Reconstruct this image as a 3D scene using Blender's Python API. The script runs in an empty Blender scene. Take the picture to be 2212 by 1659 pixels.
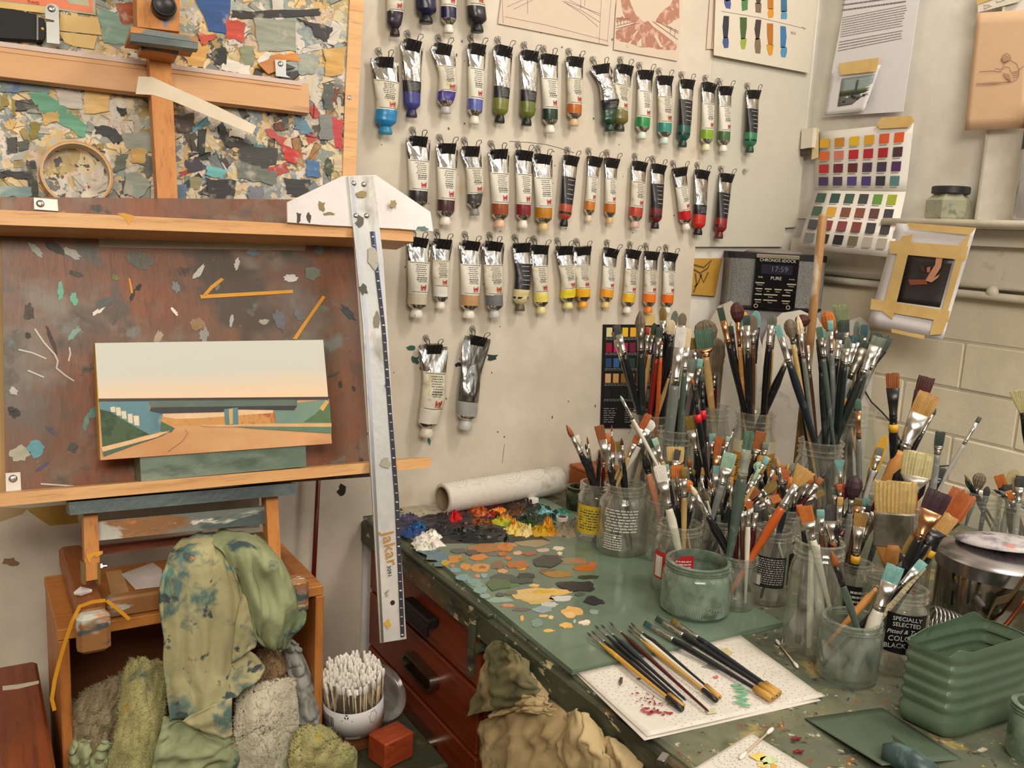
import bpy, math, random
from mathutils import Vector, Matrix, noise
V = Vector
random.seed(7)
sc = bpy.context.scene
COL = sc.collection
# ------------------------------------------------------------------ camera
IMW, IMH, FPX = 2212.0, 1659.0, 1938.8
YAW, PIT, ROL = math.radians(31.845), math.radians(9.711), math.radians(2.9355)
CAM = V((0, -1.45, 1.32))
FW = V((math.sin(YAW)*math.cos(PIT), math.cos(YAW)*math.cos(PIT), -math.sin(PIT)))
_rt = V((math.cos(YAW), -math.sin(YAW), 0)); _up = _rt.cross(FW)
RT = _rt*math.cos(ROL) + _up*math.sin(ROL)
UP = -_rt*math.sin(ROL) + _up*math.cos(ROL)
HV = V((FW.x, FW.y, 0)).normalized()          # level view direction
cd = bpy.data.cameras.new('camera'); cam = bpy.data.objects.new('camera', cd); COL.objects.link(cam)
cam.matrix_world = Matrix(((RT.x, UP.x, -FW.x, CAM.x), (RT.y, UP.y, -FW.y, CAM.y), (RT.z, UP.z, -FW.z, CAM.z), (0, 0, 0, 1)))
cd.sensor_fit = 'HORIZONTAL'; cd.sensor_width = 36; cd.lens = FPX*36/IMW; cd.clip_start = .02
sc.camera = cam
# ------------------------------------------------------------------ light
w = bpy.data.worlds.new('room_light'); sc.world = w; w.use_nodes = True
bg = w.node_tree.nodes['Background']; bg.inputs[0].default_value = (1.0, .93, .84, 1); bg.inputs[1].default_value = .33
def area(name, loc, target, sx, sy, power, col):
    l = bpy.data.lights.new(name, 'AREA'); l.shape = 'RECTANGLE'; l.size = sx; l.size_y = sy; l.energy = power; l.color = col
    o = bpy.data.objects.new(name, l); COL.objects.link(o); o.location = loc
    o.rotation_euler = (V(target)-V(loc)).to_track_quat('-Z', 'Y').to_euler(); return o
area('ceiling_lamp', (1.30, -1.05, 2.45), (.9, -.35, .9), .24, .46, 14, (1.0, .91, .78))
area('room_lamp', (-.35, -2.5, 2.35), (.5, -.3, .9), 1.5, .6, 58, (1.0, .90, .76))
area('window_daylight', (1.50, -1.9, 1.9), (1.0, 0, 1.3), .8, .9, 5, (.86, .92, 1.0))
vs = sc.view_settings; vs.view_transform = 'Standard'; vs.look = 'None'; vs.exposure = -0.27; vs.gamma = 1.0; vs.use_curve_mapping = False
try:
    sc.cycles.transparent_max_bounces = 40
    sc.cycles.max_bounces = 10
except Exception: pass
# ------------------------------------------------------------------ pixel helpers
def ray(x, y): return RT*((x-IMW/2)/FPX) - UP*((y-IMH/2)/FPX) + FW
def proj(p):
    q = V(p)-CAM; z = q.dot(FW); return IMW/2+FPX*q.dot(RT)/z, IMH/2-FPX*q.dot(UP)/z, z
class Plane:
    def __init__(s, p, n): s.p = V(p); s.n = V(n).normalized()
    def at(s, x, y, off=0):
        d = ray(x, y); t = ((s.p + s.n*off) - CAM).dot(s.n)/d.dot(s.n); return CAM + d*t
DZ = .80                                     # desk top
XR = 1.65                                    # right wall
BACK = Plane((0, 0, 0), (0, -1, 0)); RIGHT = Plane((XR, 0, 0), (-1, 0, 0)); DESK = Plane((0, 0, DZ), (0, 0, 1))
TILT = math.radians(13.6)
EAS = Plane((0, -.20, 1.2866), (0, -math.cos(TILT), math.sin(TILT)))
EASUP = V((0, math.sin(TILT), math.cos(TILT)))
def scale_at(p): return (V(p)-CAM).dot(FW)/FPX       # metres per photo pixel at p
# ------------------------------------------------------------------ materials
def s2l(c):
    c = c/255.0
    return c/12.92 if c <= .04045 else ((c+.055)/1.055)**2.4
def rgb(r, g, b): return (s2l(r), s2l(g), s2l(b), 1)
MATS = {}
class NT:
    def __init__(s, name):
        s.m = bpy.data.materials.new(name); s.m.use_nodes = True; s.t = s.m.node_tree; s.t.nodes.clear()
        s.out = s.n('ShaderNodeOutputMaterial'); s.b = s.n('ShaderNodeBsdfPrincipled'); s.l(s.b.outputs[0], s.out.inputs[0])
        s._co = None
    def n(s, t, **k):
        x = s.t.nodes.new(t)
        for a, b in k.items(): setattr(x, a, b)
        return x
    def l(s, a, b): s.t.links.new(a, b)
    def co(s, scale=(1, 1, 1), off=(0, 0, 0)):
        if s._co is None: s._co = s.n('ShaderNodeTexCoord').outputs['Object']
        mp = s.n('ShaderNodeMapping'); mp.inputs['Scale'].default_value = scale; mp.inputs['Location'].default_value = off
        s.l(s._co, mp.inputs[0]); return mp.outputs[0]
    def noise(s, scale, detail=3, co=None, rough=.55, dist=0, off=(0, 0, 0)):
        x = s.n('ShaderNodeTexNoise'); x.inputs['Scale'].default_value = scale; x.inputs['Detail'].default_value = detail
        x.inputs['Roughness'].default_value = rough; x.inputs['Distortion'].default_value = dist
        s.l(co if co is not None else s.co(off=off), x.inputs['Vector']); return x
    def thr(s, fac, a, b):
        r = s.n('ShaderNodeMapRange'); r.inputs['From Min'].default_value = a; r.inputs['From Max'].default_value = b
        s.l(fac, r.inputs['Value']); return r.outputs[0]
    def mix(s, fac, a, b):
        x = s.n('ShaderNodeMix', data_type='RGBA')
        if isinstance(fac, float): x.inputs[0].default_value = fac
        else: s.l(fac, x.inputs[0])
        for v, i in ((a, 6), (b, 7)):
            if isinstance(v, (tuple, list)): x.inputs[i].default_value = v
            else: s.l(v, x.inputs[i])
        return x.outputs[2]
    def bump(s, h, strength, dist=.002):
        b = s.n('ShaderNodeBump'); b.inputs['Strength'].default_value = strength; b.inputs['Distance'].default_value = dist
        s.l(h, b.inputs['Height']); s.l(b.outputs[0], s.b.inputs['Normal'])
    def fin(s, col, rough=.6, metal=0.0, spec=None):
        if isinstance(col, (tuple, list)): s.b.inputs['Base Color'].default_value = col
        else: s.l(col, s.b.inputs['Base Color'])
        s.b.inputs['Roughness'].default_value = rough; s.b.inputs['Metallic'].default_value = metal
        if spec is not None: s.b.inputs['Specular IOR Level'].default_value = spec
        return s.m
def dk(c, k): return (c[0]*k, c[1]*k, c[2]*k, 1)
def P(name, c, rough=.55, metal=0.0, var=.12, scale=40, bump=0, bs=80, spec=None):
    """plain paint / plastic / metal with a little procedural variation"""
    if name in MATS: return MATS[name]
    t = NT(name); nz = t.noise(scale, 4)
    col = t.mix(nz.outputs[0], dk(c, 1-var*1.5), dk(c, 1+var))
    if bump: t.bump(t.noise(bs, 4).outputs[0], bump)
    MATS[name] = t.fin(col, rough, metal, spec); return MATS[name]
def splat(name, base, layers, rough=.6, bump=.25, bs=60, stretch=(1, 1, 1), metal=0.0):
    """base colour with stains / splashes: layers = (colour, scale, threshold, softness, offset)"""
    if name in MATS: return MATS[name]
    t = NT(name); nz = t.noise(12, 5)
    col = t.mix(nz.outputs[0], dk(base, .72), dk(base, 1.2))
    for i, (c, sc_, th, so, of) in enumerate(layers):
        n = t.noise(sc_, 4, t.co(stretch, (of, of*.7, of*1.3)), .6, .3)
        col = t.mix(t.thr(n.outputs[0], th, th+so), col, c)
    if bump: t.bump(t.noise(bs, 5).outputs[0], bump)
    MATS[name] = t.fin(col, rough, metal); return MATS[name]
def wood(name, c, c2, rough=.5, along='x', sc_=14, splats=()):
    if name in MATS: return MATS[name]
    t = NT(name); s = {'x': (.12, 1.6, 1.6), 'y': (1.6, .12, 1.6), 'z': (1.6, 1.6, .12)}[along]
    n = t.noise(sc_*3, 5, t.co(s), .6, .8); n2 = t.noise(sc_*12, 3, t.co(s), .6)
    col = t.mix(t.thr(n.outputs[0], .3, .72), c, c2)
    col = t.mix(t.thr(n2.outputs[0], .55, .8), col, dk(c2, .6))
    for i, (cc, sca, th, so, of) in enumerate(splats):
        q = t.noise(sca, 4, t.co((1, 1, 1), (of, of*.7, of*1.3)), .6, .3)
        col = t.mix(t.thr(q.outputs[0], th, th+so), col, cc)
    t.bump(n2.outputs[0], .12)
    MATS[name] = t.fin(col, rough); return MATS[name]
def patchwork(name, cols, scales=(9, 22), rough=.5, bump=.5):
    """overlapping knife strokes of many colours"""
    if name in MATS: return MATS[name]
    t = NT(name)
    def layer(sca, off, st, ang):
        wob = t.noise(sca*.8, 3, t.co((1, 1, 1), (off, off, off)))
        co = t.co(st, (off*1.7, off, off*.6))
        co.node.inputs['Rotation'].default_value = (0, ang, 0)
        add = t.n('ShaderNodeVectorMath', operation='MULTIPLY_ADD')
        t.l(wob.outputs['Color'], add.inputs[0]); add.inputs[1].default_value = (.10,)*3; t.l(co, add.inputs[2])
        vo = t.n('ShaderNodeTexVoronoi', distance='CHEBYCHEV'); vo.inputs['Scale'].default_value = sca; t.l(add.outputs[0], vo.inputs['Vector'])
        sep = t.n('ShaderNodeSeparateColor'); t.l(vo.outputs['Color'], sep.inputs[0])
        r = t.n('ShaderNodeValToRGB'); r.color_ramp.interpolation = 'CONSTANT'; e = r.color_ramp.elements
        while len(e) < min(len(cols), 28): e.new(.5)
        for i, c in enumerate(cols[:28]): e[i].position = i/len(cols); e[i].color = c
        t.l(sep.outputs[0], r.inputs[0]); return r.outputs[0], sep.outputs[1]
    c1, _ = layer(scales[0], 1.3, (1, 1, 1), .4)
    c2, k2 = layer(scales[1], 4.1, (1, 1, .6), -.7)
    c3, k3 = layer(scales[1]*1.3, 8.7, (.55, 1, 1), .5)
    col = t.mix(t.thr(k2, .45, .5), c1, c2); col = t.mix(t.thr(k3, .66, .7), col, c3)
    n = t.noise(90, 4, t.co((1, 1, .35))); col = t.mix(t.thr(n.outputs[0], .35, .75), t.mix(.25, col, (.02, .02, .02, 1)), col)
    t.bump(n.outputs[0], bump)
    MATS[name] = t.fin(col, rough); return MATS[name]
def glass(name, tint=(.93, .96, .94, 1), dirt=.10, dcol=(.45, .46, .40, 1), rough=.04):
    """thin jar glass: clear with a fresnel gloss and a film of studio grime"""
    if name in MATS: return MATS[name]
    t = NT(name); t.t.nodes.remove(t.b)
    tr = t.n('ShaderNodeBsdfTransparent'); tr.inputs[0].default_value = tint
    gl = t.n('ShaderNodeBsdfGlossy'); gl.inputs['Roughness'].default_value = rough; gl.inputs[0].default_value = (.95, .95, .95, 1)
    df = t.n('ShaderNodeBsdfDiffuse'); df.inputs[0].default_value = dcol
    lw = t.n('ShaderNodeLayerWeight'); lw.inputs[0].default_value = .5; pw = t.n('ShaderNodeMath', operation='POWER'); t.l(lw.outputs['Facing'], pw.inputs[0]); pw.inputs[1].default_value = 2.6; fr = t.n('ShaderNodeMath', operation='MULTIPLY_ADD'); t.l(pw.outputs[0], fr.inputs[0]); fr.inputs[1].default_value = .80; fr.inputs[2].default_value = .04
    nz = t.noise(35, 5); k = t.n('ShaderNodeMath', operation='MULTIPLY'); k.inputs[1].default_value = dirt*1.6; t.l(t.thr(nz.outputs[0], .25, .8), k.inputs[0])
    a = t.n('ShaderNodeMixShader'); t.l(k.outputs[0], a.inputs[0]); t.l(tr.outputs[0], a.inputs[1]); t.l(df.outputs[0], a.inputs[2])
    b = t.n('ShaderNodeMixShader'); t.l(fr.outputs[0], b.inputs[0]); t.l(a.outputs[0], b.inputs[1]); t.l(gl.outputs[0], b.inputs[2])
    t.l(b.outputs[0], t.out.inputs[0]); MATS[name] = t.m; return t.m
def clear_plastic(name, tint=(.9, .9, .9, 1), mixv=.25, col=(.7, .7, .68, 1)):
    return glass(name, tint, mixv, col, .15)
# ------------------------------------------------------------------ mesh building
WO = {}
class MB:
    def __init__(s): s.v = []; s.f = []; s.m = []
    def add(s, vs, fs, m=0):
        o = len(s.v); s.v += [V(x) for x in vs]; s.f += [tuple(i+o for i in f) for f in fs]; s.m += [m]*len(fs); return s
    def box(s, c, size, R=None, m=0):
        c = V(c); h = V(size)/2; R = R or Matrix.Identity(3)
        vs = [c + R@V((sx*h.x, sy*h.y, sz*h.z)) for sx in (-1, 1) for sy in (-1, 1) for sz in (-1, 1)]
        return s.add(vs, [(0, 1, 3, 2), (4, 6, 7, 5), (0, 4, 5, 1), (2, 3, 7, 6), (0, 2, 6, 4), (1, 5, 7, 3)], m)
    def bbox(s, c, size, bev=.002, R=None, m=0):
        """box with chamfered edges"""
        c = V(c); h = V(size)/2; R = R or Matrix.Identity(3); b = min(bev, h.x*.45, h.y*.45, h.z*.45)
        rings = []
        for z, i in ((-h.z, b), (-h.z+b, 0), (h.z-b, 0), (h.z, b)):
            x, y = h.x-i, h.y-i; k = b if i == 0 else b*.6
            rings.append([c+R@V(p) for p in ((-x, -y+k, z), (-x+k, -y, z), (x-k, -y, z), (x, -y+k, z), (x, y-k, z), (x-k, y, z), (-x+k, y, z), (-x, y-k, z))])
        return s.loft(rings, m=m)
    def loft(s, rings, cap=True, m=0, closed=True):
        n = len(rings[0]); o = len(s.v)
        for r in rings: s.v += [V(x) for x in r]
        for i in range(len(rings)-1):
            for j in range(n if closed else n-1):
                a = o+i*n+j; b = o+i*n+(j+1) % n; s.f.append((a, b, b+n, a+n)); s.m.append(m)
        if cap and closed:
            s.f.append(tuple(o+j for j in reversed(range(n)))); s.m.append(m)
            e = o+(len(rings)-1)*n; s.f.append(tuple(e+j for j in range(n))); s.m.append(m)
        return s
    def prism(s, pts, d, m=0):
        pts = [V(p) for p in pts]; d = V(d); n = len(pts); o = len(s.v)
        s.v += pts + [p+d for p in pts]
        s.f.append(tuple(range(o, o+n))); s.f.append(tuple(reversed(range(o+n, o+2*n)))); s.m += [m, m]
        for i in range(n):
            j = (i+1) % n; s.f.append((o+j, o+i, o+n+i, o+n+j)); s.m.append(m)
        return s
    def tube(s, path, r, n=8, cap=True, m=0):
        path = [V(p) for p in path]; k = len(path); rs = r if isinstance(r, (list, tuple)) else [r]*k
        up = V((0, 0, 1)); rings = []; prev = None
        for i, p in enumerate(path):
            t = (path[min(i+1, k-1)]-path[max(i-1, 0)]); t = t.normalized() if t.length > 1e-9 else V((0, 0, 1))
            a = (prev - t*prev.dot(t)) if prev is not None else t.cross(up if abs(t.z) < .95 else V((1, 0, 0)))
            if a.length < 1e-6: a = t.cross(V((0, 1, 0)))
            a.normalize(); b = t.cross(a); prev = a
            rings.append([p + (a*math.cos(q)+b*math.sin(q))*rs[i] for q in [2*math.pi*j/n for j in range(n)]])
        return s.loft(rings, cap, m)
    def lathe(s, prof, n=24, c=(0, 0, 0), axis=None, m=0, cap=True):
        c = V(c); R = Matrix.Identity(3) if axis is None else V(axis).normalized().to_track_quat('Z', 'Y').to_matrix()
        rings = [[c + R@V((max(r, 1e-5)*math.cos(2*math.pi*j/n), max(r, 1e-5)*math.sin(2*math.pi*j/n), z)) for j in range(n)] for r, z in prof]
        return s.loft(rings, cap, m)
    def build(s, name, mat, parent=None, smooth=False, origin=None):
        if parent is not None: og = WO[parent.name]
        elif origin is not None: og = V(origin)
        else:
            xs = [p.x for p in s.v]; ys = [p.y for p in s.v]; zs = [p.z for p in s.v]
            og = V(((min(xs)+max(xs))/2, (min(ys)+max(ys))/2, min(zs)))
        me = bpy.data.meshes.new(name); me.from_pydata([tuple(p-og) for p in s.v], [], s.f)
        for mm in (mat if isinstance(mat, (list, tuple)) else [mat]): me.materials.append(mm)
        if any(s.m): me.polygons.foreach_set('material_index', s.m)
        if smooth: me.polygons.foreach_set('use_smooth', [True]*len(me.polygons))
        me.update()
        o = bpy.data.objects.new(name, me); COL.objects.link(o)
        if parent is not None: o.parent = parent
        else: o.location = og
        WO[o.name] = og; return o
ALL = []
def tag(o, label, cat, group=None, kind=None):
    if label: o['label'] = label
    if cat: o['category'] = cat
    if group: o['group'] = group
    if kind: o['kind'] = kind
    ALL.append(o); return o
def struct(o): o['kind'] = 'structure'; return o
def thing(name, label, cat, loc, group=None):
    o = bpy.data.objects.new(name, None); COL.objects.link(o); o.location = loc; o.empty_display_size = .02; WO[o.name] = V(loc)
    return tag(o, label, cat, group)
def autosmooth(o, ang=40):
    me = o.data; me.polygons.foreach_set('use_smooth', [True]*len(me.polygons))
    try: me.set_sharp_from_angle(angle=math.radians(ang))
    except Exception: pass
    return o
def slab(name, pts, plane, off, thick, mat, parent=None):
    """solid sheet / board traced on a plane of the scene; its face lies OFF in front of the plane"""
    return MB().prism([plane.at(x, y, off) for x, y in pts], plane.n*-thick).build(name, mat, parent)
def ribbon(mb, pts3, w, nrm, m=0):
    """flat drawn line on a surface"""
    pts = [V(p) for p in pts3]; L = []
    for i, p in enumerate(pts):
        t = pts[min(i+1, len(pts)-1)]-pts[max(i-1, 0)]; t.normalize(); sd = t.cross(nrm).normalized()*w/2; L.append((p-sd, p+sd))
    for i in range(len(L)-1): mb.add([L[i][0], L[i][1], L[i+1][1], L[i+1][0]], [(0, 1, 2, 3)], m)
def quadpt(q, u, v):
    """point in a pixel quad (tl,tr,br,bl)"""
    a = (q[0][0]*(1-u)+q[1][0]*u, q[0][1]*(1-u)+q[1][1]*u); b = (q[3][0]*(1-u)+q[2][0]*u, q[3][1]*(1-u)+q[2][1]*u)
    return (a[0]*(1-v)+b[0]*v, a[1]*(1-v)+b[1]*v)
def textlines(mb, q, plane, off, rows, seed=1, h=.45, lo=.03, hi=.12, ragged=.15, m=0):
    """rows of small print (too small to read) as word-length dashes"""
    R = random.Random(seed)
    for r in range(rows):
        v0 = (r+.5-h/2)/rows; v1 = (r+.5+h/2)/rows; u = 0; end = 1-R.random()*ragged
        while u < end:
            wd = R.uniform(lo, hi); e = min(u+wd, end)
            mb.add([plane.at(*quadpt(q, a, b), off) for a, b in ((u, v0), (e, v0), (e, v1), (u, v1))], [(0, 1, 2, 3)], m); u = e+lo*.45
def lettering(name, text, origin, xdir, ydir, size, mat, parent, depth=.0004, align='LEFT', shear=0):
    """legible writing as thin raised letters"""
    cu = bpy.data.curves.new(name, 'FONT'); cu.body = text; cu.size = size; cu.extrude = depth/2; cu.align_x = align; cu.shear = shear; cu.resolution_u = 2
    tmp = bpy.data.objects.new(name+'_tmp', cu); me = bpy.data.meshes.new_from_object(tmp)
    x = V(xdir).normalized(); y = V(ydir).normalized(); z = x.cross(y); og = V(origin)
    Mx = Matrix(((x.x, y.x, z.x), (x.y, y.y, z.y), (x.z, y.z, z.z)))
    pw = WO[parent.name]
    for vt in me.vertices: vt.co = og + Mx@vt.co - pw
    me.materials.clear(); me.materials.append(mat); me.name = name
    o = bpy.data.objects.new(name, me); COL.objects.link(o); o.parent = parent; WO[o.name] = pw
    bpy.data.objects.remove(tmp); bpy.data.curves.remove(cu); return o
def blob(cx, cy, rx, ry, seed, n=14, jag=.3, rot=0):
    R = random.Random(seed); out = []
    for i in range(n):
        a = 2*math.pi*i/n; k = 1+R.uniform(-jag, jag); x = math.cos(a)*rx*k; y = math.sin(a)*ry*k
        out.append((cx+x*math.cos(rot)-y*math.sin(rot), cy+x*math.sin(rot)+y*math.cos(rot)))
    return out
# ================================================================== ROOM
white = splat('white_wall_paint', rgb(226, 222, 214), [(rgb(205, 196, 180), 3, .55, .25, 2), (rgb(216, 204, 186), 9, .62, .1, 5)], .6, .12, 160)
panelw = splat('white_panel_paint', rgb(216, 206, 190), [(rgb(204, 192, 174), 4, .52, .3, 1), (rgb(200, 182, 158), 7, .62, .12, 3)], .5, .06, 200)
brickw = splat('white_brick_paint', rgb(236, 226, 202), [(rgb(222, 210, 184), 8, .5, .3, 4)], .55, .35, 140)
trimw = splat('white_gloss_trim', rgb(228, 220, 204), [(rgb(205, 190, 160), 18, .6, .1, 7)], .35, .35, 90)
mortar = P('painted_mortar', rgb(212, 202, 180), .7, bump=.3)
black = P('black_plastic', rgb(22, 22, 24), .4)
blackm = P('matte_black', rgb(16, 16, 17), .7)
steel = P('brushed_steel', rgb(190, 190, 192), .28, 1.0, .1)
darksteel = P('dark_steel', rgb(96, 96, 98), .35, 1.0)
wall_back = struct(MB().box((-.2, .062, 1.3), (4.0, .1, 2.6)).build('wall_back', white))
wr = MB().box((XR+.062, -1.55, 1.99), (.1, 4.3, 1.22)).box((XR+.067, -1.55, .69), (.1, 4.3, 1.38))
wall_right = struct(wr.build('wall_right', [white]))
floor = struct(MB().box((-.2, -1.7, -.02), (4.0, 3.9, .04)).build('floor', P('grey_floor_paint', rgb(70, 64, 56), .7)))
struct(MB().box((-.2, -1.75, 2.63), (4.0, 3.8, .06)).build('ceiling', P('ceiling_white', rgb(222, 216, 206), .8)))
struct(MB().box((-2.15, -1.75, 1.3), (.1, 3.7, 2.6)).build('wall_left', P('studio_wall_far', rgb(196, 186, 170), .8)))
struct(MB().box((-.2, -3.65, 1.3), (4.0, .1, 2.6)).build('wall_front', P('studio_wall_rear', rgb(170, 158, 142), .8)))
# painted bricks below the window board
bh = .0925
for k in range(8):
    z0 = 1.243-bh*k; z1 = z0-bh
    yj = -.08 if k % 2 == 0 else -.20
    y = yj+.24
    while y > -1.1:
        a = min(y, 0.008); b = y-.24
        if a-b > .02:
            m = MB().bbox((XR+.010+random.uniform(-.0015, .0015), (a+b)/2, (z0+z1)/2), (.018, a-b-.0026, bh-.003), .003)
            m.build('brick', brickw, wall_right)
        y -= .24
mo = struct(MB().box((XR+.0095, -.55, .85), (.012, 1.12, .79)).build('mortar_bed', mortar, wall_right))
# window board, apron and pipe on the right wall
trim_1 = struct(MB().box((XR-.03, -.76, 1.3735), (.085, .96, .016)).build('trim_1', trimw))
MB().tube([(XR-.072, -.28, 1.3735), (XR-.072, -1.24, 1.3735)], .008, 10).build('board_nosing', trimw, trim_1, True)
MB().box((XR-.016, -.75, 1.350), (.034, .98, .030)).build('cove_moulding', trimw, trim_1)
MB().box((XR-.005, -.62, 1.30), (.020, 1.24, .072)).build('apron_board', trimw, trim_1)
MB().tube([(XR-.012, 0, 1.262), (XR-.012, -1.24, 1.262)], .006, 8).build('apron_bead', trimw, trim_1, True)
pp = thing('heating_pipe', 'thin white painted pipe running along brick wall below window board', 'pipe', (XR-.02, -.5, 1.236))
MB().tube([(XR-.017, -.085-.1*i, 1.249-.0012*i) for i in range(12)], .0075, 10).build('tube', trimw, pp, True)
for yy, zz in ((-.09, 1.252), (-.49, 1.252)):
    MB().lathe([(0, 0), (.011, .001), (.012, .006), (.008, .012), (0, .013)], 12, (XR-.012, yy, zz), (-1, 0, 0)).build('pipe_clip', trimw, pp, True)
# window edge at far right of the right wall
win = struct(MB().box((XR-.003, -.53, 1.75), (.006, .20, .735)).build('window_1', P('window_reveal', rgb(232, 228, 220), .5)))
MB().tube([(XR-.006, -.432, 1.385), (XR-.006, -.430, 2.1)], .003, 8).build('window_frame', trimw, win, True)
# white boards that carry the tubes
def bk(x, y, off=0): return BACK.at(x, y, off)
lp = [(-.35, 1.95), None]
pl = [V((-.5, 0, 1.95)), V((1.352, 0, 1.95)), bk(1540, 119), bk(1502, 533), bk(1489, 690), V((1.355, 0, 1.0)), V((1.355, 0, .80)), V((.60, 0, .80)), V((.60, 0, .25)), V((-.5, 0, .25))]
pl[1].x = bk(1540, 119).x
wp1 = tag(MB().prism(pl, (0, .012, 0)).build('wall_board', panelw), 'large white painted board on back wall carrying most of the paint tubes', 'board')
pr = [bk(1541, 119), bk(1551, 0), bk(1551, -60), bk(1775, -60), bk(1768, 0), bk(1722, 490), bk(1697, 492), bk(1693, 533), bk(1503, 533)]
wp2 = tag(MB().prism([p+V((0, .001, 0)) for p in pr], (0, .010, 0)).build('wall_board', P('cool_white_board', rgb(204, 200, 186), .5, var=.04)), 'smaller white board with notched lower corner beside the wall corner', 'board')
# specks, scuffs and pencil marks on the boards
mk = MB(); RR = random.Random(3)
for i in range(70):
    x = RR.uniform(790, 1480); y = RR.uniform(60, 990); s = RR.uniform(.6, 2.2)
    mk.prism([bk(a, b, .0006) for a, b in blob(x, y, s, s*RR.uniform(.6, 2.2), i, 6)], (0, .0005, 0))
for a, b in (((1100, 305), (1180, 312)), ((1180, 312), (1240, 330)), ((1090, 960), (1085, 1000))):
    ribbon(mk, [bk(*a, .0006), bk((a[0]+b[0])/2, (a[1]+b[1])/2-1, .0006), bk(*b, .0006)], .0009, V((0, -1, 0)))
mk.build('paint_specks', P('grey_specks', rgb(110, 100, 92), .7), wp1)
for i, (x, y, rx, ry, c) in enumerate(((887, 752, 8, 6, (40, 92, 76)), (897, 777, 8, 9, (52, 84, 70)), (990, 788, 6, 5, (30, 50, 44)), (1062, 772, 12, 7, (40, 60, 52)), (928, 955, 3, 9, (52, 120, 110)), (738, 1058, 8, 10, (40, 34, 34)), (22, 1215, 16, 9, (140, 108, 82)), (1020, 450, 3, 3, (20, 20, 20)))):
    slab('paint_mark', blob(x, y, rx, ry, i, 11, .45), BACK, .0008, .0007, P('mark_%d_%d_%d' % c, rgb(*c), .6), wp1)
# ------------------------------------------------------------------ desk
XF = .610
greenpaint = splat('green_desk_paint', rgb(98, 104, 86), [(rgb(128, 128, 100), 7, .5, .2, 1), (rgb(74, 78, 66), 12, .55, .15, 2), (rgb(158, 142, 92), 16, .62, .08, 4), (rgb(76, 96, 112), 22, .66, .06, 6), (rgb(190, 184, 158), 44, .615, .05, 9), (rgb(130, 78, 48), 48, .63, .04, 12), (rgb(56, 58, 54), 60, .60, .05, 15), (rgb(200, 156, 66), 60, .655, .03, 18), (rgb(150, 60, 60), 66, .675, .03, 22)], .42, .3, 90)
greenedge = splat('green_stained_edge', rgb(72, 76, 58), [(rgb(128, 86, 48), 9, .50, .12, 3), (rgb(40, 42, 34), 18, .54, .1, 5), (rgb(190, 178, 136), 44, .62, .04, 7), (rgb(104, 112, 92), 24, .57, .08, 9)], .5, .4, 90, (1, .5, 1.5))
mahog = wood('mahogany_veneer', rgb(142, 62, 28), rgb(108, 42, 18), .38, 'y', 9)
YP = -.42
desk = thing('desk', 'green paint-caked wooden desk with dark reddish drawers under its left end', 'desk', (1.1, -.6, 0))
MB().bbox((1.128, -.62, DZ-.017), (1.044, 1.24, .034), .004).build('desk_top', greenpaint, desk)
MB().bbox((.603, -.62, DZ-.026), (.014, 1.24, .040), .003).build('edge_lip', greenedge, desk)
MB().bbox((.620, -.83, DZ-.040), (.018, .82, .048), .002).build('front_rail', greenedge, desk)
MB().bbox((.600, -.24, DZ-.002), (.010, .44, .006), .002).build('metal_strip', P('grimy_strip', rgb(64, 70, 56), .5), desk)
MB().box((1.0, -.006, .38), (.76, .010, .74)).box((1.0, YP, .38), (.76, .018, .74)).box((.94, -.2, .05), (.62, .4, .1)).box((1.60, -.6, .4), (.02, 1.2, .75)).build('carcass', mahog, desk)
MB().box((.94, -1.22, .38), (.62, .02, .74)).build('far_leg_panel', mahog, desk)
zs = [(.758, .668), (.662, .563), (.557, .458), (.452, .353), (.347, .12)]
for i, (a, b) in enumerate(zs):
    d = MB().bbox((XF+.008, (YP-.004)/2-.006, (a+b)/2), (.016, abs(YP)-.016, a-b), .002).build('drawer_front', mahog, desk)
    yc, zc = -.247, (a+b)/2+.004
    if i == 0:
        MB().bbox((XF-.012, yc, .7175), (.022, .095, .016), .003).bbox((XF-.021, yc, .707), (.006, .095, .020), .002).build('black_pull', black, d)
    else:
        m = MB(); n = 24; ro = []; ri = []
        for k in range(n):
            q = 2*math.pi*k/n; cx = .038 if math.cos(q) > 0 else -.038
            ro.append((cx+.015*math.cos(q), .015*math.sin(q))); ri.append((cx+.0105*math.cos(q), .0105*math.sin(q)))
        f = lambda p, x: V((x, yc+p[0], zc+p[1]))
        m.loft([[f(p, XF) for p in ro], [f(p, XF-.016) for p in ro], [f(p, XF-.016) for p in ri], [f(p, XF) for p in ri]], cap=False)
        m.build('slot_pull', P('nickel_pull', rgb(150, 142, 128), .3, 1.0), d, False)
        for e in (-.040, .040): MB().lathe([(.0035, 0), (.003, .0016), (0, .002)], 10, (XF-.0005, yc+e, zc), (-1, 0, 0)).build('screw', steel, d)
br = tag(MB().box((.592, -.425, .742), (.006, .010, .09)).box((.597, -.425, .787), (.014, .016, .004)).box((.600, -.435, .742), (.016, .006, .012)).build('corner_bracket', greenedge), 'green painted metal bracket hanging from desk edge by the drawers', 'bracket')
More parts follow.
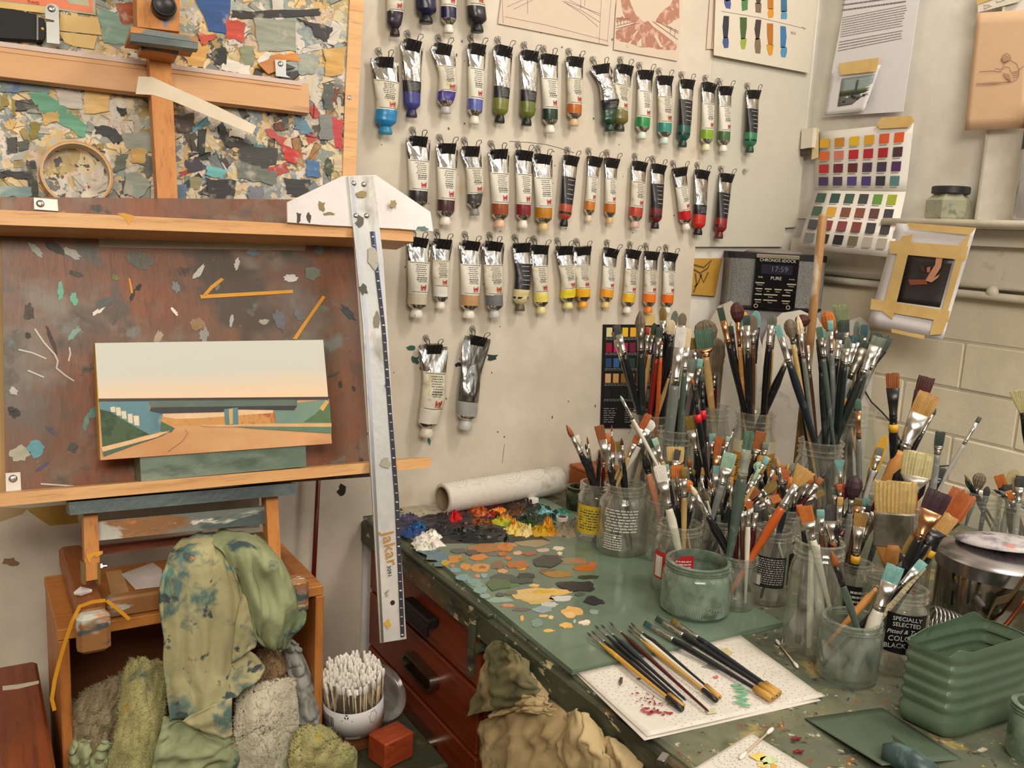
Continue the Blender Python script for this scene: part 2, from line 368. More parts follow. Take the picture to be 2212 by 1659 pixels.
# ------------------------------------------------------------------ glass palette
palg = splat('green_glass_palette', rgb(104, 124, 106), [(rgb(118, 140, 122), 3, .45, .3, 2), (rgb(92, 106, 86), 5, .55, .2, 5)], .12, 0)
GO = .0075
PALP = [(823, 1111), (1172, 1074), (1692, 1344), (1236, 1447)]
GP = [DESK.at(*p, GO) for p in PALP]
palette = tag(MB().prism(GP, (0, 0, -.007)).build('glass_palette', palg), 'sheet of green glass palette with mixed paint piles along back edge', 'palette')
PG = Plane((0, 0, DZ+GO), (0, 0, 1))
tape_green = P('palette_edge', rgb(52, 58, 48), .5)
paintcols = {}
def paint(c, rough=.32):
    c = tuple(int(x/8)*8 for x in c); k = 'oil_paint_%d_%d_%d' % c
    return P(k, rgb(*c), rough, var=.15, scale=120, bump=.25, bs=220)
# crusty piles at the back of the palette: (px, py, rx, ry, height m, colour)
piles = [(905, 1105, 45, 13, .004, (176, 168, 150)), (960, 1100, 45, 12, .005, (196, 190, 176)), (1010, 1090, 30, 8, .005, (52, 40, 44)), (1062, 1090, 30, 8, .006, (96, 34, 40)),
 (1118, 1090, 36, 10, .006, (62, 40, 30)), (1092, 1078, 40, 5, .005, (84, 36, 40)), (1130, 1085, 20, 7, .010, (26, 32, 26)), (1118, 1079, 12, 5, .011, (212, 190, 20)), (1160, 1100, 34, 9, .008, (30, 40, 34)), (1190, 1118, 34, 8, .006, (26, 60, 54)),
 (895, 1132, 34, 10, .005, (60, 58, 92)), (945, 1122, 50, 10, .006, (48, 42, 50)), (1005, 1112, 46, 10, .005, (76, 40, 46)), (1030, 1103, 34, 7, .006, (150, 44, 44)),
 (983, 1121, 16, 10, .012, (214, 22, 34)), (1038, 1112, 22, 8, .012, (178, 84, 12)), (1062, 1116, 16, 6, .010, (150, 40, 12)), (1078, 1109, 24, 7, .009, (226, 132, 18)), (1105, 1112, 30, 8, .006, (96, 60, 26)), (1040, 1130, 30, 8, .006, (150, 84, 24)), (1140, 1120, 40, 10, .007, (30, 42, 32)),
 (1188, 1114, 26, 8, .007, (128, 196, 200)), (1212, 1108, 18, 7, .006, (52, 120, 108)), (1176, 1108, 14, 6, .006, (110, 190, 190)),
 (890, 1150, 34, 12, .006, (24, 66, 130)), (902, 1142, 22, 8, .008, (36, 104, 170)), (950, 1145, 50, 12, .006, (34, 34, 40)), (1000, 1138, 40, 10, .006, (56, 36, 38)), (1010, 1155, 60, 12, .007, (30, 32, 36)), (1060, 1150, 40, 11, .006, (34, 34, 36)), (1040, 1166, 50, 8, .006, (28, 32, 38)),
 (1082, 1131, 30, 8, .008, (176, 178, 24)), (1105, 1136, 20, 7, .007, (140, 160, 40)), (1140, 1135, 22, 8, .008, (44, 72, 30)), (1118, 1146, 28, 13, .011, (230, 206, 110)), (1110, 1142, 12, 8, .015, (240, 170, 60)), (1135, 1152, 16, 10, .010, (232, 210, 150)), (1165, 1150, 26, 10, .009, (206, 160, 24)), (1184, 1140, 13, 12, .016, (240, 170, 24)), (1190, 1152, 14, 6, .008, (212, 150, 20)),
 (925, 1170, 36, 14, .009, (240, 238, 230)), (918, 1182, 26, 9, .007, (236, 232, 222)), (932, 1160, 20, 8, .011, (244, 242, 236)), (1225, 1150, 26, 12, .005, (166, 150, 122)), (1235, 1132, 20, 10, .004, (110, 106, 88)), (885, 1120, 24, 8, .006, (80, 78, 110)), (1215, 1142, 16, 7, .006, (150, 140, 110)), (1000, 1095, 24, 6, .006, (186, 150, 96)), (975, 1108, 22, 6, .006, (60, 52, 56)), (1090, 1122, 20, 6, .008, (200, 120, 24))]
def crust(cx, cy, rx, ry, h, seed):
    """knobbly heap of oil paint on the palette"""
    m = MB(); R = random.Random(seed); nr, ns = 5, 22; c = PG.at(cx, cy); ex = PG.at(cx+rx, cy)-c; ey = PG.at(cx, cy-ry)-c
    rings = []
    for i in range(nr+1):
        k = 1-i/nr*.93
        rr = []
        for j in range(ns):
            a = 2*math.pi*j/ns; q = k*(1+.35*noise.noise(V((math.cos(a)*1.6+seed, math.sin(a)*1.6, i*.3)))+(R.uniform(-.16, .16)))
            z = h*(1-k**2.2)*R.uniform(.35, 1.5)
            rr.append(c+ex*math.cos(a)*q+ey*math.sin(a)*q+V((0, 0, z+(.0001 if i else 0))))
        rings.append(rr)
    return m.loft(rings)
RC = random.Random(31)
for k in range(150):
    x, y, rx, ry, h, c = RC.choice(piles); an = RC.uniform(0, 6.28); q = RC.uniform(.2, 1.15); v = RC.uniform(.75, 1.25)
    piles.append((x+rx*q*math.cos(an), y+ry*q*math.sin(an), RC.uniform(4, 10), RC.uniform(2, 4.5), RC.uniform(.004, .010), tuple(min(255, int(z_*v)) for z_ in c)))
piles = [p for p in piles if not (p[1]+p[3] > 1175 and p[0] > 975) and p[0] > 866]
piles.insert(0, (1040, 1130, 175, 38, .003, (44, 40, 40)))
for i, (x, y, rx, ry, h, c) in enumerate(piles):
    autosmooth(crust(x, y, rx, ry, h, i).build('paint_pile', paint(c), palette), 50)
dabs = [(985, 1207, 18, 8, (214, 140, 52)), (998, 1208, 8, 4, (150, 120, 60)), (1035, 1203, 20, 7, (214, 134, 48)), (1050, 1183, 42, 10, (172, 112, 48)), (1090, 1182, 20, 9, (206, 126, 40)), (1100, 1177, 20, 5, (186, 150, 104)), (1150, 1173, 34, 8, (166, 146, 116)), (1172, 1188, 16, 4, (200, 190, 170)), (1207, 1184, 13, 4, (236, 222, 198)), (1209, 1195, 6, 3.5, (240, 220, 180)),
 (940, 1200, 22, 10, (110, 134, 140)), (955, 1205, 14, 10, (96, 130, 150)), (925, 1188, 22, 8, (92, 120, 140)), (990, 1189, 16, 5, (88, 92, 80)), (1020, 1193, 16, 5, (82, 78, 68)), (1070, 1195, 22, 5, (110, 110, 98)), (1118, 1194, 10, 4, (226, 170, 140)), (1145, 1195, 16, 4, (160, 96, 66)), (1098, 1205, 8, 4, (206, 112, 50)), (1085, 1196, 10, 4, (190, 110, 60)),
 (1007, 1224, 12, 7, (220, 150, 66)), (1037, 1226, 20, 10, (214, 150, 72)), (1042, 1225, 8, 3, (150, 110, 60)), (1075, 1220, 16, 9, (130, 96, 70)), (1120, 1219, 24, 8, (178, 110, 40)), (1126, 1226, 11, 5, (226, 180, 40)), (985, 1231, 12, 5, (130, 160, 168)), (978, 1222, 5, 4, (200, 130, 100)), (1085, 1233, 11, 4, (214, 160, 120)), (1185, 1212, 30, 13, (58, 60, 60)), (1198, 1205, 22, 5, (86, 80, 74)), (1235, 1210, 34, 7, (150, 130, 96)), (1250, 1212, 20, 5, (170, 120, 90)), (1262, 1226, 26, 7, (184, 104, 44)), (1280, 1219, 8, 6, (204, 110, 70)),
 (1185, 1235, 20, 6, (120, 92, 66)), (1205, 1240, 30, 8, (166, 124, 50)), (1000, 1247, 16, 7, (130, 164, 166)), (1022, 1255, 16, 6, (132, 160, 158)), (1046, 1243, 8, 5, (130, 170, 176)), (1032, 1244, 6, 3, (226, 150, 100)), (1090, 1249, 30, 10, (76, 84, 72)), (1138, 1243, 20, 6, (40, 52, 44)), (1125, 1254, 26, 7, (62, 78, 68)), (1075, 1262, 26, 12, (84, 108, 66)), (1105, 1262, 18, 6, (92, 120, 72)), (1030, 1262, 14, 6, (140, 166, 164)), (1038, 1274, 16, 8, (134, 164, 152)), (1155, 1264, 12, 3, (226, 190, 120)),
 (1248, 1266, 40, 11, (44, 44, 44)), (1222, 1262, 20, 7, (50, 50, 48)), (1273, 1246, 24, 4, (50, 58, 44)), (1150, 1283, 42, 12, (216, 186, 120)), (1190, 1278, 40, 8, (226, 190, 110)), (1175, 1278, 24, 4, (214, 170, 50)), (1160, 1295, 34, 9, (206, 176, 110)), (1080, 1295, 28, 6, (150, 168, 152)), (1048, 1286, 12, 5, (150, 174, 160)), (1104, 1280, 14, 5, (112, 104, 90)), (1080, 1284, 9, 4, (80, 80, 84)), (1212, 1292, 24, 6, (210, 214, 208)), (1186, 1305, 20, 5, (196, 204, 198)), (1172, 1316, 22, 7, (150, 164, 170)), (1280, 1297, 20, 9, (38, 38, 40)), (1096, 1307, 13, 3, (214, 140, 100)), (1124, 1316, 20, 4, (104, 98, 88)), (1236, 1321, 22, 11, (226, 180, 104)), (1230, 1328, 12, 6, (232, 196, 130)), (1282, 1321, 11, 5, (150, 166, 160)), (1128, 1335, 4, 6, (230, 180, 90)), (1173, 1330, 10, 3, (230, 186, 110)), (1190, 1333, 6, 4, (232, 200, 150)), (1160, 1345, 14, 8, (122, 150, 136)), (1224, 1350, 14, 6, (232, 188, 110)), (1264, 1344, 13, 5, (240, 230, 210)), (1186, 1362, 11, 3.5, (226, 186, 100)), (1241, 1342, 3, 4, (190, 196, 186)), (1300, 1302, 8, 2, (50, 50, 50)), (1252, 1283, 10, 4, (84, 92, 82)), (962, 1215, 10, 5, (200, 160, 60)), (948, 1218, 12, 5, (100, 128, 140))]
for i, (x, y, rx, ry, c) in enumerate(dabs):
    m = MB(); th = .0006+.0002*(i % 5)
    m.prism([PG.at(a, b, th) for a, b in blob(x, y, rx, ry, i+40, 13, .22)], (0, 0, -th+.0001))
    m.build('paint_dab', paint(c, .22), palette)
# ================================================================== EASEL SIDE
pine = wood('pine', rgb(220, 172, 116), rgb(204, 150, 94), .45, 'x', 12, [(rgb(120, 112, 92), 10, .64, .08, 3), (rgb(60, 62, 66), 40, .70, .03, 8)])
pineraw = wood('pine_raw', rgb(224, 178, 120), rgb(206, 152, 98), .5, 'x', 12)
palewood = wood('pale_painted_wood', rgb(212, 166, 120), rgb(198, 148, 102), .5, 'x', 5)
beech = wood('orange_beech', rgb(202, 138, 72), rgb(184, 116, 54), .42, 'z', 10, [(rgb(92, 122, 150), 16, .66, .05, 3), (rgb(70, 66, 60), 26, .68, .04, 6)])
beechx = wood('orange_beech_x', rgb(196, 130, 68), rgb(172, 106, 50), .42, 'x', 10, [(rgb(110, 120, 118), 14, .57, .06, 3), (rgb(190, 196, 190), 20, .63, .05, 6), (rgb(60, 66, 66), 22, .63, .05, 9)])
crusted = splat('paint_crusted_rail', rgb(150, 104, 60), [(rgb(110, 118, 112), 12, .46, .06, 1), (rgb(186, 186, 176), 18, .55, .05, 2), (rgb(70, 84, 84), 20, .57, .05, 3), (rgb(120, 126, 160), 14, .64, .05, 6), (rgb(196, 120, 44), 22, .62, .05, 8), (rgb(220, 216, 206), 30, .66, .04, 11)], .5, .6, 90, (.5, 1, 1.4))
tealwood = splat('slate_teal_paint', rgb(84, 96, 96), [(rgb(108, 122, 118), 14, .52, .1, 2), (rgb(62, 70, 74), 18, .55, .1, 5), (rgb(214, 214, 206), 60, .74, .03, 8)], .45, .4, 120, (.4, 1, 1.6))
greenblock = splat('green_block_paint', rgb(88, 108, 94), [(rgb(120, 134, 118), 10, .5, .12, 2), (rgb(70, 86, 74), 16, .56, .1, 5), (rgb(176, 140, 90), 12, .68, .05, 9)], .5, .4, 110, (.5, 1, 1.5))
maho_board = wood('mahogany_board', rgb(136, 80, 48), rgb(112, 64, 38), .42, 'z', 8, [(rgb(100, 90, 80), 4.5, .37, .24, 6), (rgb(124, 116, 104), 9, .53, .14, 16), (rgb(84, 76, 68), 14, .58, .08, 26), (rgb(78, 66, 56), 7, .58, .08, 2), (rgb(112, 116, 110), 13, .64, .05, 4), (rgb(60, 52, 48), 24, .66, .05, 7), (rgb(206, 204, 196), 46, .72, .03, 9), (rgb(176, 118, 60), 30, .70, .05, 12), (rgb(70, 120, 120), 28, .72, .03, 14)])
knife = patchwork('knife_strokes', [rgb(*c) for c in ((206, 200, 188), (168, 168, 158), (222, 190, 132), (138, 144, 138), (216, 208, 198), (226, 204, 160), (190, 166, 110), (226, 216, 206), (150, 164, 156), (214, 178, 110), (176, 178, 172), (196, 188, 172), (110, 108, 102), (166, 142, 84), (222, 206, 166), (130, 144, 152), (186, 176, 158), (72, 72, 70), (214, 186, 168))], (18, 46))
mtape = splat('masking_tape', rgb(222, 190, 124), [(rgb(206, 170, 104), 20, .5, .2, 1)], .6, .2, 200)
ytape = P('yellow_tape', rgb(214, 150, 34), .5, var=.15)
E = EAS
tilt = lambda: None
# paint-covered panel leaning behind the easel mast
pn = thing('painted_board', 'tall board covered in dried knife strokes with a pine edge strip', 'board', E.at(380, 440, -.05))
slab('panel_face', [(-40, -40), (784, -40), (781, 0), (752, 400), (748, 470), (-40, 470)], E, -.050, .010, knife, pn)
slab('edge_strip', [(756, -40), (789, -40), (786, 0), (775, 200), (768, 385), (740, 385), (746, 200), (756, 0)], E, -.047, .012, pineraw, pn)
MB().lathe([(.003, 0), (.003, .002), (0, .003)], 10, E.at(755, 211, -.047), E.n).build('nail', steel, pn)
strokes = [([(60, 200), (95, 195), (190, 270), (182, 300), (130, 265), (78, 235)], (96, 158, 128)), ([(66, 228), (84, 222), (82, 238)], (92, 70, 70)), ([(66, 262), (90, 265), (78, 300), (64, 298)], (132, 118, 30)), ([(90, 245), (125, 240), (128, 262), (96, 270)], (206, 168, 96)),
 ([(205, 270), (235, 272), (252, 285), (228, 297), (208, 288)], (38, 44, 44)), ([(250, 230), (272, 232), (275, 248), (258, 248)], (36, 40, 38)), ([(415, -20), (500, -20), (490, 70), (452, 66)], (36, 80, 142)), ([(500, 20), (560, 25), (690, 18), (690, 32), (560, 40), (502, 38)], (44, 40, 42)), ([(640, 40), (690, 50), (720, 60), (705, 90), (680, 78), (672, 60)], (40, 38, 42)), ([(700, 38), (715, 45), (770, 70), (772, 92), (740, 88)], (70, 140, 148)), ([(740, 15), (768, 12), (764, 38), (742, 36)], (110, 172, 156)),
 ([(455, 115), (480, 98), (492, 112), (490, 138), (462, 140)], (36, 34, 34)), ([(490, 40), (530, 48), (525, 90), (486, 80)], (194, 70, 52)), ([(550, 40), (640, 45), (640, 110), (560, 112)], (150, 154, 140)), ([(398, 100), (450, 98), (440, 145), (405, 140)], (206, 158, 84)), ([(425, 70), (470, 75), (440, 100)], (190, 76, 54)), ([(210, 20), (300, 35), (290, 100), (225, 90)], (128, 162, 148)), ([(250, 10), (290, 5), (300, 55), (262, 50)], (160, 80, 46)), ([(640, 115), (690, 118), (680, 160), (645, 160)], (150, 158, 148)),
 ([(700, 180), (722, 178), (718, 240), (698, 235)], (76, 82, 80)), ([(722, 190), (735, 192), (728, 225), (716, 220)], (110, 50, 40)), ([(690, 245), (730, 250), (728, 300), (690, 300)], (116, 120, 118)), ([(715, 255), (742, 260), (738, 330), (722, 310)], (184, 44, 48)), ([(635, 255), (660, 258), (680, 285), (660, 292), (636, 275)], (92, 132, 150)), ([(590, 265), (612, 262), (615, 280), (594, 282)], (96, 52, 32)), ([(575, 275), (620, 300), (610, 315), (578, 292)], (176, 70, 66)), ([(610, 310), (650, 330), (640, 355), (612, 345)], (186, 44, 36)), ([(480, 260), (500, 300), (550, 312), (540, 325), (490, 315), (470, 285)], (40, 42, 38)), ([(500, 275), (535, 280), (528, 300), (495, 295)], (214, 206, 190)), ([(520, 315), (600, 318), (598, 355), (560, 365), (515, 350)], (58, 56, 54)), ([(508, 345), (560, 360), (600, 375), (590, 400), (515, 385)], (104, 110, 104)), ([(375, 250), (420, 245), (418, 285), (380, 285)], (66, 52, 44)), ([(400, 345), (430, 340), (445, 365), (405, 372)], (48, 48, 62)), ([(445, 355), (490, 370), (480, 385), (448, 380)], (96, 170, 170)), ([(445, 385), (510, 390), (505, 430), (455, 432)], (34, 36, 34)), ([(660, 345), (690, 348), (692, 385), (662, 380)], (62, 110, 158)), ([(380, 400), (402, 395), (405, 440), (384, 440)], (86, 116, 140)), ([(615, 385), (670, 390), (665, 425), (620, 420)], (40, 46, 44)), ([(540, 400), (570, 405), (565, 440), (535, 438)], (118, 122, 132)), ([(410, 380), (440, 385), (430, 410), (408, 405)], (132, 128, 92)),
 ([(0, 370), (70, 368), (80, 380), (60, 385), (0, 382)], (34, 34, 30)), ([(55, 345), (75, 348), (82, 425), (65, 425), (60, 380)], (44, 46, 38)), ([(35, 305), (60, 300), (60, 320), (40, 326)], (70, 78, 66)), ([(250, 335), (275, 330), (268, 365), (245, 372)], (92, 100, 84)), ([(262, 285), (330, 285), (330, 330), (270, 322)], (146, 150, 138)), ([(270, 375), (300, 370), (330, 400), (300, 430), (268, 420)], (154, 164, 152)), ([(285, 320), (318, 322), (312, 355), (284, 350)], (206, 166, 96)), ([(205, 310), (225, 308), (222, 330)], (150, 124, 40)), ([(0, 205), (16, 206), (18, 226), (0, 240)], (140, 124, 44)), ([(24, 216), (34, 214), (34, 250), (26, 252)], (142, 120, 50)), ([(0, 170), (110, 180), (105, 200), (0, 196)], (120, 140, 142)), ([(10, 180), (45, 180), (40, 198), (12, 198)], (92, 120, 156)), ([(120, 190), (180, 200), (175, 235), (130, 228)], (196, 190, 182)), ([(180, 195), (235, 200), (235, 240), (185, 245)], (220, 182, 116)), ([(0, 400), (70, 405), (68, 425), (0, 425)], (130, 156, 156)), ([(300, 0), (340, -5), (345, 20)], (200, 60, 44)), ([(520, 100), (548, 98), (548, 140), (520, 138)], (132, 140, 112)), ([(580, 120), (640, 115), (650, 130), (590, 132)], (204, 130, 54)), ([(700, 105), (745, 100), (742, 160), (705, 165)], (206, 160, 80)), ([(705, 340), (718, 345), (716, 380), (704, 378)], (52, 70, 44))]
RK = random.Random(77)
WHOLE = [(206, 200, 190), (170, 170, 160), (222, 188, 128), (140, 146, 140), (218, 212, 204), (196, 170, 120), (230, 222, 214), (156, 168, 160)]
LOWL = [(176, 172, 160), (140, 144, 136), (206, 170, 104), (96, 98, 92), (206, 196, 180), (60, 60, 58), (150, 130, 70), (120, 140, 136), (222, 196, 150)]
LOWR = [(56, 54, 54), (92, 92, 90), (130, 130, 126), (170, 60, 54), (110, 120, 124), (70, 62, 50), (196, 180, 150), (44, 46, 44), (90, 140, 150), (150, 110, 60)]
for k in range(190):
    x = RK.uniform(0, 735); y = RK.uniform(-10, 440)
    c = RK.choice(WHOLE if y < 150 else (LOWL if x < 350 else LOWR)); l = RK.uniform(9, 34); w0 = RK.uniform(5, 15); an = RK.uniform(0, 3.14)
    ca_, sa_ = math.cos(an), math.sin(an); pts = []
    for q in range(9): pts.append((-l+2*l*q/8, -w0*(1-.25*RK.random())))
    for q in range(5): pts.append((l*(1+RK.uniform(-.25, .2)), -w0+2*w0*q/4))
    for q in range(9): pts.append((l-2*l*q/8, w0*(1-.25*RK.random())))
    for q in range(5): pts.append((-l*(1+RK.uniform(-.2, .1)), w0-2*w0*q/4))
    strokes.insert(0, ([(x+a*ca_-b*sa_, y+a*sa_+b*ca_) for a, b in pts if True], c))
strokes = [(p, c) for p, c in strokes if max(a for a, b in p) < 752]
for i, (pts, c) in enumerate(strokes):
    q = []
    R = random.Random(i)
    if len(pts) > 20: q = pts
    else:
        for k in range(len(pts)):
            a, b = pts[k], pts[(k+1) % len(pts)]
            for u in (0, .2, .4, .6, .8): q.append((a[0]*(1-u)+b[0]*u+R.uniform(-3, 3), a[1]*(1-u)+b[1]*u+R.uniform(-3, 3)))
    nm = 'knife_paint_%d_%d_%d' % c
    if nm not in MATS:
        t = NT(nm); n_ = t.noise(140, 4, t.co((1, 1, .18) if sum(c) % 2 else (.18, 1, 1))); n2 = t.noise(45, 3); cc = rgb(*c)
        col = t.mix(t.thr(n_.outputs[0], .35, .7), dk(cc, .78), dk(cc, 1.12)); col = t.mix(t.thr(n2.outputs[0], .58, .72), col, t.mix(.55, cc, rgb(196, 186, 168))); t.bump(n_.outputs[0], .6); MATS[nm] = t.fin(col, .5)
    slab('paint_stroke', q, E, -.0497+.0000085*i, .0008, MATS[nm], pn)
# things fixed to the panel
nt = tag(slab('printed_note', [(-30, -40), (204, -40), (207, 33), (100, 18), (-30, 2)], E, -.0475, .0008, P('note_grey', rgb(176, 170, 140), .6)), 'salmon and grey printed paper note reading TWO on the panel', 'note')
slab('note_border', [(-30, -38), (198, -38), (200, 27), (100, 13), (-30, -3)], E, -.0472, .0003, P('note_salmon', rgb(226, 128, 92), .6), nt)
slab('note_centre', [(0, -40), (182, -40), (193, 14), (150, 8), (140, -4), (40, -12)], E, -.0469, .0003, P('note_pale', rgb(178, 178, 152), .6), nt)
a, b = E.at(60, 7, -.0464), E.at(150, 17, -.0464)
lettering('note_lettering', 'TWO', a, b-a, E.n.cross(b-a), .0055, P('note_red', rgb(176, 40, 34), .6), nt)
dv = thing('roller_blind_bracket', 'black metal plate with grey strap fixed to painted panel', 'bracket', E.at(50, 90, -.04))
slab('plate', [(-30, 14), (30, 20), (80, 31), (80, 36), (95, 40), (99, 52), (99, 76), (92, 86), (-30, 80)], E, -.036, .010, blackm, dv)
slab('rib', [(79, 32), (83, 32), (83, 86), (79, 86)], E, -.0345, .002, P('rib_grey', rgb(120, 120, 118), .4, .6), dv)
MB().lathe([(.0022, 0), (.0016, .0005), (0, .0005)], 10, E.at(92, 62, -.0358), E.n).build('hole', P('brass_dot', rgb(196, 150, 70), .4, .8), dv)
sb = thing('steel_strap', 'rounded steel strap with one screw beside black plate', 'bracket', E.at(112, 90, -.04))
arc = [(112+15*math.cos(q), 20+12*-math.sin(q)) for q in [math.pi*k/8 for k in range(9)]]
slab('strap', arc+[(98, 40), (117, 44), (117, 48), (100, 47), (101, 92), (129, 95)], E, -.0335, .002, P('zinc', rgb(186, 190, 188), .4, .7), sb)
MB().lathe([(.0048, 0), (.0045, .0012), (.002, .0020), (0, .002)], 14, E.at(111, 19, -.0335), E.n).build('screw', steel, sb, True)
for i, (pts, lab) in enumerate(((([(130, 30), (212, 40), (220, 76), (128, 66)]), 'wide strip of yellow masking tape beside steel strap'), (([(126, 68), (210, 78), (203, 106), (160, 100), (140, 92)]), 'lower strip of yellow masking tape above the pale rail'), (([(-20, 2), (97, 14), (97, 29), (-20, 14)]), 'yellow masking tape strip above the black plate'))):
    tag(slab('masking_tape', pts, E, -.0478+.0003*i, .0003, mtape), lab, 'tape')
ob = thing('corner_clip', 'small zinc clip screwed over a chip of orange wood', 'bracket', E.at(600, 165, -.04))
slab('wood_chip', [(557, 137), (592, 124), (638, 146), (600, 152), (580, 160)], E, -.043, .004, beechx, ob)
slab('clip', [(594, 129), (618, 130), (618, 162), (628, 168), (596, 164)], E, -.040, .002, P('zinc', rgb(186, 190, 188), .4, .7), ob)
MB().lathe([(.0042, 0), (.004, .001), (.0018, .0018), (0, .0018)], 14, E.at(606, 138, -.040), E.n).build('screw', steel, ob, True)
# pale rail behind the mast
rl = thing('canvas_rail', 'pale wooden rail with lilac top strip crossing the painted panel', 'rail', E.at(330, 200, -.03))
slab('rail', [(-40, 100), (667, 181), (668, 244), (-40, 160)], E, -.0285, .014, palewood, rl)
slab('top_strip', [(-40, 84), (652, 176), (651, 185), (-40, 95)], E, -.0270, .018, P('lilac_white', rgb(206, 184, 172), .5), rl)
slab('lower_step', [(-40, 96), (650, 187), (650, 193), (-40, 106)], E, -.0275, .004, palewood, rl)
tp = tag(slab('masking_tape_strip', [(293, 203), (299, 165), (328, 166), (372, 186), (470, 230), (554, 272), (545, 290), (460, 255), (372, 218), (330, 205)], E, -.0025, .0004, splat('pale_tape', rgb(222, 210, 190), [(rgb(206, 190, 160), 9, .5, .2, 1)], .6, .3)), 'pale masking tape stretched diagonally over mast and rail', 'tape')
# tape roll standing on the bar
rc = E.at(167, 373, -.022); rr = scale_at(rc)
m = MB(); R3 = E.n.to_track_quat('Z', 'Y').to_matrix()
def ring_prof(ro, ri, h): return [(ri, 0), (ro, 0), (ro, h), (ri, h), (ri, 0)]
tr = thing('tape_roll', 'nearly used up roll of amber tape standing on the pine bar', 'tape', rc-EASUP*.0415)
m.lathe(ring_prof(.0425, .0405, .020), 40, rc-E.n*.024, E.n, cap=False).build('tape_band', P('amber_tape', rgb(196, 132, 36), .25, var=.1), tr, False)
MB().lathe(ring_prof(.0404, .0388, .020), 40, rc-E.n*.024, E.n, cap=False).build('core', P('tape_core', rgb(196, 178, 150), .5), tr, False)
# ---- the easel itself
ez = thing('table_easel', 'orange wooden table easel crusted with paint standing on crate', 'easel', (.235, -.29, .827))
slab('mast', [(300, -60), (350, -60), (369, 112), (386, 470), (343, 470), (321, 108)], E, -.0030, .022, beech, ez)
cl = slab('clamp_block', [(294, -60), (388, -60), (388, 68), (297, 58)], E, .030, .032, beech, ez)
kn = MB().lathe([(.0105, 0), (.0150, .003), (.0155, .012), (.0145, .015), (.013, .0155), (.0125, .0145), (0, .0145)], 28, E.at(351, 20, .030), E.n).build('clamp_knob', black, cl, True)
slab('clamp_shelf', [(283, 57), (428, 80), (428, 92), (282, 70)], E, .052, .05, beechx, ez)
slab('clamp_lip', [(282, 71), (428, 93), (428, 106), (282, 88)], E, .056, .012, tealwood, ez)
slab('clamp_underside', [(304, 96), (386, 110), (384, 119), (306, 105)], E, .030, .03, beechx, ez)
slab('bottom_shelf', [(148, 1085), (640, 1043), (643, 1068), (151, 1113)], E, .056, .040, tealwood, ez)
slab('front_bar', [(206, 1126), (582, 1093), (584, 1130), (212, 1168)], E, .030, .018, crusted, ez)
slab('rear_bar', [(212, 1180), (470, 1150), (470, 1166), (214, 1199)], E, -.030, .016, wood('dark_orange_beech', rgb(150, 72, 30), rgb(120, 52, 22), .5, 'x'), ez)
for pts in ([(180, 1108), (211, 1106), (217, 1250), (184, 1256)], [(574, 1070), (600, 1068), (607, 1210), (582, 1212)]):
    lg = slab('leg', pts, E, .040, .022, beech, ez)
for i, x in enumerate((182, 214)):
    m = MB().prism([E.at(x+dx, y, .042) for dx, y in ((-3, 1215), (3, 1215), (4, 1262), (-2, 1264))], E.n*-.028); m.build('hinge_plate', P('brass_plate', rgb(150, 120, 70), .35, .9), ez)
MB().tube([E.at(212, 1224, .02), E.at(231, 1222, .02)], .0025, 8).tube([E.at(216, 1224, .02), E.at(221, 1223, .02)], .005, 6).build('pivot_bolt', steel, ez)
ZC = .825
TOPC = Plane((0, 0, ZC), (0, 0, 1))
for (fx, fy), (bx, by), wd in (((198, 1318), (152, 1178), .030), ((630, 1246), (560, 1160), .030)):
    a = TOPC.at(fx, fy, .030); b = TOPC.at(bx, by, .030); b.y = max(min(b.y, -.10), -.16); d = (b-a); d.z = 0; L = d.length; d.normalize(); R = Matrix((d, V((-d.y, d.x, 0)), V((0, 0, 1)))).transposed()
    MB().bbox((a+b)/2-V((0, 0, .0145)), (L, wd, .030), .004, R).build('base_runner', wood('runner_beech', rgb(160, 96, 48), rgb(130, 74, 34), .5, 'y'), ez)
    MB().bbox(a-d*.010-V((0, 0, .022)), (.022, .036, .048), .006, R).build('front_foot', crusted, ez)
a, b = TOPC.at(226, 1282, .026), TOPC.at(628, 1238, .026); b.y = a.y = (a.y+b.y)/2
d = (b-a).normalized(); R = Matrix((d, V((-d.y, d.x, 0)), V((0, 0, 1)))).transposed()
MB().bbox((a+b)/2-V((0, 0, .012)), ((b-a).length, .018, .026), .003, R).build('base_front_rail', crusted, ez)
# main board and ledges
bd = thing('backing_board', 'reddish mahogany board spattered with paint resting on easel', 'board', E.at(400, 1060, -.005))
slab('board', [(2, 425), (756, 432), (764, 520), (800, 1030), (13, 1085)], E, 0, .003, maho_board, bd)
slab('ply_edge', [(-30, 425), (2, 425), (13, 1085), (-20, 1085)], E, -.004, .006, P('ply_edge', rgb(170, 136, 84), .6, var=.3, scale=12), bd)
for pts, sp in (([(12, 1022), (44, 1020), (46, 1062), (13, 1064)], (28, 1034)), ([(73, 427), (124, 431), (126, 456), (74, 452)], (87, 440))):
    p = slab('corner_plate', pts, E, .003, .003, P('white_zinc', rgb(212, 208, 200), .4, .3), bd)
    MB().lathe([(.0048, 0), (.0045, .0012), (.002, .0020), (0, .002)], 14, E.at(*sp, .003), E.n).build('screw', steel, p, True)
slab('grey_tape', [(211, 503), (661, 526), (659, 541), (300, 536), (215, 534)], E, .0008, .0006, splat('dirty_tape', rgb(168, 150, 122), [(rgb(140, 128, 108), 12, .5, .2, 2)], .6), bd)
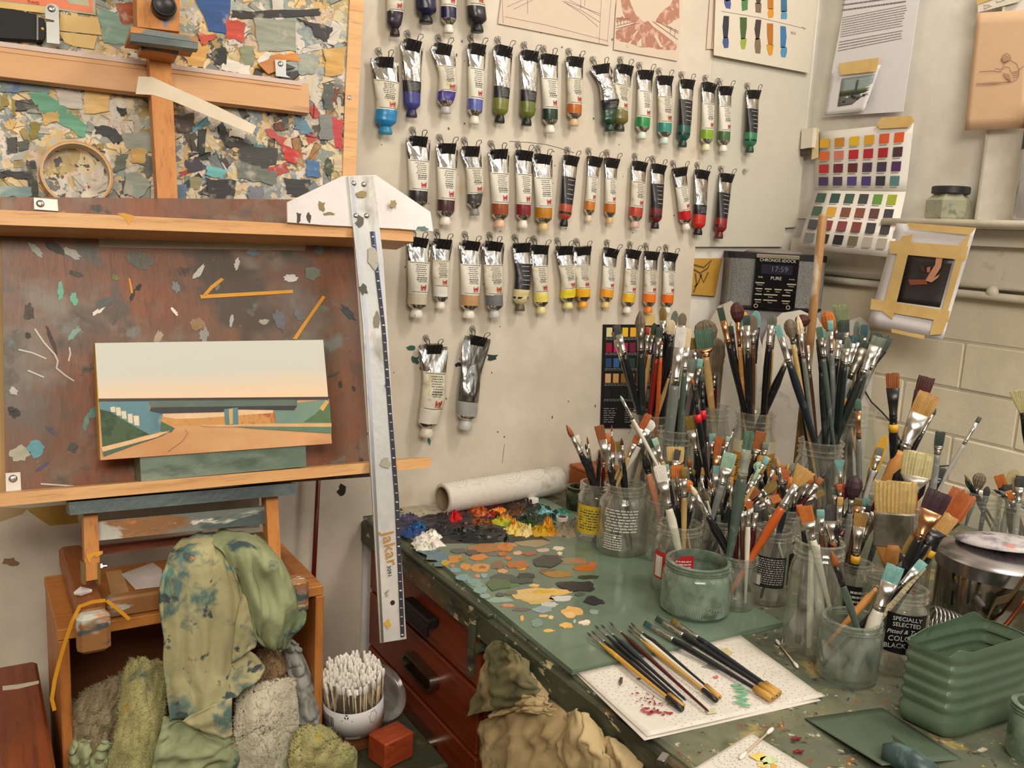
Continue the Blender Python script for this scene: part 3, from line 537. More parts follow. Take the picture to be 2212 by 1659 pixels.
for pts in ([(432, 637), (633, 626), (633, 633), (434, 645)], [(434, 642), (455, 617), (478, 600), (484, 604), (460, 623), (443, 642)], [(632, 732), (662, 688), (697, 638), (703, 642), (668, 692), (641, 733)], [(277, 600), (281, 601), (288, 632), (283, 634)]):
    slab('yellow_tape_strip', pts, E, .0009, .0005, ytape, bd)
spl = [(131, 628, 8, 25, (110, 178, 154)), (160, 646, 17, 9, (110, 178, 154)), (214, 671, 17, 6, (226, 220, 206)), (377, 673, 12, 5, (226, 222, 210)), (430, 587, 22, 8, (206, 206, 200)), (155, 547, 24, 11, (176, 176, 170)), (512, 570, 13, 7, (200, 194, 188)), (627, 601, 18, 10, (214, 206, 206)), (42, 978, 18, 26, (170, 170, 150)), (76, 968, 22, 22, (92, 156, 172)), (158, 966, 13, 14, (76, 76, 70)), (30, 845, 8, 12, (190, 190, 184)), (300, 620, 6, 10, (40, 36, 34)), (286, 638, 15, 5, (44, 36, 32)), (425, 700, 18, 18, (150, 120, 84)), (440, 722, 18, 12, (150, 150, 146)), (605, 690, 14, 26, (100, 100, 110)), (645, 680, 18, 10, (104, 104, 108)), (752, 675, 8, 26, (48, 60, 66)), (675, 590, 18, 22, (110, 116, 104)), (342, 728, 16, 10, (176, 160, 136)), (165, 592, 16, 8, (78, 70, 64)), (62, 675, 22, 14, (70, 56, 48)), (60, 725, 7, 9, (40, 36, 36)), (112, 735, 36, 5, (60, 46, 40)), (92, 1008, 20, 4, (70, 70, 110)), (78, 540, 22, 8, (160, 170, 160)), (120, 535, 10, 26, (56, 54, 50)), (300, 560, 34, 22, (96, 96, 88)), (500, 692, 16, 5, (176, 176, 176)), (570, 695, 12, 8, (160, 164, 150)), (380, 620, 14, 10, (120, 130, 130)), (225, 655, 24, 12, (84, 92, 88)), (205, 890, 14, 20, (90, 140, 128)), (30, 890, 12, 18, (44, 42, 40)), (110, 930, 14, 8, (84, 80, 92)), (185, 912, 20, 8, (110, 150, 138)), (700, 760, 10, 14, (96, 96, 84)), (735, 830, 10, 5, (50, 52, 40)), (720, 810, 16, 4, (70, 74, 50)), (765, 840, 7, 4, (50, 52, 48)), (160, 720, 22, 8, (130, 160, 150)), (250, 600, 10, 7, (120, 120, 60)), (470, 620, 10, 6, (110, 120, 110)), (545, 545, 16, 8, (110, 130, 140)), (690, 540, 10, 12, (120, 130, 136))]
for i, (x, y, rx, ry, c) in enumerate(spl):
    slab('paint_splash', blob(x, y, rx*.9, ry*.8, i+9, 18, .26, (i*1.3) % 3), E, .0007, .0006, P('dry_paint_%d_%d_%d' % c, rgb(*c), .5, var=.25, scale=50, bump=.5, bs=120), bd)
m = MB()
for a in ([(75, 710), (95, 740), (118, 765), (125, 780), (122, 795), (140, 810), (160, 823)], [(40, 755), (70, 762), (100, 775)], [(150, 750), (152, 765), (148, 780)], [(60, 800), (95, 815)], [(88, 1045), (160, 1050)]):
    ribbon(m, [E.at(*p, .0008) for p in a], .0018, E.n)
m.build('paint_scratches', P('scratch_white', rgb(206, 200, 190), .5), bd)['kind'] = 'stuff'
ub = tag(slab('pine_bar', [(-40, 451), (757, 489), (893, 497), (893, 522), (757, 513), (-40, 484)], E, .062, .060, pine), 'upper pine bar across easel from which the metal ruler hangs', 'bar')
slab('yellow_tape_scrap', [(252, 461), (267, 460), (290, 466), (278, 487), (270, 470)], E, .0625, .0005, ytape, ub)
lb = tag(slab('pine_ledge', [(-40, 1070), (932, 988), (929, 1010), (-40, 1098)], E, .062, .060, pine), 'lower pine ledge under the mahogany board', 'ledge')
wb = tag(slab('green_wood_block', [(302, 985), (660, 961), (662, 1008), (305, 1040)], E, .050, .048, greenblock), 'green painted wood block propping up the motorway painting', 'block')
# ---- motorway bridge painting
def gradz(name, c0, c1, lo=0, hi=1):
    t = NT(name); tc = t.n('ShaderNodeTexCoord'); sp = t.n('ShaderNodeSeparateXYZ'); t.l(tc.outputs['Generated'], sp.inputs[0])
    nz = t.noise(30, 4, t.co((.3, 1, 1))); ad = t.n('ShaderNodeMath', operation='MULTIPLY_ADD'); t.l(nz.outputs[0], ad.inputs[0]); ad.inputs[1].default_value = .14; t.l(sp.outputs[2], ad.inputs[2])
    return t.fin(t.mix(t.thr(ad.outputs[0], lo, hi), c0, c1), .45)
pc = thing('landscape_painting', 'small panel painting of a motorway bridge under pale sky', 'painting', E.at(450, 985, .03))
slab('wood_panel', [(205, 741), (698, 734), (717, 958), (217, 994)], E, .052, .020, P('yellow_panel_edge', rgb(196, 150, 44), .5), pc)
o1 = .0524
def pp_(name, pts, c, k=1):
    slab(name, pts, E, o1+.00012*k, .0003, c if not isinstance(c, tuple) else P('oil_%d_%d_%d' % c, rgb(*c), .45, var=.2, scale=60), pc)
pp_('painted_sky', [(205, 741), (698, 734), (709, 859), (213, 863)], gradz('sky_paint', rgb(236, 208, 176), rgb(206, 208, 200), .22, .62))
pp_('painted_road', [(213, 863), (709, 859), (717, 958), (217, 994)], splat('road_paint', rgb(212, 160, 110), [(rgb(196, 140, 92), 20, .5, .2, 1)], .45, .1, 90, (.3, 1, 1)))
pp_('painted_hill', [(348, 885), (595, 880), (600, 914), (430, 918), (348, 922)], splat('autumn_paint', rgb(206, 150, 84), [(rgb(176, 96, 52), 40, .5, .1, 1), (rgb(226, 186, 120), 40, .6, .08, 3), (rgb(120, 100, 50), 60, .64, .05, 5)], .5, .1), 2)
pp_('painted_far_sky', [(352, 888), (590, 883), (590, 892), (440, 903), (380, 905), (352, 900)], (232, 196, 156), 3)
pp_('painted_abutment', [(214, 868), (322, 866), (324, 888), (351, 892), (347, 932), (320, 940), (290, 935), (216, 890)], splat('blue_paint', rgb(96, 140, 150), [(rgb(76, 116, 134), 30, .5, .2, 2), (rgb(140, 160, 140), 40, .62, .1, 4)], .45, .1), 4)
for q in ([(238, 880), (248, 878), (250, 890), (240, 890)], [(250, 880), (260, 880), (262, 898), (252, 897)], [(262, 888), (272, 888), (274, 905), (264, 904)], [(276, 894), (286, 894), (287, 915), (277, 912)], [(288, 898), (300, 898), (301, 920), (290, 918)]): pp_('painted_light_patch', q, (228, 214, 186), 5)
pp_('painted_embankment', [(216, 884), (240, 890), (280, 915), (322, 938), (300, 944), (222, 972)], splat('green_paint', rgb(66, 92, 56), [(rgb(44, 66, 46), 50, .5, .1, 1), (rgb(120, 130, 80), 60, .66, .05, 3)], .5, .2), 6)
pp_('painted_slope', [(348, 910), (378, 925), (370, 934), (347, 932)], (78, 106, 78), 6)
pp_('painted_right_wall', [(592, 878), (642, 870), (711, 862), (715, 914), (596, 914)], splat('sage_paint', rgb(118, 146, 128), [(rgb(96, 136, 144), 25, .55, .1, 2)], .45, .1), 4)
pp_('painted_right_slope', [(655, 912), (680, 895), (712, 866), (715, 913)], (88, 116, 78), 6)
pp_('painted_gold', [(690, 882), (704, 864), (711, 868), (698, 888)], (222, 172, 96), 7)
pp_('painted_deck', [(213, 861), (709, 857), (709, 863), (213, 867)], (62, 58, 56), 8)
pp_('painted_beam', [(322, 866), (642, 863), (642, 879), (560, 880), (326, 882)], (96, 112, 102), 8)
pp_('painted_beam_shadow', [(326, 880), (642, 876), (636, 886), (500, 884), (480, 890), (350, 893), (324, 888)], (54, 56, 60), 9)
pp_('painted_pier', [(484, 884), (514, 880), (515, 917), (488, 918)], (92, 134, 144), 10)
pp_('painted_pier_light', [(494, 884), (503, 882), (503, 916), (496, 917)], (214, 176, 110), 11)
pp_('painted_kerb', [(430, 918), (716, 914), (716, 922), (560, 924), (440, 921)], (222, 176, 124), 9)
pp_('painted_verge', [(500, 921), (716, 922), (716, 936), (620, 930), (540, 925)], (96, 130, 104), 10)
pp_('painted_barrier', [(219, 966), (345, 935), (368, 930), (340, 944), (222, 976)], (228, 190, 140), 10)
pp_('painted_grass', [(222, 976), (340, 945), (362, 936), (300, 958), (224, 986)], (74, 104, 84), 11)
m = MB(); ribbon(m, [E.at(*p, o1+.0016) for p in ((362, 976), (395, 952), (406, 935), (400, 928))], .0007, E.n); m.build('painted_line', P('road_line', rgb(170, 120, 80), .5), pc)
# ---- metal T-square hanging on the upper bar
tq = thing('t_square', 'paint-marked aluminium T-square hanging from pine bar', 'ruler', E.at(830, 1390, .065))
alu = splat('painted_aluminium', rgb(206, 206, 204), [(rgb(226, 220, 214), 8, .5, .12, 2), (rgb(150, 146, 132), 12, .6, .1, 5), (rgb(96, 92, 78), 26, .68, .05, 8)], .38, .2, 120, (1, 1, .5), .35)
alub = splat('white_marked_aluminium', rgb(224, 218, 216), [(rgb(150, 130, 84), 40, .70, .03, 2), (rgb(70, 66, 64), 44, .73, .03, 6)], .4, .15, 150, metal=.2)
slab('head', [(620, 437), (740, 380), (812, 378), (930, 458), (936, 500), (862, 494), (700, 486), (621, 480)], E, .068, .004, alub, tq)
slab('blade', [(752, 380), (807, 380), (828, 560), (878, 1380), (822, 1389), (784, 700)], E, .0715, .003, alu, tq)
slab('blade_rib', [(758, 382), (763, 382), (795, 700), (829, 1387), (824, 1388), (789, 700)], E, .0728, .0014, steel, tq)
slab('scale_strip', [(800, 500), (806, 500), (832, 700), (862, 1080), (874, 1375), (866, 1377), (853, 1080), (824, 700)], E, .0728, .0013, P('dark_scale', rgb(44, 46, 60), .5), tq)
slab('blue_edge', [(806, 500), (810, 500), (836, 740), (830, 740)], E, .0727, .0013, P('blue_scale', rgb(74, 104, 170), .5), tq)
m = MB()
for i in range(46):
    u = i/45; x = 803+u*(870-803)+ (12 if .1 < u < .9 else 0)*0; y = 510+u*860; xx = 803+(y-500)/200*24 if y < 700 else (827+(y-700)/380*29 if y < 1080 else 856+(y-1080)/295*12)
    m.prism([E.at(a, b, .0733) for a, b in ((xx-1, y), (xx+4, y), (xx+4, y+(2.4 if i % 5 == 0 else 1.2)), (xx-1, y+(2.4 if i % 5 == 0 else 1.2)))], E.n*-.0004)
m.build('scale_marks', P('scale_white', rgb(220, 220, 220), .5), tq)
for x, y in ((764, 396), (786, 398), (769, 466), (792, 466)):
    MB().lathe([(.0038, 0), (.0036, .0012), (.0015, .002), (0, .002)], 14, E.at(x, y, .0716), E.n).build('rivet', steel, tq, True)
MB().lathe([(.0035, 0), (.003, .0003), (0, .0003)], 14, E.at(848, 1302, .0716), E.n).build('hanging_hole', P('hole_dark', rgb(40, 20, 14), .8), tq)
sp = [(780, 420, 10, 8, (150, 130, 84)), (695, 445, 7, 12, (140, 120, 80)), (710, 462, 10, 4, (140, 120, 80)), (645, 470, 5, 12, (60, 56, 54)), (668, 472, 5, 12, (64, 60, 58)), (777, 478, 8, 10, (92, 88, 80)), (912, 494, 12, 5, (84, 120, 118)), (850, 440, 9, 10, (156, 136, 92)), (785, 625, 9, 12, (80, 80, 76)), (838, 1348, 7, 10, (206, 160, 50)), (815, 690, 6, 20, (130, 126, 108)), (833, 1000, 12, 10, (160, 156, 140)), (805, 560, 12, 24, (176, 170, 156))]
for i, (x, y, rx, ry, c) in enumerate(sp): slab('paint_mark', blob(x, y, rx, ry, i, 11, .4), E, .0733 if x > 752 and x < 870 else .0685, .0004, P('dry_paint_%d_%d_%d' % c, rgb(*c), .5), tq)
a, b = E.at(826, 1150, .0733), E.at(837, 1220, .0733)
lettering('ink_lettering', 'Jakar', a, b-a, E.n.cross(b-a), .024, P('ochre_ink', rgb(176, 130, 50), .5), tq)
a, b = E.at(836, 1222, .0733), E.at(842, 1280, .0733)
lettering('ink_number', '3091', a, b-a, E.n.cross(b-a), .008, P('black_ink', rgb(30, 28, 28), .5), tq)
# ================================================================== PAINT TUBES ON THE WALL
def foilmat(name, c, rough=.22):
    if name in MATS: return MATS[name]
    t = NT(name); n1 = t.noise(48, 2, t.co((1, 1, .45)), .5, 1.0); n2 = t.noise(22, 2)
    mx = t.n('ShaderNodeMath', operation='MULTIPLY_ADD'); n3 = t.noise(20, 1, t.co((1, 1, .5)), .5, 1.2); t.l(n3.outputs[0], mx.inputs[0]); mx.inputs[1].default_value = 3.0; t.l(n1.outputs[0], mx.inputs[2]); t.bump(mx.outputs[0], .55, .006)
    MATS[name] = t.fin(t.mix(n2.outputs[0], dk(c, .8), c), rough, 1.0); return MATS[name]
foil = foilmat('tube_foil', rgb(206, 204, 200), .17); foildark = foilmat('tube_foil_dull', rgb(150, 150, 148), .3)
paperlab = splat('tube_paper_label', rgb(224, 220, 208), [(rgb(206, 198, 176), 30, .55, .2, 2)], .45, .3, 60)
stainlab = splat('stained_paper_label', rgb(214, 208, 190), [(rgb(180, 170, 130), 40, .55, .1, 2), (rgb(190, 180, 100), 50, .66, .05, 5), (rgb(120, 140, 120), 60, .70, .04, 8)], .5, .5, 50)
darklab = P('black_tube_label', rgb(28, 28, 32), .35, bump=.3)
inkm = P('label_ink', rgb(70, 70, 74), .6); redink = P('red_label_ink', rgb(176, 34, 40), .5); whiteink = P('white_label_ink', rgb(206, 204, 200), .5)
wire = P('clip_wire', rgb(120, 118, 116), .25, 1.0)
hookm = glass('clear_hook_plastic', (.88, .88, .87, 1), .16, (.7, .68, .64, 1), .08)
SN = V((0, -1, 0))
tube_count = 0
def lerp(a, b, t): return a+(b-a)*t
def paint_tube(clip, end, wpx, band, capc, style, name_, short, crush=0, bandf=.19, cw=None):
    """clip = pixel centre of the clip body, end = pixel of the cap's lower end"""
    global tube_count; tube_count += 1; R = random.Random(tube_count*7)
    c0 = BACK.at(clip[0], clip[1], .012); px = scale_at(c0)
    e0 = BACK.at(end[0], end[1], .014); ax = (e0-c0); L = ax.length; ax.normalize(); u = ax.cross(SN).normalized()*-1
    if u.x < 0: u = -u
    # tubes flatten to the fold at the top and stay round at the shoulder
    hw = wpx*px*.5*1.14/max(u.x, .6); rb = hw*.72; capL = L*.085 if capc != 'crumpled' else L*.06; neckL = L*.05; bodyL = L-capL-neckL
    fold = -.004
    def out(t):
        t = max(t, 0.0); return lerp(.010, rb*.92+.003, min(1, t*1.5))
    sd = R.uniform(0, 100)
    def axisp(t, l): 
        bend = crush*hw*.5*math.sin(math.pi*t*.9)*(1 if tube_count % 2 else -1)
        q = c0+ax*l+u*bend; q.y = -out(t); return q
    def half(t):
        t = max(t, 0.0)
        a = lerp(hw, rb, min(1, t*1.15)); b = lerp(.0012, rb*.90, min(1, t**.85*1.1))
        if crush: a *= 1+crush*.12*math.sin(t*9+sd); b *= 1-crush*.42*(.5+.5*math.sin(t*7+sd))
        return a, b
    N = 20
    def ring(t, l, k=1.0, jit=1.0):
        a, b = half(t); c = axisp(t, l); rr = []
        for j in range(N):
            q = 2*math.pi*j/N; x = math.cos(q); y = math.sin(q)
            wr = 1
            if jit:
                nn = noise.noise(V((x*1.3+sd, t*9, y*1.3)))
                wr = 1+(.10+.25*crush)*nn*(1 if t < .35 else (.35+crush))
            rr.append(c+u*(a*k*x)+SN*(b*k*wr*y))
        return rr
    root = thing('paint_tube', name_, 'paint tube', (c0.x, 0, e0.z-.002), None)
    f1 = .31 if style != 'l' else .62
    if style == 'silver': f1 = .80
    ts = [fold/bodyL]+[i/40*1.0 for i in range(0, 41)]
    def section(a, b, k=1.0, jit=1.0, n=None):
        n = n or max(2, int((b-a)*30)); return [ring(lerp(a, b, i/n), lerp(a, b, i/n)*bodyL, k, jit) for i in range(n+1)]
    body = MB().loft(section(-.035, f1)).build('foil_body', foildark if style in ('silver',) else foil, root); autosmooth(body, 50)
    top = MB(); c = c0+ax*(-.04*bodyL); c.y = -.010
    MB().bbox(c+ax*.0015, (hw*2.02, .0022, .006), .0006, Matrix((u, SN, ax)).transposed()).build('folded_end', foil, root)
    b1 = 1-bandf
    labm = {'h': paperlab, 's': stainlab, 'd': darklab, 'l': darklab, 'silver': foildark}[style]
    if style != 'silver':
        lab0 = f1; lab1 = b1
        lb = MB().loft(section(lab0-.01, lab1, 1.012, 1 if crush else .2)).build('label', labm, root); autosmooth(lb, 50)
        def on(t, s, k=1.035):                       # point on the front of the tube: t along, s across (-1..1)
            a, b = half(t); nn = noise.noise(V((s*1.3+sd, t*9, math.sqrt(1-s*s)*1.3))); wr = 1+(.10+.25*crush)*nn*(1 if t < .35 else (.35+crush))
            return axisp(t, t*bodyL)+u*(a*k*s)+SN*(b*k*max(wr, 1)*math.sqrt(max(0, 1-s*s))+.0004)
        tm = MB(); rows = 9 if style in 'hs' else 5
        for r in range(rows):
            t0 = lerp(lab0+.04, lab1-.16 if style in 'hs' else lab1-.02, r/rows); th = (lab1-lab0)*(.020 if r not in (6, 7) else .034)
            s = -.45+R.random()*.15; e = .62-R.random()*.2
            while s < e:
                s2 = min(e, s+R.uniform(.06, .22)); tm.add([on(t0, s), on(t0, s2), on(t0+th, s2), on(t0+th, s)], [(0, 1, 2, 3)]); s = s2+.05
        if style in 'hs':
            for t0 in (lab0+.004, lab1-.022):
                for j in range(8):
                    s = -.85+j*.21; tm.add([on(t0, s), on(t0, s+.21), on(t0+.007, s+.21), on(t0+.007, s)], [(0, 1, 2, 3)])
        tm.build('label_print', inkm if style in 'hs' else whiteink, lb)['kind'] = 'stuff'
        if style in 'hs':
            em = MB(); t0 = lab1-.135; h = .095; s0 = -.04; w_ = .56
            # small red winged-lion-like badge, upside down: a body on four legs with a raised tail
            for (a, b, c_, d_) in ((.0, .35, 1, .62), (.02, .60, .14, 1), (.26, .60, .38, 1), (.58, .60, .70, 1), (.84, .60, .96, 1), (.0, .05, .16, .4), (.78, .0, 1, .4), (.40, .18, .62, .4)):
                em.add([on(t0+h*b, s0+w_*a), on(t0+h*b, s0+w_*c_), on(t0+h*d_, s0+w_*c_), on(t0+h*d_, s0+w_*a)], [(0, 1, 2, 3)])
            em.build('red_badge', redink, lb)
    bc = P('tube_band_%d_%d_%d' % band, rgb(*band), .3, var=.10, scale=90)
    bandr = section(b1, 1.0, 1.018, 1 if crush else 0, 6)
    bo = MB().loft(bandr).build('colour_band', bc, root); autosmooth(bo, 50)
    if style in 'hs':
        MB().loft([ring(b1-.006, (b1-.006)*bodyL, 1.026, 0), ring(b1+.010, (b1+.010)*bodyL, 1.026, 0)]).build('white_line', P('white_line', rgb(226, 222, 214), .5), bo)
    elif style == 'd':
        MB().loft([ring(.955, .955*bodyL, 1.026, 0), ring(.995, .995*bodyL, 1.026, 0)]).build('black_line', darklab, bo)
    ce = axisp(1, bodyL); a1, b1_ = half(1)
    sh = []
    for k, l in ((1.0, 0), (.96, .003), (.55, .009), (.36, .011), (.36, .011+neckL*.6)):
        sh.append([ce+ax*l+u*(a1*k*math.cos(2*math.pi*j/N))+SN*(lerp(b1_, a1, .5 if k < .9 else 0)*k*math.sin(2*math.pi*j/N)) for j in range(N)])
    so = MB().loft(sh).build('shoulder', foil if capc[0] > 90 else P('tube_band_%d_%d_%d' % band, rgb(*band), .3), root); autosmooth(so, 45)
    cr = a1*(cw or .66); cp = []
    for k, l in ((.72, .010), (.86, .013), (1.0, .013+capL*.55), (1.0, .012+capL*.95), (.93, .013+capL)):
        cp.append([ce+ax*l+(u*math.cos(2*math.pi*j/14)+SN*math.sin(2*math.pi*j/14))*cr*k for j in range(14)])
    co = MB().loft(cp).build('cap', splat('tube_cap_%d_%d_%d' % capc, rgb(*capc), [(rgb(*band), 60, .62, .06, 3)], .4, .2), root); autosmooth(co, 35)
    # binder clip biting the folded end
    cw_ = 34*scale_at(c0)*.5*(1.0 if wpx > 36 else .9); tw = R.uniform(-.12, .12)
    uu = (u*math.cos(tw)+ax*math.sin(tw)).normalized(); aa = (ax*math.cos(tw)-u*math.sin(tw)).normalized()
    cc = c0.copy(); cc.y = -.011
    cl = thing('binder_clip', 'black binder clip gripping the '+short, 'binder clip', (c0.x, 0, c0.z-.01))
    hgt = .0085
    prof = [(-hgt*1.1, -.0082), (-hgt*1.1, .0092), (hgt, .0022), (hgt, -.0022)]       # along axis, out of wall
    m = MB()
    m.loft([[cc+uu*sx+aa*p[0]+SN*p[1] for p in prof] for sx in (-cw_, cw_)])
    autosmooth(m.build('clip_body', black, cl), 30)
    sw = R.uniform(.15, .5)
    def handle(side, lean, outw):
        pts = []; base = cc+aa*hgt*.9+SN*(.0030*side)
        for s, l in ((-.30, 0), (-.16, .5), (-.20, .75), (-.30, .92), (-.16, 1.05), (.16, 1.05), (.30, .92), (.20, .75), (.16, .5), (.30, 0)):
            k = l*.024
            pts.append(base-aa*(k+.002)+uu*(s*cw_*1.15+lean*k)+SN*(outw*k+.003*side*(1 if l < .3 else 1.6)))
        return pts
    MB().tube(handle(1, sw, .25), .00078, 6).build('front_handle', wire, cl, True)
    bh_ = handle(-1, R.uniform(-.45, -.2), .0)
    MB().tube(bh_, .00078, 6).build('back_handle', wire, cl, True)
    hp = (bh_[4]+bh_[5])/2
    hk = thing('wall_hook', 'clear plastic wall hook above the '+short, 'hook', (hp.x, 0, hp.z-.006))
    h0 = V((hp.x, -.0002, hp.z+.001))
    MB().lathe([(.0062, 0), (.0062, .0012), (.005, .002), (0, .002)], 16, h0, SN).build('base', hookm, hk, True)
    MB().tube([h0+V((0, -.001, .002)), h0+V((0, -.008, -.0005)), h0+V((0, -.0105, -.001)), h0+V((0, -.012, .003)), h0+V((-.0035, -.0095, .0035)), h0+V((-.004, -.004, .003))], .0013, 8).build('hook_arm', hookm, hk, True)
W_ = (226, 222, 212); K_ = (24, 24, 26)
rows = {
 'top row': [((843, -78), (850, 68), 42, (46, 36, 52), (30, 26, 28), 's', 'dark violet', .6), ((918, -108), (918, 42), 55, (32, 30, 62), K_, 'h', 'navy', .2), ((967, -95), (968, 62), 42, (38, 34, 72), W_, 'h', 'indigo', 0), ((1030, -95), (1030, 62), 50, (40, 38, 42), K_, 's', 'soot black', .5)],
 'second row': [((832, 137), (828, 280), 57, (40, 132, 188), (40, 130, 170), 's', 'cerulean blue', .25), ((891, 100), (888, 244), 46, (66, 70, 140), (46, 44, 76), 'l', 'indigo blue', .1), ((957, 108), (958, 235), 46, (72, 60, 140), (176, 174, 176), 's', 'violet blue', .7), ((1031, 108), (1024, 259), 40, (86, 100, 176), W_, 'h', 'periwinkle blue', 0), ((1088, 112), (1078, 257), 42, (118, 122, 56), K_, 'l', 'olive green', 0), ((1145, 122), (1136, 263), 42, (104, 114, 50), K_, 'l', 'moss green', 0), ((1187, 130), (1186, 279), 42, (30, 56, 44), W_, 'h', 'bottle green', 0), ((1243, 135), (1238, 263), 40, (184, 100, 32), (206, 176, 140), 's', 'burnt orange', 0), ((1300, 150), (1310, 275), 46, (34, 70, 52), (26, 60, 48), 'l', 'dark pine green', .9), ((1350, 152), (1337, 275), 42, (120, 110, 56), (50, 50, 38), 's', 'drab olive', .4), ((1395, 163), (1385, 292), 38, (34, 140, 70), (206, 216, 206), 'h', 'emerald green', 0), ((1437, 175), (1433, 303), 38, (50, 140, 128), (196, 212, 204), 's', 'teal', 0), ((1485, 183), (1473, 310), 36, (30, 92, 78), (24, 56, 46), 'd', 'deep sea green', 0), ((1532, 190), (1524, 318), 34, (130, 170, 40), (220, 218, 180), 'h', 'lime green', 0), ((1568, 197), (1561, 320), 34, (70, 104, 60), W_, 'h', 'sap green', 0), ((1628, 205), (1618, 322), 34, (46, 128, 86), (30, 72, 54), 'd', 'viridian green', 0)],
 'third row': [((905, 307), (900, 455), 50, (48, 40, 42), W_, 'h', 'raw umber', 0), ((967, 322), (960, 477), 46, (74, 44, 46), W_, 'h', 'dark chocolate brown', 0), ((1018, 328), (1022, 456), 42, (66, 62, 62), (130, 128, 124), 's', 'charcoal grey', .5), ((1079, 334), (1077, 483), 46, (150, 74, 40), (214, 180, 150), 'h', 'reddish brown', 0), ((1133, 337), (1128, 484), 40, (128, 36, 44), W_, 'h', 'crimson', 0), ((1173, 345), (1171, 490), 46, (186, 126, 30), (206, 180, 130), 'h', 'ochre', 0), ((1234, 348), (1218, 481), 34, (176, 78, 54), K_, 'd', 'brick orange', 0), ((1285, 350), (1272, 470), 28, (200, 118, 34), (214, 196, 170), 'h', 'slim light orange ochre', 0), ((1322, 353), (1317, 475), 30, (192, 108, 30), (206, 170, 120), 'h', 'slim deep orange ochre', 0), ((1382, 360), (1370, 484), 36, (180, 66, 44), (206, 170, 160), 's', 'rust red', 0), ((1423, 366), (1414, 486), 34, (110, 34, 46), (40, 24, 26), 'd', 'maroon', 0), ((1470, 372), (1481, 488), 32, (196, 30, 36), W_, 'h', 'scarlet', .1), ((1517, 378), (1506, 500), 36, (196, 50, 40), K_, 'l', 'vermilion', 0), ((1570, 385), (1552, 508), 34, (140, 34, 36), (90, 26, 28), 'd', 'dark ruby red', .1)],
 'fourth row': [((906, 525), (897, 676), 52, (206, 194, 172), W_, 'h', 'warm cream', 0), ((957, 528), (951, 657), 42, (226, 224, 218), W_, 's', 'pure white', .3), ((1018, 532), (1010, 678), 50, (188, 148, 104), W_, 'h', 'tan', 0), ((1067, 533), (1066, 678), 48, (116, 116, 120), (190, 190, 190), 's', 'mid grey', .2), ((1128, 536), (1120, 662), 42, (214, 200, 150), (90, 80, 66), 'd', 'buff', .4), ((1167, 540), (1168, 668), 40, (232, 214, 110), (220, 206, 150), 's', 'pale lemon', .2), ((1220, 542), (1224, 657), 40, (226, 206, 50), (216, 206, 140), 's', 'lemon yellow', .4), ((1260, 543), (1258, 655), 40, (232, 176, 40), (226, 160, 50), 's', 'golden yellow', .3), ((1320, 547), (1308, 656), 34, (236, 160, 40), (220, 190, 120), 'h', 'amber', 0), ((1368, 550), (1354, 668), 34, (230, 184, 40), W_, 's', 'warm yellow', 0), ((1408, 553), (1400, 667), 34, (236, 124, 26), (230, 130, 40), 's', 'bright orange', 0), ((1448, 556), (1440, 668), 32, (234, 112, 24), W_, 'h', 'deep orange', 0)],
 'lowest pair': [((937, 755), (915, 935), 58, (214, 208, 196), (214, 206, 190), 's', 'dirty white', .5), ((1032, 737), (1003, 920), 55, (160, 160, 158), (186, 186, 184), 'silver', 'bare grey metal', .5)]}
for rn, lst in rows.items():
    for (cl_, en, wp, bn, cp_, st, nm, cr_) in lst:
        kind = {'h': 'paint tube', 's': 'stained paint tube', 'd': 'dark-labelled paint tube', 'l': 'black and silver paint tube', 'silver': 'crumpled paint tube'}[st]
        lab = '%s with %s band hanging in the %s' % (kind, nm, rn) if st != 'silver' else 'crumpled bare metal paint tube hanging in the lowest pair'
        paint_tube(cl_, en, wp, bn, cp_, st, lab, '%s tube in the %s' % (nm, rn), cr_)
# one spare hook with nothing on it
hk = thing('wall_hook', 'empty clear plastic hook on the notched white board', 'hook', BACK.at(1608, 372))
h0 = BACK.at(1608, 370, .0002)
MB().lathe([(.0062, 0), (.0062, .0012), (.005, .002), (0, .002)], 16, h0, SN).build('base', hookm, hk, True)
MB().tube([h0+V((0, -.001, .002)), h0+V((0, -.008, -.0005)), h0+V((0, -.0105, -.001)), h0+V((0, -.012, .003)), h0+V((-.0035, -.0095, .0035))], .0013, 8).build('hook_arm', hookm, hk, True)
# ================================================================== PAPERS AND PICTURES
paperw = P('drawing_paper', rgb(212, 194, 176), .6, var=.03); paperc = P('cool_paper', rgb(222, 220, 224), .6, var=.03)
pencil = P('pencil_line', rgb(140, 118, 116), .7); sanguine = splat('sanguine_wash', rgb(176, 124, 104), [(rgb(206, 168, 150), 60, .5, .1, 2)], .7)
def lines(name, parent, plane, off, polys, w, mat):
    m = MB()
    for p in polys: ribbon(m, [plane.at(x, y, off) for x, y in p], w, plane.n)
    return m.build(name, mat, parent)
# pencil perspective drawing (upper wall)
d1 = tag(slab('pencil_drawing', [(1090, -60), (1340, -60), (1316, 98), (1076, 51)], BACK, .003, .0012, paperw), 'pale pencil perspective drawing pinned above the second row of tubes', 'drawing')
lines('pencil_lines', d1, BACK, .0033, [[(1085, 0), (1087, 50)], [(1300, -20), (1294, 95)], [(1320, 0), (1312, 92)], [(1090, 36), (1180, 54), (1312, 88)], [(1095, 15), (1150, -10)], [(1110, 20), (1180, -15)], [(1220, 5), (1260, 25), (1296, 48)], [(1215, 2), (1262, 32), (1292, 58)], [(1230, 0), (1298, 35)], [(1140, -10), (1140, 30)], [(1255, 0), (1254, 20)], [(1265, -10), (1263, 14)], [(1220, 2), (1298, 30)]], .0007, pencil)
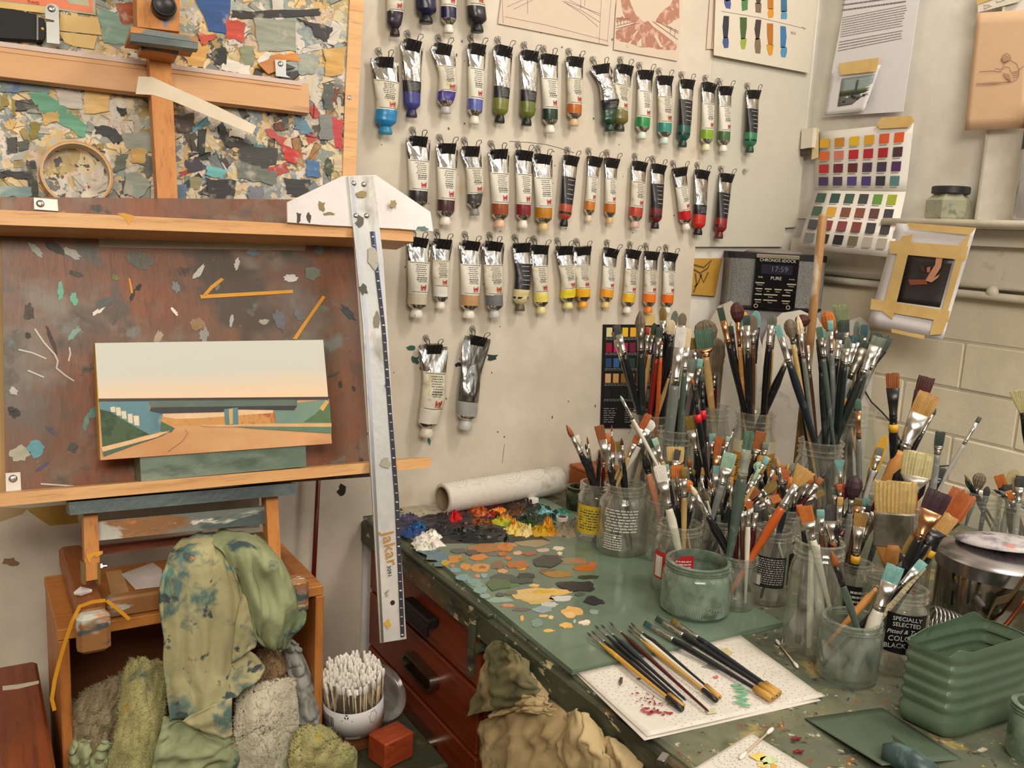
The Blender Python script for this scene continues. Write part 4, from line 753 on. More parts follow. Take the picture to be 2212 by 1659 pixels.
# sanguine drawing of tree-lined tracks
d2 = tag(slab('sanguine_drawing', [(1335, -60), (1480, -60), (1464, 132), (1326, 107)], BACK, .003, .0012, paperw), 'reddish brown drawing of a tree lined road with railings', 'drawing')
for pts in ([(1338, -20), (1355, -20), (1366, 20), (1380, 38), (1388, 45), (1362, 48), (1345, 30)], [(1462, -20), (1470, -20), (1466, 40), (1440, 55), (1415, 47), (1425, 30), (1448, 10)], [(1332, 65), (1372, 48), (1400, 46), (1462, 95), (1460, 108), (1420, 105), (1380, 100), (1330, 85)], [(1330, 40), (1345, 35), (1355, 42), (1332, 50)]):
    q = []; R = random.Random(len(pts))
    for k in range(len(pts)):
        a, b = pts[k], pts[(k+1) % len(pts)]
        for u in range(5): q.append((lerp(a[0], b[0], u/5)+R.uniform(-1.8, 1.8), lerp(a[1], b[1], u/5)+R.uniform(-1.8, 1.8)))
    slab('chalk_tone', q, BACK, .0033, .0003, sanguine, d2)
for pts in ([(1366, 78), (1376, 66), (1379, 66), (1370, 80)], [(1378, 90), (1386, 82), (1386, 100), (1376, 100)], [(1412, 76), (1418, 76), (1432, 102), (1426, 102)], [(1352, 96), (1366, 86), (1358, 104)]): slab('chalk_highlight', pts, BACK, .0036, .0003, paperw, d2)
lines('chalk_lines', d2, BACK, .0037, [[(1332, 56), (1372, 46)], [(1331, 62), (1380, 50)], [(1410, 46), (1464, 85)], [(1420, 46), (1466, 72)], [(1335, 40), (1335, 54)], [(1341, 39), (1341, 53)], [(1348, 39), (1348, 51)], [(1355, 40), (1355, 49)], [(1333, 40), (1362, 40)], [(1440, 55), (1466, 68)], [(1450, 58), (1448, 72)], [(1460, 62), (1457, 80)]], .0009, P('chalk_line', rgb(150, 96, 80), .7))
# swatch sheet with painted colour strips, and two sheets behind it
for k, (dx, lab) in enumerate(((-22, 'plain white sheet showing furthest out behind the swatch sheet'), (-12, 'plain white sheet directly behind the painted swatch sheet'))):
    tag(slab('paper_sheet', [(1560+dx, -60), (1720, -60), (1716, 100), (1548+dx+k*2, 106)], BACK, .003+.0025*k, .001, paperw), lab, 'paper')
sw = tag(slab('swatch_sheet', [(1548, -60), (1772, -60), (1765, 0), (1748, 158), (1542, 119)], BACK, .010, .0015, P('swatch_paper', rgb(214, 206, 190), .6, var=.04)), 'white sheet with two rows of painted blue green brown swatches', 'paper')
for i, (x, y0, y1, y2, ca, cb) in enumerate(((1568, 34, 82, 103, (46, 46, 60), (66, 84, 140)), (1606, 37, 84, 106, (70, 98, 48), (150, 170, 70)), (1637, 42, 84, 116, (66, 56, 56), (126, 106, 86)), (1664, 50, 98, 119, (176, 110, 36), (206, 150, 50)), (1693, 56, 103, 124, (60, 116, 170), (84, 146, 186)), (1572, -30, 0, 19, (50, 50, 90), (70, 86, 150)), (1609, -30, 0, 21, (70, 110, 70), (80, 130, 80)), (1639, -30, 8, 28, (80, 66, 60), (120, 100, 86)), (1665, -30, 20, 38, (186, 120, 40), (214, 150, 50)), (1694, -30, 25, 41, (62, 110, 150), (90, 150, 186)))):
    R = random.Random(i)
    for (a, b, c) in ((y0, y1, ca), (y1-2, y2, cb)):
        pts = [(x-6+R.uniform(-2, 2), a), (x+6+R.uniform(-2, 2), a+1), (x+6.5+R.uniform(-1, 1), (a+b)/2), (x+5+R.uniform(-2, 2), b), (x-5+R.uniform(-2, 2), b+R.uniform(-2, 4)), (x-7, (a+b)/2)]
        slab('paint_swatch', pts, BACK, .0104, .0004, P('swatch_%d_%d_%d' % c, rgb(*c), .5, var=.2), sw)
lines('pencil_lines', sw, BACK, .0104, [[(1558, 24), (1640, 38), (1740, 62)], [(1732, 58), (1741, 62), (1735, 66)]], .0009, pencil)
a, b = BACK.at(1708, 74, .0104), BACK.at(1722, 76, .0104)
lettering('pencil_lettering', 'M.H', a, b-a, V((0, 0, 1)), .009, pencil, sw)
# black printed colour chart low on the board
bc = tag(slab('printed_colour_chart', [(1303, 701), (1430, 701), (1420, 925), (1297, 925)], BACK, .0022, .0015, P('chart_black', rgb(22, 22, 24), .45, var=.05)), 'black printed colour chart low on wall behind the brush jars', 'chart')
chips = [[(226, 206, 150), (232, 190, 60), (232, 190, 40), (232, 172, 40), (230, 160, 40), (226, 150, 50), (220, 130, 40)], [(150, 34, 52), (206, 30, 110), (176, 30, 90), (120, 30, 60), (80, 50, 76), (150, 120, 160), (120, 90, 130)], [(44, 74, 116), (50, 104, 156), (130, 150, 140), (40, 70, 70), (36, 40, 40), (34, 36, 34), (60, 70, 60)], [(214, 172, 124), (210, 160, 96), (150, 106, 46), (170, 96, 50), (110, 60, 40), (150, 70, 44), (90, 50, 40)], [(30, 34, 36), (30, 30, 32), (34, 34, 36), (50, 52, 54), (170, 172, 174), (90, 90, 92), (60, 60, 62)]]
cq = ((1303, 701), (1430, 701), (1420, 925), (1297, 925))
for r, row in enumerate(chips):
    for c_, col in enumerate(row):
        u0 = .06+c_*.135; v0 = .03+r*.148
        slab('colour_chip', [quadpt(cq, u0, v0), quadpt(cq, u0+.098, v0), quadpt(cq, u0+.098, v0+.088), quadpt(cq, u0, v0+.088)], BACK, .0026, .0004, P('chip_%d_%d_%d' % col, rgb(*col), .4, var=.04), bc)
m = MB()
for r in range(5): textlines(m, [quadpt(cq, .05, .122+r*.148), quadpt(cq, .98, .122+r*.148), quadpt(cq, .98, .15+r*.148), quadpt(cq, .05, .15+r*.148)], BACK, .0025, 2, r, .35, .03, .06)
textlines(m, [quadpt(cq, .05, .80), quadpt(cq, .30, .80), quadpt(cq, .30, .95), quadpt(cq, .05, .95)], BACK, .0025, 7, 3, .3, .2, .5, .4); textlines(m, [quadpt(cq, .42, .80), quadpt(cq, .68, .80), quadpt(cq, .68, .95), quadpt(cq, .42, .95)], BACK, .0025, 7, 5, .3, .2, .5, .4)
mo_ = m.build('small_print', P('chart_print', rgb(150, 150, 150), .6), bc); mo_['kind'] = 'stuff'
tag(slab('masking_tape', [(1385, 678), (1416, 678), (1414, 703), (1382, 703)], BACK, .003, .0006, mtape), 'short masking tape tab holding the top of the black colour chart', 'tape')
# yellow card picture behind the radio
yc = tag(slab('yellow_card', [(1496, 558), (1560, 558), (1545, 640), (1493, 636)], Plane((0, .010, 0), SN), .006, .0012, P('mustard_card', rgb(190, 146, 62), .55)), 'mustard yellow card with brown line drawing beside the radio', 'card')
lines('brown_drawing', yc, Plane((0, .010, 0), SN), .0064, [[(1498, 572), (1520, 578), (1537, 562), (1528, 580), (1512, 590), (1498, 582)], [(1512, 592), (1520, 610), (1530, 588)], [(1502, 590), (1505, 615), (1498, 632)], [(1516, 592), (1508, 612), (1500, 620)]], .004, P('brown_ink', rgb(104, 80, 44), .6))
# ---- right wall
def rp(x, y, off=0): return RIGHT.at(x, y, off)
ts = tag(slab('printed_letter', [(1836, -60), (1994, -60), (1985, 0), (1950, 241), (1778, 252), (1826, 0)], RIGHT, .004, .0012, paperc), 'white printed letter taped on wall beside the corner', 'letter')
m = MB()
for q, n in ((((1821, -40), (1966, -60), (1962, 8), (1819, 28)), 6), (((1820, 36), (1962, 8), (1952, 58), (1815, 82)), 9), (((1813, 88), (1952, 63), (1950, 85), (1810, 113)), 4)):
    textlines(m, q, RIGHT, .0044, n, n, .30, .010, .05, .06)
mo_ = m.build('small_print', P('letter_ink', rgb(120, 116, 124), .7), ts); mo_['kind'] = 'stuff'
def sheet(name, q, plane, offs, mat, parent=None, nu=10, nv=10, thick=.0006):
    """curling sheet of paper: px quad with an offset function offs(u,v)"""
    m = MB(); top = [[plane.at(*quadpt(q, i/nu, j/nv), offs(i/nu, j/nv)) for i in range(nu+1)] for j in range(nv+1)]
    v = [p for r in top for p in r]; k = len(v); w = nu+1
    f = [(j*w+i, j*w+i+1, (j+1)*w+i+1, (j+1)*w+i) for j in range(nv) for i in range(nu)]
    vb = [p-plane.n*thick for p in v]; fb = [tuple(k+t for t in reversed(x)) for x in f]
    edge = [i for i in range(w)]+[j*w+nu for j in range(1, nv+1)]+[nv*w+i for i in range(nu-1, -1, -1)]+[j*w for j in range(nv-1, 0, -1)]
    fe = [(edge[i], k+edge[i], k+edge[(i+1) % len(edge)], edge[(i+1) % len(edge)]) for i in range(len(edge))]
    m.add(v+vb, f+fb+fe); return m.build(name, mat, parent, True)
cur = lambda u, v: .006+.022*max(0, (u*.7+v*.6-.55))**1.6
qp = ((1796, 158), (1902, 140), (1866, 240), (1780, 249))
ph = tag(sheet('road_photograph', qp, RIGHT, cur, paperc), 'small curling colour print of cars on a road taped to letter', 'photograph')
qi = ((1818, 170), (1891, 160), (1874, 222), (1809, 230))
def sub(q, u0, v0, u1, v1): return [quadpt(q, u0, v0), quadpt(q, u1, v0), quadpt(q, u1, v1), quadpt(q, u0, v1)]
def cur2(q, k): 
    def f(u, v):
        x, y = quadpt(q, u, v); uu = (x-1788)/100; vv = (y-150)/95; return cur(min(1, max(0, uu)), min(1, max(0, vv)))+.0006+k
    return f
for nm, (u0, v0, u1, v1), c in (('printed_sky', (0, 0, 1, .62), (150, 166, 166)), ('printed_trees', (0, .45, 1, .66), (92, 104, 60)), ('printed_bridge', (0, .52, 1, .62), (50, 50, 50)), ('printed_road', (0, .66, 1, 1), (104, 108, 110)), ('printed_mast', (.47, .12, .53, .62), (70, 74, 78))):
    qq = sub(qi, u0, v0, u1, v1); sheet(nm, qq, RIGHT, cur2(qq, .0003*(1+['printed_sky', 'printed_trees', 'printed_bridge', 'printed_road', 'printed_mast'].index(nm))), P('print_%d_%d_%d' % c, rgb(*c), .35, var=.3, scale=300), ph, 6, 4, .0002)
for i, (u, v) in enumerate(((.18, .86), (.25, .72), (.5, .75), (.62, .8), (.7, .7), (.42, .7), (.8, .72), (.9, .68))):
    qq = sub(qi, u-.04, v-.05, u+.05, v+.03); sheet('printed_car', qq, RIGHT, cur2(qq, .0022), P('print_car_%d' % (i % 3), rgb(*((50, 50, 54), (190, 190, 186), (30, 30, 34))[i % 3]), .4), ph, 2, 2, .0002)
tag(slab('masking_tape', [(1812, 137), (1899, 124), (1893, 154), (1815, 162)], RIGHT, .012, .0004, mtape), 'masking tape strip holding the top of the curling road print', 'tape')
# big colour chart: upper half flat, lower half folded out over the window board
chw = P('chart_paper', rgb(224, 220, 214), .55, var=.03)
cc_ = thing('paint_colour_chart', 'folded white paint chart with eight rows of colour squares', 'chart', rp(1850, 540, .02))
qa = ((1763, 286), (1974, 264), (1957, 413), (1760, 411)); qb = ((1760, 411), (1957, 414), (1926, 556), (1722, 536))
offb = lambda u, v: .008+.085*min(1, v*1.5)
sheet('upper_leaf', qa, RIGHT, lambda u, v: .006+.002*v, chw, cc_, 4, 6); sheet('lower_leaf', qb, RIGHT, offb, chw, cc_, 4, 8)
rowsc = [[(222, 170, 40), (198, 136, 40), (222, 186, 40), (218, 164, 40), (222, 92, 50), (228, 96, 40)], [(222, 104, 46), (206, 124, 110), (186, 34, 46), (180, 36, 50), (172, 34, 46), (78, 50, 60)], [(180, 34, 50), (110, 34, 50), (96, 40, 48), (72, 50, 76), (66, 54, 74), (84, 46, 96)], [(66, 44, 90), (66, 56, 86), (80, 66, 130), (76, 62, 124), (50, 50, 62), (88, 136, 140)], [(46, 76, 66), (48, 74, 70), (60, 80, 70), (54, 60, 62), (92, 140, 62), (150, 164, 44)], [(54, 78, 62), (206, 156, 50), (116, 70, 50), (124, 66, 52), (88, 52, 58), (52, 54, 62)], [(50, 52, 60), (120, 50, 52), (118, 52, 56), (116, 52, 50), (48, 50, 60), (50, 50, 58)], [(128, 130, 134), (60, 52, 60), (46, 48, 58), (124, 118, 96), (196, 190, 182), (200, 194, 184)]]
for r, row in enumerate(rowsc):
    q = qa if r < 4 else qb; rr_ = r % 4
    for c_, col in enumerate(row):
        u0 = .04+c_*.155; v0 = (.13 if r < 4 else .05)+rr_*(.215 if r < 4 else .225); dv = .145 if r < 4 else .155; du = .10
        f = (lambda u, v: .0085+.002*v0) if r < 4 else None
        if r < 4: pts = [RIGHT.at(*quadpt(q, a, b), .0070+.002*b) for a, b in ((u0, v0), (u0+du, v0), (u0+du, v0+dv), (u0, v0+dv))]
        else: pts = [RIGHT.at(*quadpt(q, a, b), offb(a, b)+.0010) for a, b in ((u0, v0), (u0+du, v0), (u0+du, v0+dv), (u0, v0+dv))]
        n_ = (pts[1]-pts[0]).cross(pts[3]-pts[0]).normalized(); n_ = n_ if n_.dot(CAM-pts[0]) > 0 else -n_
        MB().prism(pts, n_*.0003).build('colour_square', P('chip_%d_%d_%d' % col, rgb(*col), .45, var=.06), cc_)
        if r < 4: pts = [RIGHT.at(*quadpt(q, a, b), .0074+.002*b) for a, b in ((u0, v0+dv+.02), (u0+du*.8, v0+dv+.02), (u0+du*.8, v0+dv+.03), (u0, v0+dv+.03))]
        else: pts = [RIGHT.at(*quadpt(q, a, b), offb(a, b)+.0012) for a, b in ((u0, v0+dv+.015), (u0+du*.8, v0+dv+.015), (u0+du*.8, v0+dv+.025), (u0, v0+dv+.025))]
        MB().add(pts, [(0, 1, 2, 3)]).build('caption', P('letter_ink', rgb(96, 92, 100), .7), cc_)
tag(slab('masking_tape', [(1893, 268), (1905, 254), (1968, 250), (1976, 262), (1962, 275), (1900, 278)], RIGHT, .010, .0004, mtape), 'masking tape strip at top right of the colour chart', 'tape')
tag(slab('masking_tape', [(1755, 276), (1768, 274), (1768, 340), (1753, 345)], RIGHT, .010, .0004, P('pale_yellow_tape', rgb(222, 206, 160), .6)), 'pale tape down the left side of the colour chart', 'tape')
bkt = thing('wall_block', 'small white painted block in corner beside the colour chart', 'block', RIGHT.at(1742, 335, .02))
slab('block', [(1732, 278), (1757, 276), (1753, 318), (1729, 322)], RIGHT, .022, .02, trimw, bkt); slab('painted_shadow_strip', [(1728, 322), (1749, 322), (1748, 334), (1727, 336)], RIGHT, .014, .01, P('painted_shadow_brown', rgb(84, 72, 60), .7), bkt)  # second slab is a dark strip painting in the shadow under the block
# tan sketch and note at far right
tn = tag(sheet('tan_sketch', ((2110, 28), (2230, 20), (2212, 277), (2083, 282)), RIGHT, lambda u, v: .014+.010*v, P('tan_paper', rgb(212, 178, 144), .6, var=.04)), 'tan paper with pencil sketch of a crouching person', 'drawing')
skl = P('sketch_line', rgb(140, 108, 92), .7)
fo = lambda p: RIGHT.at(p[0], p[1], .0155+.010*((p[1]-24)/256))
m = MB()
for pl_ in ([(2108, 181), (2130, 180), (2160, 178), (2186, 177)], [(2162, 130), (2165, 120), (2174, 115), (2182, 120), (2183, 128), (2176, 134), (2166, 135), (2162, 130)], [(2172, 134), (2166, 144), (2163, 150), (2150, 148), (2150, 155), (2164, 155)], [(2182, 130), (2196, 138), (2201, 150), (2201, 162), (2196, 172), (2186, 176)], [(2164, 150), (2172, 144), (2180, 146), (2184, 156)], [(2168, 158), (2176, 172), (2184, 176)], [(2184, 157), (2200, 153)], [(2185, 160), (2201, 156)], [(2187, 164), (2201, 160)], [(2188, 168), (2199, 165)], [(2115, 155), (2150, 153)], [(2201, 150), (2212, 142)]): ribbon(m, [fo(p) for p in pl_], .0009, RIGHT.n)
m.build('sketch_lines', skl, tn)
for pts in ([(2164, 124), (2170, 118), (2180, 122), (2180, 130), (2168, 134)], [(2166, 157), (2180, 160), (2184, 174), (2174, 170)], [(2108, 180), (2140, 177), (2185, 176), (2150, 181), (2112, 182)]):
    MB().prism([fo(p) for p in pts], V((-.0003, 0, 0))).build('sketch_shading', P('sketch_tone', rgb(176, 140, 116), .7), tn)
n2 = tag(slab('handwritten_note', [(2112, -60), (2240, -60), (2200, 4), (2112, 27)], RIGHT, .012, .001, P('note_white', rgb(226, 218, 204), .6)), 'white handwritten note taped above the tan sketch', 'note')
lines('handwriting', n2, RIGHT, .0124, [[(2124, 13), (2126, 10), (2128, 14), (2131, 10), (2133, 13), (2136, 10), (2138, 12)], [(2124, 20), (2126, 16), (2128, 20), (2132, 17), (2138, 14), (2142, 13)], [(2152, 2), (2154, 6), (2158, 3), (2162, 4), (2166, 0), (2170, 2)]], .0010, skl)
tag(slab('masking_tape', [(2110, -30), (2150, -30), (2146, -2), (2110, 10)], RIGHT, .0132, .0004, mtape), 'masking tape at the corner of the handwritten note', 'tape')
# taped print of a dark picture hanging over the window board
AP = Plane((XR-.086, 0, 0), (-1, 0, 0))
tp_ = thing('taped_print', 'dark picture print framed in masking tape hanging below jar', 'print', AP.at(1960, 735))
qt = ((1937, 482), (2108, 492), (2036, 735), (1874, 700))
bow = lambda u, v: .002+.02*(v**2)+.004*math.sin(v*6+u)
sheet('white_sheet', qt, AP, bow, P('cool_paper', rgb(222, 220, 224), .6), tp_, 8, 12)
def onq(pts, k): return [AP.at(*p, bow(.5, min(1, max(0, (p[1]-485)/245)))+k) for p in pts]
def mini(name, pts, k, mat, par=tp_): return MB().prism(onq(pts, k), V((.0004, 0, 0))).build(name, mat, par)
dpic = sheet('picture', ((1961, 551), (2059, 559), (2030, 664), (1932, 651)), AP, lambda u, v: bow(.5, .28+.43*v)+.0016, P('dark_print', rgb(52, 46, 48), .4, var=.3, scale=90), tp_, 4, 8, .0006)
for pts, c in (([(2022, 557), (2036, 558), (2032, 578), (2018, 600), (2030, 592), (2026, 600), (2012, 610), (1999, 606), (2008, 590), (2020, 572)], (206, 150, 116)), ([(1962, 604), (2000, 604), (2004, 614), (1966, 616)], (140, 76, 52)), ([(1964, 606), (1976, 606), (1978, 613), (1967, 613)], (60, 44, 42)), ([(2002, 578), (2010, 576), (2008, 588), (2002, 588)], (176, 120, 92)), ([(1985, 570), (1996, 575), (2000, 588), (1990, 586)], (70, 46, 40))):
    mini('printed_shape', pts, .0048 if len(pts) > 5 else .0042, P('print_%d_%d_%d' % c, rgb(*c), .4, var=.2), tp_)
for pts in ([(1922, 520), (2092, 532), (2086, 562), (1922, 547)], [(1882, 645), (2052, 672), (2048, 696), (1880, 668)], [(1948, 510), (1972, 506), (1928, 690), (1905, 672)], [(2072, 528), (2098, 500), (2045, 680), (2030, 690)], [(1958, 481), (2108, 492), (2100, 502), (2090, 507), (1965, 494)], [(1925, 710), (1998, 725), (1996, 733), (1926, 718)], [(2018, 688), (2046, 690), (2036, 722), (2008, 724)]):
    q = pts; mm = MB(); n = 6
    if len(q) == 4:
        g = [[quadpt(q, i/n, j/n) for i in range(n+1)] for j in range(n+1)]; v = [AP.at(*p, bow(.5, min(1, max(0, (p[1]-485)/245)))+.0055) for r in g for p in r]; w = n+1
        mm.add(v, [(j*w+i, j*w+i+1, (j+1)*w+i+1, (j+1)*w+i) for j in range(n) for i in range(n)]); mm.build('masking_tape_strip', mtape, tp_, True)
    else: mini('masking_tape_strip', pts, .0050, mtape)
# hexagonal jar and a bottle on the window board
WBZ = 1.3816
hx = thing('lidded_jar', 'small six sided glass jar with black lid on window board', 'jar', (XR-.034, RIGHT.at(2046, 474, .034).y, WBZ))
hc = V((XR-.034, RIGHT.at(2046, 474, .034).y, WBZ)); s = scale_at(hc); hr = 47*s
m = MB(); hexr = lambda r, z, k=6, of=.3: [hc+V((r*math.cos(of+2*math.pi*j/k), r*math.sin(of+2*math.pi*j/k), z)) for j in range(k)]
m.loft([hexr(hr*.93, 0), hexr(hr, .004), hexr(hr, 40*s), hexr(hr*.72, 52*s), hexr(hr*.70, 58*s)]).build('glass', splat('cloudy_glass', rgb(160, 160, 138), [(rgb(120, 124, 104), 40, .55, .1, 2), (rgb(40, 60, 76), 70, .68, .04, 5), (rgb(120, 140, 140), 60, .62, .06, 8)], .15, .1), hx)
autosmooth(MB().lathe([(0, 54*s), (hr*.78, 54*s), (hr*.82, 56*s), (hr*.82, 68*s), (hr*.78, 70*s), (0, 70*s)], 30, hc).build('lid', splat('lid_black', rgb(40, 40, 42), [(rgb(206, 200, 150), 60, .72, .03, 3)], .4), hx), 40)
bo_ = thing('plastic_bottle', 'clear bottle with dark label standing at window edge', 'bottle', (XR-.040, RIGHT.at(2226, 478, .04).y, WBZ))
bcn = V((XR-.040, RIGHT.at(2230, 478, .04).y, WBZ)); s = scale_at(bcn); r0 = 40*s
MB().lathe([(0, 0), (r0*.95, 0), (r0, .004), (r0, 255*s), (r0*.6, 275*s), (r0*.4, 280*s), (r0*.4, 300*s), (0, 300*s)], 24, bcn).build('bottle', P('pewter_plastic', rgb(190, 190, 192), .2, .4, .2, 20), bo_, True)
MB().lathe([(r0*1.01, 150*s), (r0*1.012, 150*s), (r0*1.012, 205*s), (r0*1.01, 205*s)], 24, bcn, cap=False).build('dark_label', P('label_slate', rgb(58, 62, 76), .5), bo_, True)
MB().lathe([(r0*1.01, 205*s), (r0*1.012, 205*s), (r0*1.012, 222*s), (r0*1.01, 222*s)], 24, bcn, cap=False).build('orange_label', P('label_orange', rgb(196, 110, 60), .5), bo_, True)
# ---- clock radio on a storage box
rd0 = CAM + ray(1668, 667)*1.93; fx = V((_rt.x, _rt.y, 0)).normalized(); yw = math.radians(-4)
fx = V((fx.x*math.cos(yw)-fx.y*math.sin(yw), fx.x*math.sin(yw)+fx.y*math.cos(yw), 0)); fy = V((-fx.y, fx.x, 0))   # fx right, fy away from camera
s = scale_at(rd0); rw, rh, rdp = 205*s, 118*s, .095
rd = thing('clock_radio', 'silver and black clock radio dock with digital display', 'radio', rd0)
def rq(x, z, d=0): return rd0+fx*(x*rw)+V((0, 0, z*rh))-fy*d       # x -.5..5, z 0..1, d towards camera
R4 = Matrix((fx, fy, V((0, 0, 1)))).transposed()
def rbody(z0, z1, grow=0):
    pts = []
    for k in range(13):
        q = math.pi*k/12; pts.append((-.5*math.cos(q)*(1+grow), (rdp*.25*math.sin(q))))
    f = [(x, d) for x, d in pts]; b = [(.5*(1+grow), -rdp), (-.5*(1+grow), -rdp)]
    return [[rq(x, z, d+grow*.02) for x, d in f+b] for z in (z0, z1)]
gm = splat('speaker_cloth', rgb(126, 126, 124), [(rgb(90, 90, 90), 400, .5, .1, 1)], .7, .4, 500)
MB().loft(rbody(.04, .90)).build('speaker_body', gm, rd)
MB().loft(rbody(0, .05, .01)).build('base', black, rd); MB().loft(rbody(.89, 1.0, .015)).build('top_band', blackm, rd)
tdome = [[rq(.62*.5*math.cos(2*math.pi*j/24), 1.0+h_, -rdp*.45+k_*rdp*.5*math.sin(2*math.pi*j/24)) if False else rq(k_*.32*math.cos(2*math.pi*j/24), 1.0+h_, -rdp*.42+k_*rdp*.45*math.sin(2*math.pi*j/24)) for j in range(24)] for k_, h_ in ((1, 0), (.85, .045), (.5, .07), (.05, .075))]
MB().loft(tdome).build('top_dome', P('radio_grey', rgb(130, 122, 116), .45), rd, True)
fp = MB().bbox(rq(-.02, .46, rdp*.25+.001), (rw*.44, .006, rh*.90), .002, R4).build('front_panel', P('gloss_black', rgb(14, 15, 20), .15), rd)
MB().bbox(rq(-.02, .945, rdp*.25+.002), (rw*.44, .006, rh*.075), .002, R4).build('chrome_bar', P('champagne_chrome', rgb(206, 196, 176), .25, 1.0), rd)
fd = rdp*.25+.0042
MB().box(rq(-.02, .72, fd), (rw*.32, .0006, rh*.17), R4).build('display', P('display_glass', rgb(34, 34, 46), .2), fp)
ink = P('panel_print', rgb(190, 190, 188), .4)
def wr_(nm, t, x, z, size, mat=ink, al='CENTER'): lettering(nm, t, rq(x, z, fd+.0006), fx, V((0, 0, 1)), size, mat, fp, .0003, al)
wr_('brand_lettering', 'CHRONOS iiDOCK', -.02, .855, rh*.075); wr_('time_digits', '17:59', .005, .68, rh*.14, P('lcd_digit', rgb(96, 100, 116), .4)); wr_('maker_lettering', 'PURE', -.02, .535, rh*.085)
wr_('left_mark', 'DAB', -.18, .56, rh*.04); wr_('right_mark', 'snooze', .14, .55, rh*.035)
bm = P('button_bar', rgb(196, 188, 160), .35, .5)
for z, xs in ((.47, ((-.18, .10), (.14, .10))), (.365, ((-.185, .075), (-.09, .075), (.01, .08), (.115, .09))), (.265, ((-.185, .075), (-.06, .15), (.10, .09))), (.165, ((-.185, .075), (-.06, .15), (.10, .09)))):
    for x, w_ in xs:
        MB().bbox(rq(x, z, fd+.0008), (rw*w_*.95, .002, rh*.022), .0006, R4).build('button', bm, fp)
for x, z, t in ((-.18, .425, 'Volume'), (.14, .425, 'Volume'), (-.18, .315, 'Preset'), (-.09, .315, 'Info'), (.01, .315, 'Alarm'), (.115, .315, 'Menu'), (-.06, .215, 'Select'), (-.18, .115, 'Source'), (-.06, .115, 'Timer'), (.10, .115, 'Standby')): wr_('button_lettering', t, x, z, rh*.034)
for x in (-.20, .13): MB().lathe([(.0045, 0), (.0045, .001), (.003, .001), (.003, 0)], 16, rq(x, .055, fd), -fy, cap=False).build('socket_ring', bm, fp)
sbx = rq(0, 0)-V((0, 0, .001)); hh = sbx.z-DZ
MB_ = MB().bbox(sbx+fy*.050-V((0, 0, hh/2)), (rw*1.02, .115, hh-.001), .004, R4)
sbox = tag(MB_.build('storage_box', P('lilac_grey_card', rgb(150, 144, 150), .6, var=.1, scale=8)), 'tall lilac grey box under the clock radio', 'box')
cb = tag(MB().tube([RIGHT.at(x, y, .012) for x, y in ((1790, 672), (1830, 760), (1860, 830), (1882, 868), (1905, 890), (1930, 918), (1960, 990), (1990, 1010), (2060, 1005))], .0016, 6).build('power_cable', black, None, True), 'thin black cable running down the white brick wall', 'cable')
# ================================================================== JARS AND BRUSHES
gl_clear = glass('jar_glass', (.965, .978, .968, 1), .10, (.62, .60, .52, 1)); gl_dirty = glass('dirty_jar_glass', (.94, .955, .94, 1), .18, (.50, .50, .43, 1)); gl_green = glass('green_filmed_glass', (.74, .82, .76, 1), 1.05, (.20, .27, .21, 1), .1)
JAR = {}
def jar(key, rim, hw, h=None, base=None, neck=.86, mat=None, label='', z0=None, hwb=None, name='glass_jar', cat='jar', lowlabel=None):
    """rim = pixel of the mouth centre, hw = half width of the body in pixels, base = pixel y of the lower front edge (or h = height)"""
    z0 = DZ+.0003 if z0 is None else z0
    if base is not None:
        lo, hi = .03, .4
        for _ in range(40):
            mid = (lo+hi)/2; c = Plane((0, 0, z0+mid), (0, 0, 1)).at(*rim); r = hw*scale_at(c)
            f = V((c.x, c.y, z0))-HV*r*.97
            if proj(f)[1] > base: hi = mid
            else: lo = mid
        h = mid
    c = Plane((0, 0, z0+h), (0, 0, 1)).at(*rim); r = hw*scale_at(c)
    n = r*neck; t = .0028; b = V((c.x, c.y, z0))
    prof = [(0, 0), (r*.90, 0), (r, .005), (r, h*.66), (r*.985, h*.72), (lerp(n, r, .55), h*.785), (n, h*.83), (n, h*.855), (n+.0030, h*.868), (n, h*.882), (n, h*.900), (n+.0030, h*.914), (n, h*.928), (n, h*.95), (n+.0024, h*.966), (n+.0026, h*.990), (n, h), (n-t, h*.995), (n-t, h*.84), (lerp(n, r, .5)-t, h*.785), (r-t, h*.70), (r-t, .010), (r*.85, .007), (0, .006)]
    root = thing(name, label, cat, b)
    m = MB().lathe(prof, 36, b, cap=False); o = autosmooth(m.build('glass', mat or gl_clear, root, True), 38)
    JAR[key] = dict(c=b, r=r, n=n-t, h=h, z=z0, root=root, lab=lowlabel or label, rim=rim)
    return root
def wrap(key, name, a0, a1, v0, v1, mat, k=1.006, parent=None):
    """paper label wrapped round part of a jar; angles in degrees from the direction of the camera, positive to the right; v = fraction of height"""
    J = JAR[key]; c = J['c']; r = J['r']*k; n = 12; rings = []
    for vv in (v0, v1):
        rings.append([c+(-HV*math.cos(q)+V((HV.y, -HV.x, 0))*math.sin(q))*r+V((0, 0, J['h']*vv)) for q in [math.radians(lerp(a0, a1, i/n)) for i in range(n+1)]])
    return MB().loft(rings, closed=False).build(name, mat, parent or J['root'], True)
def wpt(key, a, v, k=1.01):
    J = JAR[key]; q = math.radians(a); return J['c']+(-HV*math.cos(q)+V((HV.y, -HV.x, 0))*math.sin(q))*J['r']*k+V((0, 0, J['h']*v))
